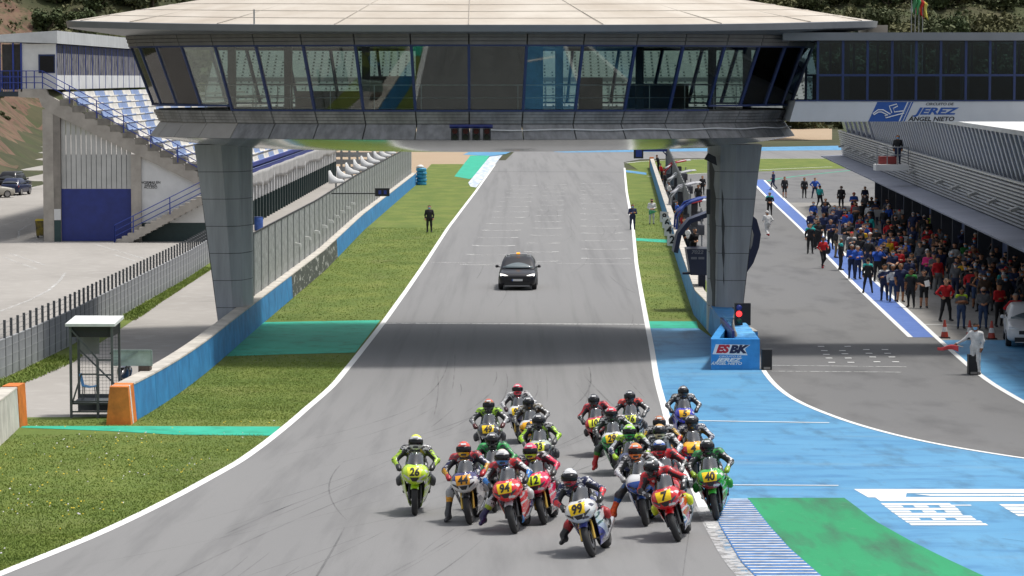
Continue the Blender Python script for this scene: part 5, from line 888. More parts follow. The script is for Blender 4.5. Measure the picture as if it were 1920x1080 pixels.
# ------------------------------------------------------------ trees on the hills
LEAF = [layered('olive_leaf', (.072, .086, .036), [((.115, .13, .06), .9, (1, 1, 1), .42, .6, .9), ((.025, .034, .013), 1.6, (1, 1, 1), .5, .68, .8)], rough=.8, bump=0), layered('pine_leaf', (.045, .065, .024), [((.082, .105, .038), .9, (1, 1, 1), .42, .6, .9), ((.016, .024, .009), 1.6, (1, 1, 1), .5, .68, .8)], rough=.8, bump=0), layered('dry_leaf', (.095, .095, .04), [((.15, .145, .065), .9, (1, 1, 1), .42, .6, .9), ((.04, .045, .018), 1.6, (1, 1, 1), .5, .68, .8)], rough=.8, bump=0)]
BARK = M((.10, .08, .06), .9, .2, 4, key='bark')
def crown_mesh(seed, mat, nl=1500, R=2.6, H=2.2):
    r = np.random.default_rng(seed); nb = 15; c = np.c_[r.normal(0, R * .42, nb), r.normal(0, R * .42, nb), r.uniform(1.4, 1.4 + H, nb)]; br = r.uniform(.4, 1.2, nb); i = r.integers(0, nb, nl); d = r.normal(size=(nl, 3)); d /= np.linalg.norm(d, axis=1)[:, None]; p = c[i] + d * (br[i] * r.uniform(.55, 1.08, nl) ** .6)[:, None]; p[:, 2] = np.maximum(p[:, 2], .5)
    a = r.normal(size=(nl, 3)); a /= np.linalg.norm(a, axis=1)[:, None]; b_ = np.cross(a, d + .4 * r.normal(size=(nl, 3))); b_ /= np.linalg.norm(b_, axis=1)[:, None]; s = r.uniform(.13, .30, nl)[:, None]; v = np.stack([p - a * s, p + b_ * s * .7, p + a * s, p - b_ * s * .7], 1).reshape(-1, 3)
    me = bpy.data.meshes.new('crown'); me.vertices.add(nl * 4); me.vertices.foreach_set('co', v.ravel()); me.loops.add(nl * 4); me.loops.foreach_set('vertex_index', np.arange(nl * 4)); me.polygons.add(nl); me.polygons.foreach_set('loop_start', np.arange(0, nl * 4, 4)); me.update(); me.materials.append(mat); return me
def trunk_mesh(seed):
    r = np.random.default_rng(seed); m = MB(); m.tube([(0, 0, -.4), (r.normal(0, .08), r.normal(0, .08), .8), (r.normal(0, .15), r.normal(0, .15), 1.7)], [.2, .15, .1], 7)
    for k in range(4): a = r.uniform(0, 6.28); m.tube([(0, 0, .9 + .15 * k), (.5 * math.cos(a), .5 * math.sin(a), 1.6), (1.2 * math.cos(a), 1.2 * math.sin(a), 2.4 + r.uniform(0, .6))], [.09, .06, .02], 5)
    return m.mesh('trunk', BARK)
CR = [crown_mesh(40 + i, LEAF[i % 3], 1700, 2.2 + .4 * (i % 3), 1.6 + .5 * (i % 2)) for i in range(6)]; TRK = [trunk_mesh(70 + i) for i in range(3)]; nt_ = 0
KN = ['grey-green olive tree on the wooded hillside', 'dark green pine on the wooded hillside', 'dry yellowish bush on the wooded hillside']; KC = ['tree', 'tree', 'bush']
for Y, x0, x1, st in ((545, -15, 500, 30), (565, -15, 560, 27), (565, 1380, 1935, 27), (590, -15, 520, 26), (590, 1380, 1935, 26), (620, -15, 560, 26), (620, 1380, 1935, 26), (655, -10, 560, 26), (655, 1380, 1930, 26), (695, 0, 560, 28), (695, 1400, 1930, 28), (735, 0, 560, 28), (735, 1420, 1920, 28)):
    p = x0
    while p < x1:
        y = Y + RNG.uniform(-9, 9); x = XA(p, y); k = int(RNG.integers(0, 6)); sc = RNG.uniform(1.0, 1.9) * (1.3 if Y > 580 else 1.1); z = float(hill(x, y)) - .75 * sc; p += st * RNG.uniform(.6, 1.2)
        if Y < 610 and p < 110: continue
        t = empty('hill_tree', (x, y, z), KN[k % 3], KC[k % 3], 'trees of the wooded hill', RNG.uniform(0, 6.28)); t.scale = (sc, sc, sc * RNG.uniform(.8, 1.1))
        for nm, q in (('crown', CR[k]), ('trunk', TRK[k % 3])): o = bpy.data.objects.new(nm, q); COL.objects.link(o); o.parent = t
# dense low scrub between the trees
def scrub(n, xr, yr, seed):
    r = np.random.default_rng(seed); c = np.c_[r.uniform(*xr, n), r.uniform(*yr, n)]; P = []
    for x, y in c:
        k = 16; s = r.uniform(.5, 1.5); q = r.normal(0, 1, (k, 3)) * (s, s, s * .45); P.append(np.c_[q[:, 0] + x, q[:, 1] + y, np.abs(q[:, 2]) + float(hill(x, y)) + .1])
    p = np.concatenate(P); nl = len(p); a = r.normal(size=(nl, 3)); a /= np.linalg.norm(a, axis=1)[:, None]; b_ = np.cross(a, r.normal(size=(nl, 3))); b_ /= np.linalg.norm(b_, axis=1)[:, None]; s = r.uniform(.2, .5, nl)[:, None]; v = np.stack([p - a * s, p + b_ * s * .7, p + a * s, p - b_ * s * .7], 1).reshape(-1, 3)
    me = bpy.data.meshes.new('hill_scrub'); me.vertices.add(nl * 4); me.vertices.foreach_set('co', v.ravel()); me.loops.add(nl * 4); me.loops.foreach_set('vertex_index', np.arange(nl * 4)); me.polygons.add(nl); me.polygons.foreach_set('loop_start', np.arange(0, nl * 4, 4)); me.update(); me.materials.append(LEAF[2]); me.materials.append(LEAF[0]); me.polygons.foreach_set('material_index', r.integers(0, 2, nl)); o = bpy.data.objects.new('hill_scrub', me); COL.objects.link(o); return o
tag(scrub(3200, (40, 145), (558, 780), 5), 'dense low scrub covering the hillside behind the pits', 'scrub', kind='stuff'); tag(scrub(2600, (-150, -45), (558, 780), 6), 'dense low scrub covering the hillside behind the left stand', 'scrub', kind='stuff')
# scrub on the left bank and low bushes
for i in range(46):
    y = RNG.uniform(300, 520); x = -48 - (y - 260) * .155 - RNG.uniform(3, 30); k = int(RNG.choice([0, 2, 3, 5])); z = float(hill(x, y)) - .3; sc = RNG.uniform(.3, .75)
    t = empty('scrub_bush', (x, y, z), 'low scrub bush on the soil bank behind the parked cars', 'bush', 'scrub bushes on the soil bank', RNG.uniform(0, 6.28)); t.scale = (sc, sc, sc * .8)
    for nm, q in (('crown', CR[k]), ('trunk', TRK[k % 3])): o = bpy.data.objects.new(nm, q); COL.objects.link(o); o.parent = t
# ------------------------------------------------------------ racing motorcycles (local forward is -Y, origin on the ground)
RUB = M((.018, .018, .019), .75, .15, 8, key='tyre_rubber'); CARB = M((.012, .012, .013), .35, .15, 6, key='carbon'); ALU = M((.42, .42, .43), .35, .1, 5, metal=.9, key='aluminium'); GOLD = M((.55, .36, .08), .3, .1, 5, metal=.9, key='gold_fork'); SCRN = glassy('screen_tint', (.75, .78, .80), .7, .10); SCRD = glassy('screen_dark', (.5, .51, .53), .55, .10)
def C(h): return hx(h)
def paint(c): return M(c, .28, .05, 5, coat=.6, key='gloss_paint')
def sring(yv, w, zt_, zb_, n=22, e=.75, eb=None):
    eb = eb or e
    return [(w * math.copysign(abs(math.cos(a)) ** (e if math.sin(a) > -1e-6 else eb), math.cos(a)), yv, (zt_ + zb_) / 2 + (zt_ - zb_) / 2 * math.copysign(abs(math.sin(a)) ** (e if math.sin(a) > -1e-6 else eb), math.sin(a))) for a in np.linspace(0, 2 * PI, n, endpoint=False)]
NOSE = [(-1.0, .07, .82, .73), (-.985, .14, .865, .68), (-.955, .20, .91, .64), (-.90, .232, .95, .61), (-.80, .258, .99, .59), (-.66, .272, 1.01, .58), (-.50, .27, .99, .58), (-.36, .25, .94, .60)]
def wheel_mesh(R, w, y):
    t = MB(); h = w / 2; t.lathe_x([(-h * .75, R - .085), (-h, R - .06), (-h * .8, R - .022), (-h * .4, R - .004), (0, R), (h * .4, R - .004), (h * .8, R - .022), (h, R - .06), (h * .75, R - .085)], (0, y, R), 34)
    r = MB(); r.lathe_x([(-h * .7, R - .09), (-h * .7, R - .105), (h * .7, R - .105), (h * .7, R - .09)], (0, y, R), 28); r.lathe_x([(-.05, .01), (-.05, .05), (.05, .05), (.05, .01)], (0, y, R), 12)
    for k in range(6): a = k * PI / 3; r.bar((0, y + .04 * math.cos(a), R + .04 * math.sin(a)), (0, y + (R - .1) * math.cos(a), R + (R - .1) * math.sin(a)), .03, .035)
    d = MB()
    for s in (-1, 1): d.lathe_x([(s * h * .8 - .003, .09), (s * h * .8 - .003, .155), (s * h * .8 + .003, .155), (s * h * .8 + .003, .09)], (0, y, R), 20)
    return t.mesh('tyre', RUB, smooth=50), r.mesh('rim', CARB, smooth=40), d.mesh('brake_disc', ALU)
WF = wheel_mesh(.30, .122, -.71); WR = wheel_mesh(.315, .19, .71)
nm_ = MB(); nm_.loft([sring(*r, 28, .8, 1.25) for r in NOSE][::-1]); NOSEMESH = nm_
BVH = BVHTree.FromPolygons([Vector(p) for p in nm_.v], nm_.f)
def on_nose(x, z, off):
    h = BVH.ray_cast(Vector((x, -3, z)), Vector((0, 1, 0)))
    return (x, h[0].y - off, z) if h[0] else (x, -.85, z)
def side_panel(s):
    def f(u, v):
        z = .72 - .58 * v; yf = -.74 + .40 * v ** .8; yb = .10 + .28 * v ** .7; x = s * (.285 - .05 * v - .14 * max(0, v - .35) ** 1.5 * 1.9); xf = s * (.205 - .075 * v - .03 * max(0, v - .5)); q_ = min(1, u * 1.9) ** .75; x = xf + (x - xf) * q_ if abs(xf) < abs(x) else x; return (x, yf + (yb - yf) * u, z + .02 * u)
    m = MB(); m.grid(f, 8, 9, .012 * s); return m
tankm = MB(); tankm.loft([sring(y, w, zt_, zb_, 18) for y, w, zt_, zb_ in ((-.36, .12, .90, .74), (-.26, .19, .97, .72), (-.1, .205, 1.0, .70), (.06, .18, .96, .70), (.2, .11, .88, .74))][::-1]); seatm = MB(); seatm.loft([sring(y, w, zt_, zb_, 14) for y, w, zt_, zb_ in ((.14, .12, .85, .76), (.3, .15, .86, .76), (.5, .14, .88, .78))][::-1]); tailm = MB(); tailm.loft([sring(y, w, zt_, zb_, 14) for y, w, zt_, zb_ in ((.42, .15, .90, .74), (.6, .15, .99, .78), (.8, .11, 1.0, .86), (.98, .04, .98, .93))][::-1])
engm = MB(); engm.loft([sring(y, w, zt_, zb_, 14) for y, w, zt_, zb_ in ((-.42, .12, .70, .42), (-.3, .17, .74, .26), (.1, .17, .72, .22), (.36, .12, .66, .3))][::-1]); swm = MB()
for s in (-1, 1): swm.hull([(s * .10 - .02, .2, .38), (s * .10 + .02, .2, .38), (s * .10 + .02, .2, .52), (s * .10 - .02, .2, .52)], [(s * .125 - .02, .76, .28), (s * .125 + .02, .76, .28), (s * .125 + .02, .76, .36), (s * .125 - .02, .76, .36)])
swm.bar((-.11, .24, .45), (.11, .24, .45), .1)
exm = MB(); exm.tube([(.12, -.2, .22), (.13, .2, .2), (.17, .5, .34), (.19, .86, .44)], [.035, .04, .06, .065], 10); ENG, SWG, EXH, TANKM, SEATM = engm.mesh('engine', CARB, smooth=40), swm.mesh('swingarm', ALU), exm.mesh('exhaust', ALU, smooth=40), tankm, seatm
scm = MB(); scm.grid(lambda u, v: ((2 * u - 1) * (.21 - .045 * v), -.86 + .46 * v + .17 * (2 * u - 1) ** 2, .945 + .27 * v ** .8 - .10 * (2 * u - 1) ** 2 * (1 - .3 * v)), 12, 7, .006); SCR1, SCR2 = scm.mesh('windscreen', SCRN, smooth=True), scm.mesh('windscreen', SCRD, smooth=True)
fdm = MB(); fdm.grid(lambda u, v: ((2 * u - 1) * .078, -.71 + (.335 - .04 * (2 * u - 1) ** 2) * math.cos(rad(48 + 84 * v)), .30 + (.335 - .04 * (2 * u - 1) ** 2) * math.sin(rad(48 + 84 * v))), 6, 12, -.008)
hbm = {}; fkm = {}
for s in (-1, 1):
    m = MB(); m.tube([(s * .1, -.49, .87), (s * .22, -.48, .875), (s * .36, -.42, .86)], .017, 7); m.tube([(s * .2, -.52, .87), (s * .35, -.50, .85)], .008, 5); hbm[s] = m.mesh('handlebar', CARB); m = MB(); m.tube([(s * .105, -.72, .30), (s * .105, -.66, .44), (s * .105, -.50, .86)], [.03, .028, .024], 9); fkm[s] = m
pgm = {}
for s in (-1, 1): m = MB(); m.tube([(s * .12, .34, .40), (s * .26, .35, .40)], .013, 6); m.bar((s * .13, .2, .5), (s * .13, .36, .38), .02); pgm[s] = m.mesh('foot_peg', ALU)
def add(par, name, me): o = bpy.data.objects.new(name, me); COL.objects.link(o); o.parent = par; return o
def motorcycle(b):
    t = empty('racing_motorcycle'); u, md, lw_ = b['fair']; liv = bands('livery', [lw_, md, u], tuple(q - .25 for q in b.get('cuts', (.52, .67))), k=b.get('k', (0, .38, 1)), ax=b.get('ax', .0), noise=1.6)
    side = bands('livery', [lw_, md, u], tuple(q - .25 for q in b.get('cuts', (.52, .67))), k=b.get('k', (0, .38, 1)), ax=b.get('ax', .0), noise=1.6)
    for W_, nm in ((WF, 'front_wheel'), (WR, 'rear_wheel')):
        w = add(t, nm, W_[0]); add(w, 'rim', W_[1]); add(w, 'brake_disc', W_[2])
    n = add(t, 'nose_fairing', NOSEMESH.mesh('nose_fairing', liv, smooth=45))
    for s in (-1, 1): add(t, 'side_fairing', side_panel(s).mesh('side_fairing', side, smooth=45)); add(t, 'handlebar', hbm[s]); add(t, 'fork_leg', fkm[s].mesh('fork_leg', b.get('fork', GOLD if b['num'] in ('99', '44', '12', '92') else CARB), smooth=40)); add(t, 'foot_peg', pgm[s])
    add(t, 'front_fender', fdm.mesh('front_fender', paint(b.get('fender', lw_)), smooth=50)); add(t, 'fuel_tank', TANKM.mesh('fuel_tank', paint(b.get('tank', md)), smooth=50)); add(t, 'seat', SEATM.mesh('seat', CARB, smooth=50)); add(t, 'tail', tailm.mesh('tail', paint(b.get('tank', u)), smooth=50))
    for nm, me in (('engine', ENG), ('swingarm', SWG), ('exhaust', EXH), ('windscreen', SCR2 if b.get('dark') else SCR1)): add(t, nm, me)
    # air intake, lamp decals and number plate laid on the nose
    m = MB(); m.grid(lambda u_, v: on_nose((2 * u_ - 1) * (.085 - .045 * v), .755 - .075 * v, .010), 6, 5); add(n, 'air_intake', m.mesh('air_intake', DARK))
    for s in (-1, 1): m = MB(); m.grid(lambda u_, v: on_nose(s * (.095 + .115 * u_), .760 + .055 * u_ - (.06 - .035 * u_) * v, .010), 6, 3); add(n, 'lamp_decal', m.mesh('lamp_decal', paint(b.get('eye', (.35, .36, .38))) if b.get('eye') else M((.03, .03, .035), .1, .05, coat=.8)))
    if b.get('plate'):
        m = MB(); m.grid(lambda u_, v: on_nose((2 * u_ - 1) * (.125 + .02 * v), .768 + .18 * v, .012), 10, 10); pl = add(n, 'number_plate', m.mesh('number_plate', M(b['plate'], .4, .03, key='plate')))
        if b.get('num'):
            me = text_mesh(b['num'], .205, LK, .007, .1, 0.); bm_ = bmesh.new(); bm_.from_mesh(me); bmesh.ops.triangulate(bm_, faces=bm_.faces[:]); bmesh.ops.subdivide_edges(bm_, edges=bm_.edges[:], cuts=2, use_grid_fill=True); bm_.to_mesh(me); bm_.free()
            for v in me.vertices:
                p = on_nose(v.co.x * (.92 if len(b['num']) == 2 else 1.1), .858 + v.co.z, .022); v.co = p
            add(pl, 'number', me)
    return t
# ------------------------------------------------------------ riders
def fingers(V_, F_, Z_, hand, grip, zone, r=.011):
    """four bent fingers and a thumb added at a hand; grip = (point, across, curl, out) vectors"""
    p, a, c, o = [np.array(v, float) for v in grip]
    ch = []
    for k in range(4): q = p + a * (k - 1.5) * .021; l = (.9, 1.05, 1.0, .8)[k]; ch.append([q, q + o * .035 * l, q + o * .045 * l + c * .03 * l, q + o * .02 * l + c * .05 * l])
    q = p - a * .03; ch.append([q - o * .03, q - o * .005 - a * .012 + c * .02, q + o * .015 - a * .006 + c * .035])
    for P in ch:
        m = MB(); m.tube(P, [r] * (len(P) - 1) + [r * .7], 5); n = len(V_)
        V_.extend(m.v); F_.extend([tuple(n + i for i in f) for f in m.f]); Z_.extend([zone] * len(m.f))
def mesh_from(name, v, f, z, mats, extra=None):
    V_, F_, Z_ = [tuple(p) for p in v], [tuple(int(i) for i in q) for q in f], [int(i) for i in z]
    if extra: extra(V_, F_, Z_)
    me = bpy.data.meshes.new(name); me.from_pydata(V_, [], F_)
    for m in mats: me.materials.append(m)
    me.polygons.foreach_set('material_index', Z_); me.polygons.foreach_set('use_smooth', [True] * len(F_)); me.update(); return me
def rider_mesh(b):
    # zones: 0 main 1 sleeve 2 chest 3 legs 4 boots 5 gloves 6 knee/accent 7 shoulder 8 forearm 9 shin
    ox = b.get('hang', 0.); up = b.get('up', -.05); hd = b.get('hx', 0.); bones = []; B = lambda p, r, q, r2, *z: bones.append((p, r, q, r2, list(z) if z else [(1, 0)]))
    pel = (ox * .7, .33, .93); mid = (ox * .9, .2, 1.08 + up * .3); che = (ox, .03, 1.20 + up); nk = (ox + hd * .3, -.07, 1.31 + up)
    B((pel[0] - .085, pel[1], pel[2]), .135, (pel[0] + .085, pel[1], pel[2]), .135, (1, 3)); B(pel, .15, mid, .145, (1, 0)); B((mid[0] - .05, mid[1], mid[2]), .14, (che[0] - .07, che[1], che[2]), .14, (1, 2)); B((mid[0] + .05, mid[1], mid[2]), .14, (che[0] + .07, che[1], che[2]), .14, (1, 2)); B((ox, .14, 1.26 + up), .10, (ox, .02, 1.33 + up), .10, (1, 0)); B(che, .12, nk, .075, (1, 2))
    for s in (-1, 1):
        sh = (ox + s * .212, -.01, 1.275 + up); wr = (s * .325, -.40, .90); el = (ox * .5 + s * .41, -.15, 1.045 + up * .4); hn = (s * .315, -.462, .872)
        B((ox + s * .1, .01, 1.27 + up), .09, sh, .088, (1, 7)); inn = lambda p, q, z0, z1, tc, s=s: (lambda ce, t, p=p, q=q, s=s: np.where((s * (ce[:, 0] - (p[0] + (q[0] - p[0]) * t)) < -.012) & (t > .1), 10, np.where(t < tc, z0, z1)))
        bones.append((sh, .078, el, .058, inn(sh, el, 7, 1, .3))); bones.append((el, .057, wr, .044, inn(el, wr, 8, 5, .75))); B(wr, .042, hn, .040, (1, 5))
        hip = (pel[0] + s * .10, .30, .90)
        if b.get('leg') == s or b.get('leg') == 2:
            zf = b.get('zf', .1); kn = (s * b.get('kx', .36), -.16, .60); an = (s * b.get('fx', .46), -.20, zf + .13); to = (s * (b.get('fx', .46) + .03), -.42, zf + .02); he = (s * b.get('fx', .46), -.14, zf + .05)
        else: kn = (s * .30, -.13, .64); an = (s * .215, .30, .47); to = (s * .235, .14, .385); he = (s * .20, .36, .42)
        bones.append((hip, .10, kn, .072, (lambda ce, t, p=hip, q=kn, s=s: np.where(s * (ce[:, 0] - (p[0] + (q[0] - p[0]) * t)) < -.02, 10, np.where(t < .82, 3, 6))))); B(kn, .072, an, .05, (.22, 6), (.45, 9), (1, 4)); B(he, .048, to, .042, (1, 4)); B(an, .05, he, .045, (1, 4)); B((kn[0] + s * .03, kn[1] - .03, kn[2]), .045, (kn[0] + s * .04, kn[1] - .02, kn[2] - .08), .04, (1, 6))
    B((ox, .22, 1.22 + up), .05, (ox, .08, 1.36 + up), .06, (1, 0))   # hump
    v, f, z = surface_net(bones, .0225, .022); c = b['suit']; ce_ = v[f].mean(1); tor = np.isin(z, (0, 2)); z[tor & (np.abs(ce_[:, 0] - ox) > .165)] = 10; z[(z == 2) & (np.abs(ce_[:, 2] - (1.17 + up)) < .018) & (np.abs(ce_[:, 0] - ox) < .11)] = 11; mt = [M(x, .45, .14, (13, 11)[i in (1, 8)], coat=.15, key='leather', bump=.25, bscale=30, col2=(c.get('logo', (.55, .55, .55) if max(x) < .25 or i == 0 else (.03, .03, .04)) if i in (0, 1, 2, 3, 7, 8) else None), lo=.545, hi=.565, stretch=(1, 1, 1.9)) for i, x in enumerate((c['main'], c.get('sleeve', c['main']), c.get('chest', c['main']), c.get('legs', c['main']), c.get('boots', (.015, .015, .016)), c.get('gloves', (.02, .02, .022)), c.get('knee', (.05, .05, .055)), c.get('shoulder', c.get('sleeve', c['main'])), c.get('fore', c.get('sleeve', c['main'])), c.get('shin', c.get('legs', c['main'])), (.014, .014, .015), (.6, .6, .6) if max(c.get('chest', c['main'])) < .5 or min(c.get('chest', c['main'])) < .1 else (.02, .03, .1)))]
    def ex(V_, F_, Z_):
        for s in (-1, 1): fingers(V_, F_, Z_, None, ((s * .315, -.475, .885), (s * 1., .1, -.02), (0, .25, -1.), (0, -1., .1)), 5)
    return mesh_from('person', v, f, z, mt, ex)
hm = MB(); NT, NP = 14, 24; R_ = []
for i in range(NT + 1):
    th = PI * i / NT; row = []
    for j in range(NP):
        ph = 2 * PI * j / NP; x, y, z = math.sin(th) * math.cos(ph), math.sin(th) * math.sin(ph), math.cos(th); fr = max(0, -y); lowf = max(0, -z)
        zz = .142 * z if z > 0 else .150 * z; zz = max(zz, -.125 - .02 * fr); row.append((.127 * x * (1 - .12 * lowf), .155 * y * (1 + .10 * fr * lowf), zz))
    R_.append(row)
hm.loft(R_[::-1])
vz = MB(); vz.grid(lambda u, v: (.132 * math.cos(rad(-35 + 50 * 0)) * 0 + .1305 * math.cos(rad(-19 + 38 * v)) * math.sin(rad(-72 + 144 * u)), -.160 * math.cos(rad(-19 + 38 * v)) * math.cos(rad(-72 + 144 * u)) - .002, .145 * math.sin(rad(-19 + 38 * v))), 14, 6, -.006)
VISM = M((.006, .006, .007), .18, 0, spec=.35, key='visor'); VIS = vz.mesh('visor', VISM, smooth=True); vtm = MB(); vtm.grid(lambda u, v: (-.045 + .09 * u, -.168 + .04 * (2 * u - 1) ** 2 * .3, -.075 - .03 * v), 4, 2, .006); VNT = vtm.mesh('chin_vent', DARK); spm = MB(); spm.hull([(-.05, .1, .09), (.05, .1, .09), (.04, .20, .06), (-.04, .20, .06)], [(-.04, .08, .125), (.04, .08, .125), (.03, .19, .105), (-.03, .19, .105)]); 
nkm = MB(); nkm.lathe_z([(.075, -.16), (.08, -.08), (.085, -.02)], (0, .03, 0), 12)
def rider(b, mat):
    me = rider_mesh(b); o = bpy.data.objects.new('person', me); COL.objects.link(o); o.matrix_world = mat
    up = b.get('up', -.05); ox = b.get('hang', 0.) ; cols, cuts = b['helm']; h = hm.mesh('helmet', bands('helmet_shell', cols, cuts, k=(0, .25, 1), ax=b.get('hax', .0), rough=.18, coat=1., noise=3.2), smooth=60); ho = add(o, 'helmet', h); ho.scale = (1.12, 1.1, 1.15); ho.location = (ox + b.get('hx', 0.), -.17, 1.425 + up); ho.rotation_euler = (rad(b.get('nod', 14) - 18), rad(b.get('roll', 0)) + b.get('counter', 0), rad(b.get('turn', 0)))
    add(ho, 'visor', VIS); add(ho, 'chin_vent', VNT); add(ho, 'spoiler', spm.mesh('spoiler', paint(cols[-1]))); add(ho, 'neck', nkm.mesh('neck', CARB))
    m = MB(); m.grid(lambda u, v: ((2 * u - 1) * .045, -.125 - .02 * v, .10 - .03 * v + 0 * u), 3, 2, .004); add(ho, 'brow_badge', m.mesh('brow_badge', M((.6, .6, .6), .4, 0)))
    return o
BLK = (.013, .013, .015); WHT = (.62, .62, .62); YEL = C('f2c80f'); LYE = C('e8ea3c'); NVB = C('101c4a'); RD = C('c40d18'); PNK = C('e6194f'); LIME = C('a6d418'); GRN = C('22a02c'); DGR = C('0d6b2a'); ORG = C('f0640f'); SIL = (.36, .37, .39); BLU = C('1b62c9'); SKY = C('45a6e6'); GLD = C('d9951a')
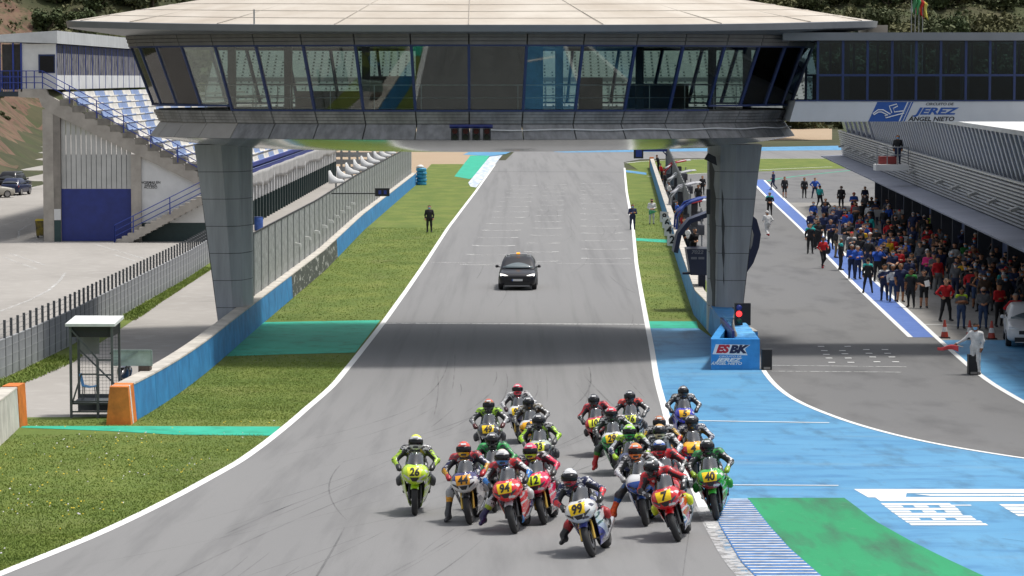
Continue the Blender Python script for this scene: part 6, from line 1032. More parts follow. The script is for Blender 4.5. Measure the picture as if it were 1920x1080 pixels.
BIKES = [
 dict(px=1113, py=1046, num='99', plate=YEL, fair=(WHT, C('b9c4d6'), C('1d2a86')), cuts=(.46, .56), ax=-.3, tank=C('22307f'), fender=C('1a2270'), yaw=-17, lean=-17, leg=-1, zf=.18, fx=.50, hang=-.10, hx=-.02, nod=16, turn=-12, dark=1, suit=dict(main=NVB, chest=C('1c2750'), sleeve=NVB, fore=C('e22030'), legs=BLK, knee=C('a01218'), shin=C('8a1016'), shoulder=C('16204a')), helm=([C('b5232a'), BLK, (.7, .7, .7)], [-.06, .045]), label='leaning white and blue race bike number 99 leading the pack', who='rider in navy leathers with red forearms and white-topped helmet on bike 99'),
 dict(px=1274, py=1017, num='7', plate=YEL, fair=(RD, WHT, C('1c1c50')), cuts=(.46, .50), tank=RD, fender=RD, yaw=-14, lean=-18, leg=0, hang=-.12, hx=-.03, nod=16, turn=-14, dark=1, suit=dict(main=RD, chest=C('c41420'), sleeve=RD, fore=BLK, legs=C('b00f16'), knee=C('c9d820'), shin=BLK, gloves=BLK), helm=([BLK, BLK, (.02, .03, .02)], [-.05, .06]), label='leaning red race bike number 7 behind the leader', who='rider in red leathers and plain black helmet on bike 7'),
 dict(px=1344, py=977, num='40', plate=YEL, fair=(C('3aa53a'), C('7d1522'), C('1f8f2c')), cuts=(.42, .66), ax=.35, tank=GRN, fender=C('37b83e'), yaw=-9, lean=-9, leg=0, nod=12, dark=0, suit=dict(main=BLK, chest=(.02, .025, .02), sleeve=BLK, fore=(.03, .03, .03), legs=BLK, gloves=C('8fae2a'), shoulder=C('1f8f3a'), knee=C('1f8f2c')), helm=([BLK, (.02, .03, .022), C('123a20')], [-.05, .05]), label='green and maroon race bike number 40 beside the kerb', who='rider in black and green leathers on bike 40 beside the kerb'),
 dict(px=967, py=1002, num='94', plate=YEL, fair=(C('cf1f26'), C('cf1f26'), C('2f86d0')), cuts=(.36, .62), tank=RD, fender=SIL, yaw=-12, lean=-12, leg=-1, zf=.12, fx=.62, kx=.42, hang=-.05, nod=14, suit=dict(main=C('b0252c'), chest=C('b9bdc4'), sleeve=WHT, fore=C('2b7fd0'), legs=BLK, knee=(.5, .5, .5), shin=C('9cb022'), boots=C('2a2050'), shoulder=C('c0222a'), gloves=BLK), helm=([C('3d7fc0'), WHT, C('d8c8b8')], [-.07, .08]), label='red and light blue race bike number 94 with leg held out', who='rider in red, white and blue leathers stretching one leg on bike 94'),
 dict(px=882, py=985, num='44', plate=GLD, fair=(C('23205e'), WHT, C('1b1840')), cuts=(.50, .66), ax=-.45, tank=C('23205e'), fender=BLK, yaw=-8, lean=-8, leg=-1, zf=.02, fx=.46, nod=12, suit=dict(main=NVB, chest=C('16173a'), sleeve=C('20244f'), fore=C('c49018'), legs=NVB, knee=(.4, .4, .4), shin=C('d9951a'), boots=(.06, .06, .065), shoulder=C('a8222c'), gloves=C('b01c26')), helm=([C('e8b014'), C('d43a1c'), C('d8401e')], [-.09, .05]), label='navy and white race bike number 44 with rider foot down', who='rider in navy and gold leathers with one foot down on bike 44'),
 dict(px=778, py=968, num='26', plate=LYE, fair=(C('b4d22a'), C('b4d22a'), C('8fb81a')), cuts=(.30, .50), tank=LIME, fender=C('9cc41c'), yaw=0, lean=0, leg=0, nod=10, eye=(.5, .5, .5), suit=dict(main=C('8fb51c'), chest=C('9a8f14'), sleeve=C('a8cc2c'), fore=C('a8cc2c'), legs=BLK, shoulder=BLK, gloves=C('2a2a2c')), helm=([WHT, WHT, C('e6ec14')], [-.06, .05]), label='lime yellow race bike number 26 alone at the left of the pack', who='rider in lime leathers and white and yellow helmet on bike 26'),
 dict(px=1022, py=985, num='12', plate=C('dcf01e'), fair=(PNK, C('d81848'), BLK), cuts=(.42, .46), tank=PNK, fender=BLK, yaw=-12, lean=-13, leg=0, hang=-.05, nod=14, turn=-6, dark=1, suit=dict(main=PNK, chest=C('d8184a'), sleeve=PNK, fore=C('d8184a'), legs=BLK, shoulder=BLK, gloves=(.05, .05, .05)), helm=([C('b8d820'), PNK, C('e6305f')], [-.06, .05]), label='bright pink race bike number 12 beside bike 94', who='rider in bright pink leathers on bike 12'),
 dict(px=928, py=962, num='', plate=None, fair=(DGR, BLK, BLK), yaw=-6, lean=-4, leg=0, nod=10, dark=1, suit=dict(main=C('12903f'), chest=C('12903f'), sleeve=C('12903f'), shoulder=C('17a048')), helm=([BLK, BLK, (.025, .025, .027)], [-.05, .06]), label='dark race bike hidden behind bike 94', who='rider in green leathers and black helmet half hidden behind bike 94'),
 dict(px=1018, py=912, num='93', plate=LYE, fair=(C('aab4a8'), (.05, .05, .055), BLK), cuts=(.45, .80), tank=BLK, yaw=-7, lean=-6, leg=0, nod=12, dark=1, suit=dict(main=C('9cc81c'), chest=C('8fb81a'), sleeve=C('a8d820'), fore=C('a8d820'), legs=BLK, shoulder=BLK, gloves=(.08, .08, .08)), helm=([BLK, BLK, (.03, .03, .032)], [-.05, .06]), label='grey and black race bike number 93 in the left group', who='rider in lime and black leathers with black helmet on bike 93'),
 dict(px=918, py=873, num='49', plate=YEL, fair=((.04, .04, .045), (.35, .36, .38), BLK), cuts=(.52, .56), ax=-.2, yaw=-3, lean=-2, leg=0, nod=10, suit=dict(main=C('8fc41c'), chest=C('9ccc1e'), sleeve=(.05, .05, .05), fore=(.22, .22, .23), legs=C('30501a'), shoulder=C('9ccc1e'), gloves=C('501418')), helm=([BLK, C('7a5a20'), C('c8501e')], [-.05, .045]), label='black race bike number 49 at the back of the left group', who='rider in lime leathers and orange patterned helmet on bike 49'),
 dict(px=976, py=833, num='92', plate=YEL, fair=(WHT, C('30305c'), C('2a2a30')), cuts=(.45, .62), ax=-.4, tank=WHT, yaw=-6, lean=-5, leg=0, nod=8, suit=dict(main=WHT, chest=C('a8acb0'), sleeve=WHT, fore=WHT, legs=(.10, .10, .11), shoulder=(.5, .5, .5), gloves=C('3a1420')), helm=([C('e0203c'), C('e8f0f0'), C('e8284a')], [-.08, -.03]), label='white race bike number 92, rearmost of the left group', who='rider in white leathers and pink-red helmet on bike 92'),
 dict(px=1004, py=864, num='9', plate=C('f0ae14'), fair=(WHT, C('e0a018'), C('a0a0a0')), cuts=(.5, .8), tank=GLD, yaw=-10, lean=-10, leg=0, nod=14, suit=dict(main=BLK, chest=BLK, sleeve=(.03, .028, .02), fore=(.1, .1, .1), shoulder=(.09, .07, .03)), helm=([BLK, BLK, (.02, .02, .021)], [-.05, .06]), label='white and gold race bike number 9 in front of bike 92', who='rider all in black with black helmet on the white and gold bike'),
 dict(px=1128, py=858, num='10', plate=LYE, fair=(C('c02030'), C('a81824'), BLK), cuts=(.5, .7), tank=RD, yaw=-12, lean=-11, leg=0, nod=12, suit=dict(main=C('b81c26'), chest=(.25, .25, .26), sleeve=C('b81c26'), fore=BLK, legs=BLK, shoulder=C('c02230')), helm=([BLK, BLK, (.02, .02, .021)], [-.05, .06]), label='red race bike number 10 at the left of the right group', who='rider in red and grey leathers with black helmet on bike 10'),
 dict(px=1188, py=850, num='76', plate=C('d8e03a'), fair=((.035, .035, .04), BLK, BLK), cuts=(.5, .7), yaw=-6, lean=-5, leg=0, nod=12, dark=1, suit=dict(main=BLK, chest=BLK, sleeve=(.03, .02, .02), fore=BLK, shoulder=C('d8331f'), gloves=(.12, .12, .12)), helm=([BLK, (.02, .02, .022), (.025, .025, .027)], [-.05, .06]), label='matt black race bike number 76 behind bike 29', who='rider in black leathers with red shoulders on bike 76'),
 dict(px=1158, py=893, num='29', plate=YEL, fair=(WHT, C('1f9a48'), C('1a8a3c')), cuts=(.62, .86), ax=.2, tank=GRN, fender=GRN, yaw=-9, lean=-8, leg=-1, zf=.10, fx=.52, kx=.40, nod=14, suit=dict(main=C('16331c'), chest=(.02, .035, .02), sleeve=C('1b4a22'), fore=BLK, legs=C('2a6a1c'), shin=C('2f7a20'), boots=C('c01a20'), knee=(.04, .05, .04), shoulder=BLK), helm=([BLK, C('d81a30'), C('e0203a')], [-.02, .06]), label='green and white race bike number 29 with rider leg out', who='rider in dark green leathers with red boot held out on bike 29'),
 dict(px=1190, py=940, num='', plate=None, fair=(C('28305a'), NVB, BLK), yaw=-8, lean=-6, leg=0, nod=12, suit=dict(main=C('1c2546'), chest=C('1c2546'), sleeve=C('c8ccd0'), fore=C('20284a'), shoulder=C('9cc41c'), gloves=C('a0c41c')), helm=([C('28a844'), C('7cd02a'), C('a8e020')], [-.05, .04]), label='navy race bike hidden behind the orange-helmeted rider', who='rider with lime and green helmet half hidden behind the orange helmet'),
 dict(px=1212, py=988, num='', plate=None, fair=(WHT, C('2a55a8'), C('22407a')), cuts=(.55, .75), tank=WHT, yaw=-10, lean=-9, leg=-1, zf=.09, fx=.62, kx=.46, hang=-.04, nod=14, suit=dict(main=WHT, chest=C('b8babd'), sleeve=WHT, fore=C('d8dade'), legs=C('1f5a98'), knee=(.04, .04, .045), shin=C('20609f'), boots=C('e8581a'), shoulder=BLK, gloves=(.3, .3, .3)), helm=([C('f0781a'), C('f05a14'), C('f4871c')], [-.06, .05]), label='white and blue race bike left of bike 7 with rider leg out', who='rider in white leathers with orange helmet and orange boot held out'),
 dict(px=1246, py=917, num='', plate=None, fair=(C('c08018'), BLK, BLK), yaw=-8, lean=-6, leg=0, nod=12, suit=dict(main=BLK, chest=BLK, sleeve=C('c49a1c'), fore=C('c8301c'), shoulder=(.03, .03, .03)), helm=([BLK, C('8a4a1c'), C('b0642a')], [-.05, .05]), label='dark race bike hidden behind the white-leathered rider', who='rider with copper helmet and yellow and red sleeves, partly hidden'),
 dict(px=1244, py=940, num='', plate=None, fair=(WHT, C('a0a0a8'), BLK), yaw=-9, lean=-7, leg=0, nod=12, hang=.05, suit=dict(main=WHT, chest=C('c8c8c8'), sleeve=WHT, fore=C('c8ccd4'), shoulder=BLK, legs=(.1, .1, .1)), helm=([C('d8c8a0'), BLK, C('d89a1c')], [-.07, .07]), label='pale race bike hidden behind the red-leathered riders', who='rider in white leathers with black and gold helmet, partly hidden'),
 dict(px=1284, py=838, num='5', plate=C('f0b016'), fair=(C('2a2fa8'), C('2a2fa8'), (.06, .06, .1)), cuts=(.45, .5), tank=BLU, yaw=-2, lean=-1, leg=0, nod=10, suit=dict(main=BLK, chest=BLK, sleeve=(.03, .03, .033), fore=(.06, .06, .065)), helm=([BLK, BLK, (.02, .02, .022)], [-.05, .06]), label='royal blue race bike number 5 on the blue run-off', who='rider all in black on the royal blue bike 5'),
 dict(px=1306, py=915, num='4', plate=C('f0b414'), fair=(C('e8a818'), C('b81d3c'), C('30206a')), cuts=(.55, .78), ax=-.2, tank=YEL, yaw=-6, lean=-5, leg=0, nod=12, suit=dict(main=C('141b38'), chest=C('1a2040'), sleeve=C('c8ccd4'), fore=C('20264a'), shoulder=C('1a2242')), helm=([BLK, (.03, .02, .022), (.035, .03, .033)], [-.05, .05]), label='yellow and crimson race bike number 4 behind bike 40', who='rider in navy and white leathers with dark helmet on bike 4'),
 dict(px=1262, py=978, num='', plate=None, fair=(C('c01c24'), C('a01820'), NVB), yaw=-12, lean=-12, leg=0, hang=-.04, nod=14, tank=RD, suit=dict(main=C('c4121c'), chest=C('b8141c'), sleeve=C('c8141e'), fore=BLK, legs=C('8a1016'), shoulder=C('c8141e'), gloves=(.3, .3, .3)), helm=([C('c8202a'), C('2a58a8'), C('d8dce4')], [-.06, .05]), label='red race bike hidden behind bike 7', who='rider in red leathers with red, white and blue helmet behind bike 7'),
]
for b in BIKES:
    t = motorcycle(b); x, y = G(b['px'], b['py']); z = float(gz(y)) + .02; sl_ = -math.atan(.057 if y < 70 else .057 * (100 - y) / 30)
    R = Matrix.Rotation(rad(b['yaw'] * .65), 4, 'Z') @ Matrix.Rotation(sl_, 4, 'X') @ Matrix.Rotation(rad(b['lean']), 4, 'Y')
    mt = Matrix.Translation(Vector((x, y, z)) - R @ Vector((0, -.71, 0))) @ R; t.matrix_world = mt; tag(t, b['label'], 'motorcycle', 'racing motorcycles of the pack')
    if b.get('leg'): b['zf'] = b.get('zf', .1) + b.get('fx', .46) * math.tan(rad(-b['lean']))
    b['counter'] = rad(-b['lean'] * .75); b['turn'] = b.get('turn', 0) - b['yaw'] * .6
    o = rider(b, mt); tag(o, b['who'], 'person', 'riders of the pack')
# ------------------------------------------------------------ cars (local forward is -Y)
def rrect(x, y0, y1, z, r=.18, n=4):
    P = []
    for cx_, cy_, a0 in ((x - r, y1 - r, 0), (-x + r, y1 - r, 90), (-x + r, y0 + r, 180), (x - r, y0 + r, 270)):
        for k in range(n + 1): a = rad(a0 + 90 * k / n); P.append((cx_ + r * math.cos(a), cy_ + r * math.sin(a), z))
    return P
def car(col, label, loc, rz, name='car', L_=4.45, Wd=.92, H=1.50, lightbar=False, lamps=False, hatch=True):
    t = empty(name); body = M(col, .3, .04, 3, coat=.2, spec=.3, key='car_paint'); gl = M((.018, .022, .024), .05, 0, coat=1., key='car_glass'); h = L_ / 2
    m = MB(); st = [(-h, Wd * .70, .42, .62), (-h + .06, Wd * .86, .30, .74), (-h + .25, Wd * .96, .22, .82), (-h + .7, Wd, .20, .90), (-h + 1.25, Wd, .20, .98), (-.2, Wd, .20, 1.0), (.9, Wd, .20, 1.02), (h - .5, Wd, .22, 1.04), (h - .12, Wd * .94, .28, 1.0), (h, Wd * .82, .42, .86)]
    m.loft([[(Wd_ * math.copysign(abs(math.cos(a)) ** .32, math.cos(a)), y, (zt_ + zb_) / 2 + (zt_ - zb_) / 2 * math.copysign(abs(math.sin(a)) ** .42, math.sin(a))) for a in np.linspace(0, 2 * PI, 28, endpoint=False)] for y, Wd_, zb_, zt_ in st][::-1]); m.build('body', body, t, smooth=50)
    yf0, yf1, yr0, yr1 = -h + 1.25, -h + 2.05, h - .18, h - .75; zb_, zt_ = .97, H
    m = MB(); m.loft([rrect(Wd * .93, yf0, yr0, zb_, .2), rrect(Wd * .86, yf0 + (yf1 - yf0) * .55, yr0 + (yr1 - yr0) * .5, zb_ + (zt_ - zb_) * .55, .2), rrect(Wd * .74, yf1 - .05, yr1, zt_ - .05, .2), rrect(Wd * .66, yf1 + .1, yr1 - .12, zt_, .2)]); m.build('cabin', body, t, smooth=40)
    def q(P, nm): m = MB(); m.add(P, [tuple(range(len(P)))]); m.build(nm, gl, t)
    lp = lambda a, b_, u: a + (b_ - a) * u
    m = MB(); m.grid(lambda u, v: ((2 * u - 1) * lp(Wd * .80, Wd * .64, v), lp(yf0, yf1, v) - .035 + .10 * (2 * u - 1) ** 2, lp(zb_ + .04, zt_ - .09, v)), 8, 4, -.01); m.build('windscreen', M((.10, .13, .14), .04, 0, coat=1., key='painted_glare_screen'), t, smooth=True)  # windscreen colour lightened to stand in for reflected sky
    m = MB(); m.grid(lambda u, v: ((1 - 2 * u) * lp(Wd * .78, Wd * .62, v), lp(yr0, yr1, v) + .02 - .06 * (2 * u - 1) ** 2, lp(zb_ + .1, zt_ - .09, v)), 8, 4, -.01); m.build('rear_window', gl, t, smooth=True)
    for s in (-1, 1):
        for ya, yb in ((yf0 + .5, yf0 + 1.25), (yf0 + 1.32, yr0 - .55)):
            P = [(s * (Wd * .925 + .012), ya, zb_ + .04), (s * (Wd * .925 + .012), yb, zb_ + .04), (s * (Wd * .76 + .012), min(yb, yr1 - .15), zt_ - .1), (s * (Wd * .76 + .012), max(ya, yf1 + .05), zt_ - .1)]; q(P if s > 0 else P[::-1], 'side_window')
        m = MB(); m.lathe_z([(.02, 0), (.075, .02), (.09, .08), (.05, .14)], (s * (Wd + .11), yf0 + .45, zb_ + .02), 10); m.bar((s * (Wd * .93), yf0 + .45, zb_ + .05), (s * (Wd + .1), yf0 + .45, zb_ + .07), .04); m.build('mirror', body, t, smooth=40)
        for yw in (-h + .82, h - .85):
            m = MB(); m.lathe_x([(-.10, .22), (-.11, .30), (-.08, .335), (.08, .335), (.11, .30), (.10, .22)], (s * (Wd - .10), yw, .335), 22); w = m.build('wheel', RUB, t, smooth=40); m = MB(); m.lathe_x([(s * .108, .02), (s * .112, .12), (s * .104, .225), (s * .08, .225), (s * .08, .02)], (s * (Wd - .10), yw, .335), 18); m.build('rim', ALU, w, smooth=40)
        m = MB(); P = [(s * .44, -h + .055, .70), (s * .82, -h + .22, .67), (s * .84, -h + .27, .78), (s * .70, -h + .17, .775)]; P = P if s < 0 else P[::-1]; m.hull([(x, y - .09, z + .02) for x, y, z in P][::-1], [(x, y + .1, z) for x, y, z in P][::-1]); m.build('headlight', lit('lit_headlight', (1, .97, .9), 1.8) if lamps else M((.6, .62, .62), .12, 0, coat=1), t)
        m = MB(); P = [(s * .52, h - .03, .74), (s * .84, h - .14, .74), (s * .86, h - .18, .90), (s * .56, h - .06, .90)]; P = P if s > 0 else P[::-1]; m.hull([(x, y + .03, z) for x, y, z in P][::-1], [(x, y - .08, z) for x, y, z in P][::-1]); m.build('tail_light', M((.25, .01, .01), .2, 0, coat=1), t)
    m = MB(); m.box(-.46, .46, -h - .012, -h + .05, .52, .66); m.build('grille', DARK, t); m = MB(); m.box(-.62, .62, -h - .008, -h + .1, .24, .40); m.build('lower_grille', DARK, t); m = MB(); m.box(-.26, .26, -h - .03, -h - .013, .455, .555); pl = m.build('number_plate', PLAINW, t); m = MB(); m.box(-.258, -.21, -h - .034, -h - .031, .457, .553); m.build('plate_strip', LB, pl); m = MB(); m.box(-.26, .26, h + .003, h + .02, .55, .65); m.build('rear_plate', PLAINW, t); m = MB(); m.box(-.6, .6, -h - .01, -h + .02, .205, .235); m.build('splitter', SIL_M, t)
    if lightbar:
        m = MB(); m.box(-.42, .42, yf1 + .3, yf1 + .5, zt_ + .05, zt_ + .12); lb_ = m.build('light_bar', M((.45, .46, .47), .4, .1), t); m = MB(); m.box(-.09, .07, yf1 + .25, yf1 + .5, zt_ + .125, zt_ + .185); m.build('amber_lamp', lit('amber', (1, .36, .03), 1.2), lb_)
        for s in (-1, 1): m = MB(); m.tube([(s * .58, yf1 + .1, zt_ - .02), (s * .58, yf1 + .25, zt_ + .06), (s * .58, yr1 - .4, zt_ + .06), (s * .58, yr1 - .2, zt_ - .02)], .018, 6); m.build('roof_rail', STEEL, t)
    t.location = loc; t.rotation_euler = (0, 0, rz); return tag(t, label, 'car')
SIL_M = M((.45, .45, .46), .4, .1, 4, metal=.5)
x, y = G(972, 543); car((.012, .012, .016), 'black course car with amber roof lamp following the pack on the straight', (x, y + 1.4, .02), rad(-1.5), lightbar=True, lamps=True)
x, y = G(28, 367); car((.012, .02, .06), 'dark blue hatchback parked beside the soil bank', (XA(30, y + 2), y + 2, 0), rad(172), H=1.5, L_=4.0, Wd=.86)
car((.012, .013, .016), 'black car with roof rails parked behind the blue hatchback', (XA(27, y + 12), y + 12, 0), rad(170), H=1.75, L_=4.6, Wd=.95)
x2, y2 = G(2, 372); car((.42, .40, .35), 'pale beige saloon parked at the left picture edge', (XA(-24, y2 + 1.2), y2 + 1.2, 0), rad(125), H=1.4, L_=4.5, Wd=.88)
x, y = G(1925, 652); car((.62, .62, .62), 'white car cut off by the right picture edge behind the cones', (XA(1950, y), y + 1.8, .012), rad(-8), H=1.5, L_=4.3)

# ------------------------------------------------------------ people on foot (facing -Y, origin at the feet)
def person_mesh(pose):
    # zones: 0 skin 1 top 2 trousers 3 shoes 4 hair/cap 5 face mask 6 shoulders 7 forearms 8 lower legs
    b = []; B = lambda p, r, q, r2, *z: b.append((p, r, q, r2, (list(z) if not callable(z[0]) else z[0]))); ln = pose.get('lean', 0.)
    B((-.075, 0, .93), .12, (.075, 0, .93), .12, (1, 2)); B((-.03, 0, 1.0), .125, (-.04, ln * .5, 1.2), .125, (.12, 2), (1, 1)); B((.03, 0, 1.0), .125, (.04, ln * .5, 1.2), .125, (.12, 2), (1, 1)); B((-.09, ln, 1.30), .125, (.09, ln, 1.30), .125, (1, 1)); B((-.155, ln, 1.405), .075, (.155, ln, 1.405), .075, (1, 6)); B((0, ln, 1.42), .062, (0, ln * 1.2 - .01, 1.54), .055, (.25, 6), (1, 0))
    def hz(ce, t): return np.where((ce[:, 2] > 1.685) | (ce[:, 1] > ln * 1.2 + .035) & (ce[:, 2] > 1.585), 4, np.where((ce[:, 2] < 1.625) & (ce[:, 1] < ln * 1.2 - .055), 5, 0))
    hy = ln * 1.2 - .015; B((0, hy - .01, 1.60), .082, (0, hy + .01, 1.672), .096, hz); B((0, hy - .085, 1.645), .016, (0, hy - .108, 1.615), .02, hz)
    for s in (-1, 1):
        B((s * .098, hy + .01, 1.63), .016, (s * .1, hy + .015, 1.66), .018, (1, 0))
        kn, an = pose.get('legs', {}).get(s, ((s * .115, -.02, .50), (s * .125, .03, .09))); hip = (s * .095, 0, .90)
        d = -1 if an[1] < .25 else -.6; B(hip, .10, kn, .066, (1, 2)); B(kn, .066, an, .045, (.05, 2), (1, 8)); B((an[0], an[1] + .03, an[2] - .03), .045, (an[0] + s * .03, an[1] - .15, max(.04, an[2] - .05)), .038, (1, 3))
        sh = (s * .195, ln, 1.40); el, wr = pose['arms'][s]; B(sh, .066, el, .047, (.35, 6), (1, 1)); B(el, .047, wr, .035, (1, 7)); w = np.array(wr); e = np.array(el); hn = w + (w - e) / np.linalg.norm(w - e) * .07; B(wr, .036, tuple(hn), .034, (1, 0))
    v, f, z = surface_net(b, .026, .020)
    def ex(V_, F_, Z_):
        for s in (-1, 1):
            el, wr = map(np.array, pose['arms'][s]); o = (wr - el) / np.linalg.norm(wr - el); a = np.cross(o, (1, .2, .1)); a /= np.linalg.norm(a); c = np.cross(a, o); fingers(V_, F_, Z_, None, (wr + o * .085, a, c * -s, o), 0, .009)
            m = MB(); m.box(s * .034 - .012, s * .034 + .012, hy - .106, hy - .086, 1.652, 1.664); n = len(V_); V_.extend(m.v); F_.extend([tuple(n + i for i in q) for q in m.f]); Z_.extend([4] * len(m.f))
    return mesh_from('person', v, f, z, [PLAINW] * 9, ex)
std = {-1: ((-.26, .02, 1.14), (-.25, -.06, .90)), 1: ((.26, .02, 1.14), (.25, -.06, .90))}; crs = {-1: ((-.25, -.04, 1.14), (.08, -.21, 1.19)), 1: ((.25, -.04, 1.14), (-.08, -.23, 1.15))}; hip_ = {-1: ((-.38, .06, 1.17), (-.19, -.06, 1.0)), 1: ((.38, .06, 1.17), (.19, -.06, 1.0))}; pho = {-1: ((-.27, -.18, 1.30), (-.10, -.30, 1.52)), 1: ((.27, -.18, 1.30), (.10, -.30, 1.52))}; hold = {-1: ((-.26, .0, 1.14), (-.08, -.24, 1.06)), 1: ((.26, .0, 1.14), (.10, -.24, 1.08))}; pnt = {-1: ((-.26, .02, 1.14), (-.25, -.06, .90)), 1: ((.42, -.10, 1.30), (.62, -.2, 1.34))}; flg = {-1: ((-.36, -.10, 1.18), (-.58, -.22, 1.02)), 1: ((.26, .02, 1.14), (.25, -.06, .90))}
wlk = {-1: ((-.12, -.16, .52), (-.12, -.16, .09)), 1: ((.12, -.02, .52), (.12, .30, .17))}; run = {-1: ((-.1, -.22, .58), (-.1, -.05, .22)), 1: ((.1, .05, .5), (.1, .36, .30))}; wid = {-1: ((-.17, -.02, .50), (-.23, .03, .09)), 1: ((.17, -.02, .50), (.23, .03, .09))}
rarm = {-1: ((-.30, .10, 1.16), (-.24, -.10, 1.02)), 1: ((.28, -.08, 1.16), (.2, -.25, 1.12))}
POSES = dict(stand=dict(arms=std), crossed=dict(arms=crs), hips=dict(arms=hip_, legs=wid), phone=dict(arms=pho), hold=dict(arms=hold), point=dict(arms=pnt), walk=dict(arms=rarm, legs=wlk), run=dict(arms=rarm, legs=run, lean=-.05), flag=dict(arms=flg), wide=dict(arms=std, legs=wid), lean=dict(arms=hold, lean=-.12), back=dict(arms={-1: ((-.27, .08, 1.15), (-.08, .20, 1.0)), 1: ((.27, .08, 1.15), (.08, .20, 1.0))}))
PM_ = {k: person_mesh(v) for k, v in POSES.items()}
fab = lambda c: M(c, .8, .18, 9, key='fabric')
SK = [C('b98465'), C('a8744f'), C('c99878'), C('8d5d3f')]; HR = [C('1b130e'), C('2a1d14'), C('3d2a1c'), C('6b5a48'), C('0f0d0d'), C('8a8580')]
TOP = dict(black=(.012, .012, .014), navy=(.012, .022, .075), red=C('b8141c'), blue=C('1c4ea8'), teal=C('1fa09a'), white=(.58, .58, .57), grey=(.10, .10, .105), yellow=C('d8a814'), pink=C('d02a72'), lime=C('9cb81c'), brown=C('4a3828'), orange=C('c8501c'), green=C('2a7a34'))
BOT = dict(black=(.012, .012, .013), navy=(.014, .022, .06), jeans=C('33486b'), grey=C('707070'), white=(.56, .56, .55), khaki=C('7d6a4c'))
def person(px, py, pose, top, bot, label, rz=0, sh=None, short=False, sleeves=True, mask=None, cap=None, shoe=None, group=None, hs=1., z=None, xy=None, lower=None):
    x, y = xy or G(px, py); o = bpy.data.objects.new('person', PM_[pose]); COL.objects.link(o); o.location = (x, y, (float(gz(y)) + .012) if z is None else z); o.rotation_euler = (0, 0, rz); k = hs * RNG.uniform(.955, 1.035); o.scale = (k * RNG.uniform(.95, 1.12), k, k)
    s = SK[int(RNG.integers(0, 4))]; h = TOP[cap] if cap else HR[int(RNG.integers(0, 6))]; T = TOP[top]; Bm = BOT[bot]; mk = {None: s, 'blue': C('7db4dc'), 'white': (.6, .6, .6), 'black': (.015, .015, .016)}[mask]
    cols = [s, T, Bm, shoe or (.03, .03, .032), h, mk, TOP[sh] if sh else T, T if sleeves else s, (s if short else (lower or Bm))]
    for i, c_ in enumerate(cols): sl_ = o.material_slots[i]; sl_.link = 'OBJECT'; sl_.material = fab(c_)
    return tag(o, label, 'person', group)
def prop(par, name, m, mat): q = bpy.data.objects.new(name, m.mesh(name, mat)); COL.objects.link(q); return q
person(805, 436, 'stand', 'black', 'black', 'person in black jacket standing alone on the left grass verge', mask='blue')
person(1186, 431, 'crossed', 'navy', 'navy', 'person in navy clothes with folded arms on the right track edge', mask='blue')
pw_ = person(1222, 421, 'hold', 'white', 'white', 'marshal in white holding a green flag on the right verge', mask='black', cap='black')
x, y = G(1222, 421); m = MB(); m.grid(lambda u, v: (x - .22 + .62 * u, y - .34 + .05 * math.sin(9 * u), 1.05 - .36 * v - .12 * u * (1 - v) + .25 * u * v), 8, 5, .01); tag(m.build('green_flag', M((.05, .30, .14), .7, .2, 4), None, True, (x, y - .3, 1.0)), 'green flag held by the marshal in white on the verge', 'flag')
fm = person(1829, 703, 'flag', 'white', 'white', 'marshal in white holding out a red flag at the pit exit', mask='blue', rz=rad(-40))
x, y = G(1829, 703); m = MB(); hxx = (x - .58 * math.cos(rad(40)) - .24 * math.sin(rad(40)), y - .22 * math.cos(rad(40)) + .58 * math.sin(rad(40)) * 0 - .1); m.grid(lambda u, v: (x - .62 - .72 * u, y - .1 + .06 * math.sin(7 * u), 1.03 + .05 * math.sin(5 * u) - .10 * u * 0 - .20 * v * (1 - .55 * u)), 10, 4, .012); fl = tag(m.build('red_flag', M((.60, .06, .07), .65, .15, 4), None, True, (x - .6, y - .1, 1.0)), 'red flag held out over the pit exit line', 'flag'); m = MB(); m.tube([(x - .46, y - .1, 1.0), (x - .66, y - .1, 1.06)], .012, 6); m.build('stick', M((.5, .4, .3), .7, .1), fl)
person(1439, 447, 'run', 'white', 'white', 'person in white overalls running along the pit lane', rz=rad(200), shoe=C('a02020'), cap='white'); person(1443, 404, 'back', 'black', 'black', 'person in black and turquoise jacket walking up the pit lane ahead of the white runner', rz=rad(180), sh='teal')
person(1450, 356, 'walk', 'navy', 'navy', 'person in navy with blue cap crossing the far pit lane', rz=rad(-70), cap='blue'); person(1471, 371, 'stand', 'black', 'black', 'person in black shorts standing at the far blue strip', short=True); person(1317, 366, 'stand', 'black', 'black', 'person in black standing left of the bridge pillar'); person(1508, 372, 'stand', 'black', 'black', 'person in dark jacket with red collar on the far apron', sh='grey'); person(1528, 372, 'hips', 'blue', 'navy', 'person in blue top on the far apron'); person(1537, 390, 'walk', 'teal', 'black', 'person in turquoise jacket walking on the far apron', rz=rad(150)); person(1309, 388, 'stand', 'black', 'black', 'person in black behind the team stands')
x, y = G(1297, 470); person(0, 0, 'lean', 'black', 'black', 'person in black sitting on top of the navy timing stand', xy=(XA(1301, 124), 124.2), z=2.05, cap='black', hs=.9, rz=rad(30))
person(0, 0, 'stand', 'black', 'navy', 'person in dark clothes standing on the small balcony of the pit building', xy=(XA(1683, 160), 160), z=ZA(308, 160), mask='blue')
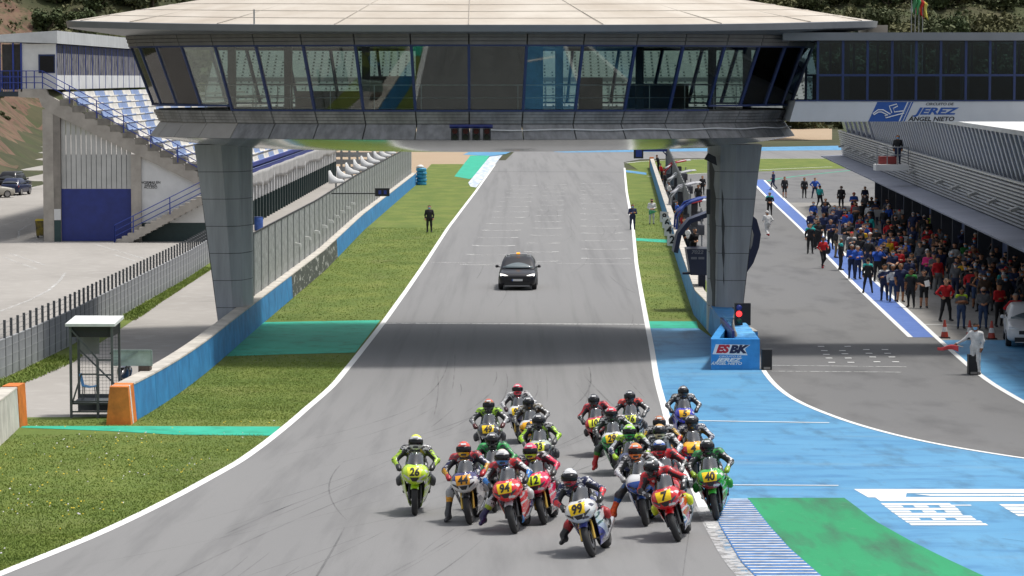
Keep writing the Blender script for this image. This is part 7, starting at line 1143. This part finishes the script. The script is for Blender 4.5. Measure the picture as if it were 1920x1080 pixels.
for i, (px, Y, tp) in enumerate(((1220, 296, 'black'), (1226, 268, 'red'), (1230, 245, 'black'), (1238, 220, 'white'), (1243, 206, 'black'), (1251, 186, 'blue'), (1264, 163, 'black'), (1268, 156, 'white'), (1262, 170, 'red'))):
    person(0, 0, 'lean', tp, 'black', ['person in black at the far orange end of the pit wall', 'person in red leaning over the far pit wall', 'person in black leaning over the middle of the pit wall', 'person in white leaning over the pit wall before the screen fence', 'person in black leaning on the pit wall above board 8', 'person in blue leaning on the pit wall beside board 8', 'person in black at the pit wall beside board 4', 'person in white at the pit wall beside board 2', 'person in red at the pit wall between boards 6 and 4'][i], xy=(float(pw(Y)) + .72, Y), rz=rad(-75), mask='blue' if i % 2 else None, z=.25)
GRP = 'crowd of team members on the pit apron'
NAMED = [(1773, 603, 'hips', 'red', 'black', 'person in red hoodie with hands on hips behind the left cone', {}), (1802, 617, 'crossed', 'grey', 'jeans', 'person in grey and yellow shirt and jeans with folded arms behind the cones', dict(sh='lime', sleeves=False)), (1843, 618, 'hold', 'grey', 'jeans', 'person in dark grey hoodie in front of the crowd near the white car', dict(mask='black')), (1873, 613, 'crossed', 'red', 'black', 'person in red jacket with folded arms left of the white car', {}), (1903, 634, 'hips', 'red', 'black', 'person in red top nearest the white car', {}),
 (1627, 550, 'wide', 'black', 'black', 'person in black jacket with turquoise sleeves, back turned, on the blue strip', dict(rz=rad(180), sh='teal')), (1658, 564, 'crossed', 'navy', 'navy', 'person in navy trousers and white-shouldered shirt at the front of the crowd', dict(sh='white')), (1674, 566, 'stand', 'white', 'jeans', 'person in white and navy shirt with jeans at the front of the crowd', dict(sh='navy')), (1688, 567, 'stand', 'navy', 'navy', 'person in navy shirt and shorts at the front of the crowd', dict(short=True, sleeves=False)), (1708, 577, 'stand', 'black', 'black', 'person in black shirt with green shoulders at the front of the crowd', dict(sh='green', sleeves=False)), (1732, 578, 'hold', 'black', 'black', 'person in black shorts holding white papers', dict(short=True, sleeves=False)),
 (1758, 553, 'stand', 'red', 'grey', 'person in red jacket and grey trousers in the crowd', {}), (1807, 557, 'hips', 'yellow', 'black', 'person in bright yellow shirt with hands on hips', dict(sleeves=False)), (1830, 579, 'hold', 'black', 'jeans', 'person in black shirt and dark shorts holding a sheet', dict(short=True, sleeves=False)), (1597, 523, 'crossed', 'blue', 'navy', 'left of two people in blue jackets beside the blue strip', {}), (1608, 524, 'crossed', 'blue', 'navy', 'right of two people in blue jackets beside the blue strip', {}), (1576, 507, 'stand', 'black', 'black', 'person in turquoise and black jacket standing sideways on the blue strip', dict(sh='teal', rz=rad(100))), (1543, 503, 'walk', 'red', 'black', 'person in red jacket carrying a black bag in the pit lane', dict(shoe=C('a02028'))), (1567, 484, 'stand', 'black', 'khaki', 'person in black jacket and brown trousers on the blue strip', dict(rz=rad(90))), (1519, 476, 'point', 'black', 'black', 'person in turquoise-sleeved jacket pointing at the pit lane edge', dict(sh='teal')), (1645, 528, 'phone', 'blue', 'black', 'person in blue jacket taking a picture', {}), (1740, 538, 'crossed', 'pink', 'navy', 'person in navy and pink jacket in the crowd', dict(sh='pink')), (1696, 490, 'hold', 'white', 'white', 'person in white dress and black coat in the crowd', dict(sh='black')), (1666, 508, 'stand', 'yellow', 'black', 'person in yellow top with black trousers in the crowd', dict(sleeves=True)), (1674, 504, 'crossed', 'red', 'navy', 'person in bright red jacket with face mask in the crowd', dict(mask='blue')), (1745, 455, 'stand', 'lime', 'black', 'left of three people in lime jackets under the canopy', {}), (1772, 445, 'stand', 'lime', 'black', 'middle of three people in lime jackets under the canopy', {}), (1788, 450, 'stand', 'lime', 'black', 'right of three people in lime jackets under the canopy', {}), (1798, 470, 'stand', 'white', 'navy', 'person in white shirt and dark trousers under the canopy', dict(rz=rad(60)))]
taken = []
for px, py, po, tp, bt, lb, kw in NAMED:
    kw = dict(kw); kw.setdefault('rz', rad(RNG.uniform(-25, 25))); person(px, py, po, tp, bt, lb, group=GRP, **kw); taken.append(G(px, py))
for (px, py, dx_, dz_) in ((1737, 578, .1, .98), (1834, 579, .05, 1.0)):
    x, y = G(px, py); m = MB(); m.hull([(x - .12, y - .40, dz_), (x + .1, y - .40, dz_ + .05), (x + .1, y - .39, dz_ + .05), (x - .12, y - .39, dz_)], [(x - .16, y - .30, dz_ + .26), (x + .06, y - .30, dz_ + .31), (x + .06, y - .29, dz_ + .31), (x - .16, y - .29, dz_ + .26)]); tag(m.build('paper_sheet', PLAINW, None, False, (x, y - .35, dz_)), 'white paper sheets held by the %s' % ('person in black shorts at the front of the crowd' if px < 1800 else 'person in black shirt behind the yellow shirt'), 'paper')
x, y = G(1551, 500); bgm = MB(); bgm.loft([sring(yv, w, a, b_, 12) for yv, w, a, b_ in ((-.2, .08, .2, -.2), (-.1, .16, .28, -.26), (.1, .16, .28, -.26), (.2, .08, .2, -.2))][::-1]); o = bgm.build('black_bag', DARK, None, True, (0, 0, 0)); o.location = (x, y - .1, .95); tag(o, 'black bag carried by the person in red on the pit lane', 'bag')
poly = [(1520, 470), (1508, 405), (1560, 398), (1610, 380), (1660, 365), (1700, 395), (1760, 420), (1830, 455), (1925, 500), (1925, 602), (1850, 592), (1770, 560), (1700, 556), (1640, 520), (1580, 486), (1545, 470)]
def inside(px, py):
    c_ = False; j = len(poly) - 1
    for i in range(len(poly)):
        (xi, yi), (xj, yj) = poly[i], poly[j]
        if (yi > py) != (yj > py) and px < (xj - xi) * (py - yi) / (yj - yi) + xi: c_ = not c_
        j = i
    return c_
tk = list(TOP); wts = np.array([42, 22, 8, 9, 2, 6, 12, 1.5, 2, 1, 2, 1, 2]); wts = wts / wts.sum(); pk = ['stand', 'crossed', 'hips', 'phone', 'hold', 'wide']; pwt = [.33, .28, .08, .09, .16, .06]; n_ = 0; tries = 0; seen = {}
pz = dict(stand='standing', crossed='folded arms', hips='hands on hips', phone='raised phone', hold='hands together', wide='legs apart')
while n_ < 165 and tries < 9000:
    tries += 1; px, py = RNG.uniform(1505, 1925), RNG.uniform(362, 604)
    if not inside(px, py): continue
    x, y = G(px, py)
    if RNG.random() > min(1, (150 / y) ** 2.0) * (1.0 if py > 415 else .5): continue
    if any((x - a) ** 2 + (y - b_) ** 2 < .52 for a, b_ in taken): continue
    taken.append((x, y)); tp = tk[int(RNG.choice(len(tk), p=wts))]; sh = None if RNG.random() < .72 else tk[int(RNG.choice(len(tk), p=wts))]; bt = str(RNG.choice(['black', 'navy', 'jeans', 'grey', 'khaki'], p=[.5, .22, .16, .08, .04])); po = str(RNG.choice(pk, p=pwt)); mk = [None, 'blue', 'white', 'black'][int(RNG.choice(4, p=[.4, .28, .12, .2]))]; cap = None if RNG.random() < .75 else str(RNG.choice(['black', 'navy', 'red', 'white']))
    where = 'far end of crowd' if py < 420 else ('under pit canopy' if px > 1790 and py < 520 else ('right of crowd' if px > 1800 else ('crowd centre' if px > 1650 else 'beside blue strip')))
    lb = 'person in %s%s top, %s trousers, %s, %s%s' % (tp, '' if not sh or sh == tp else ' and ' + sh, 'denim' if bt == 'jeans' else bt, pz[po], where, '' if not cap else ', %s cap' % cap)
    if mk and lb in seen: lb += ', %s mask' % mk
    seen[lb] = 1; person(px, py, po, tp, bt, lb, rz=rad(RNG.normal(-8, 22)), sh=sh, mask=mk, cap=cap, sleeves=RNG.random() < .75, group=GRP); n_ += 1
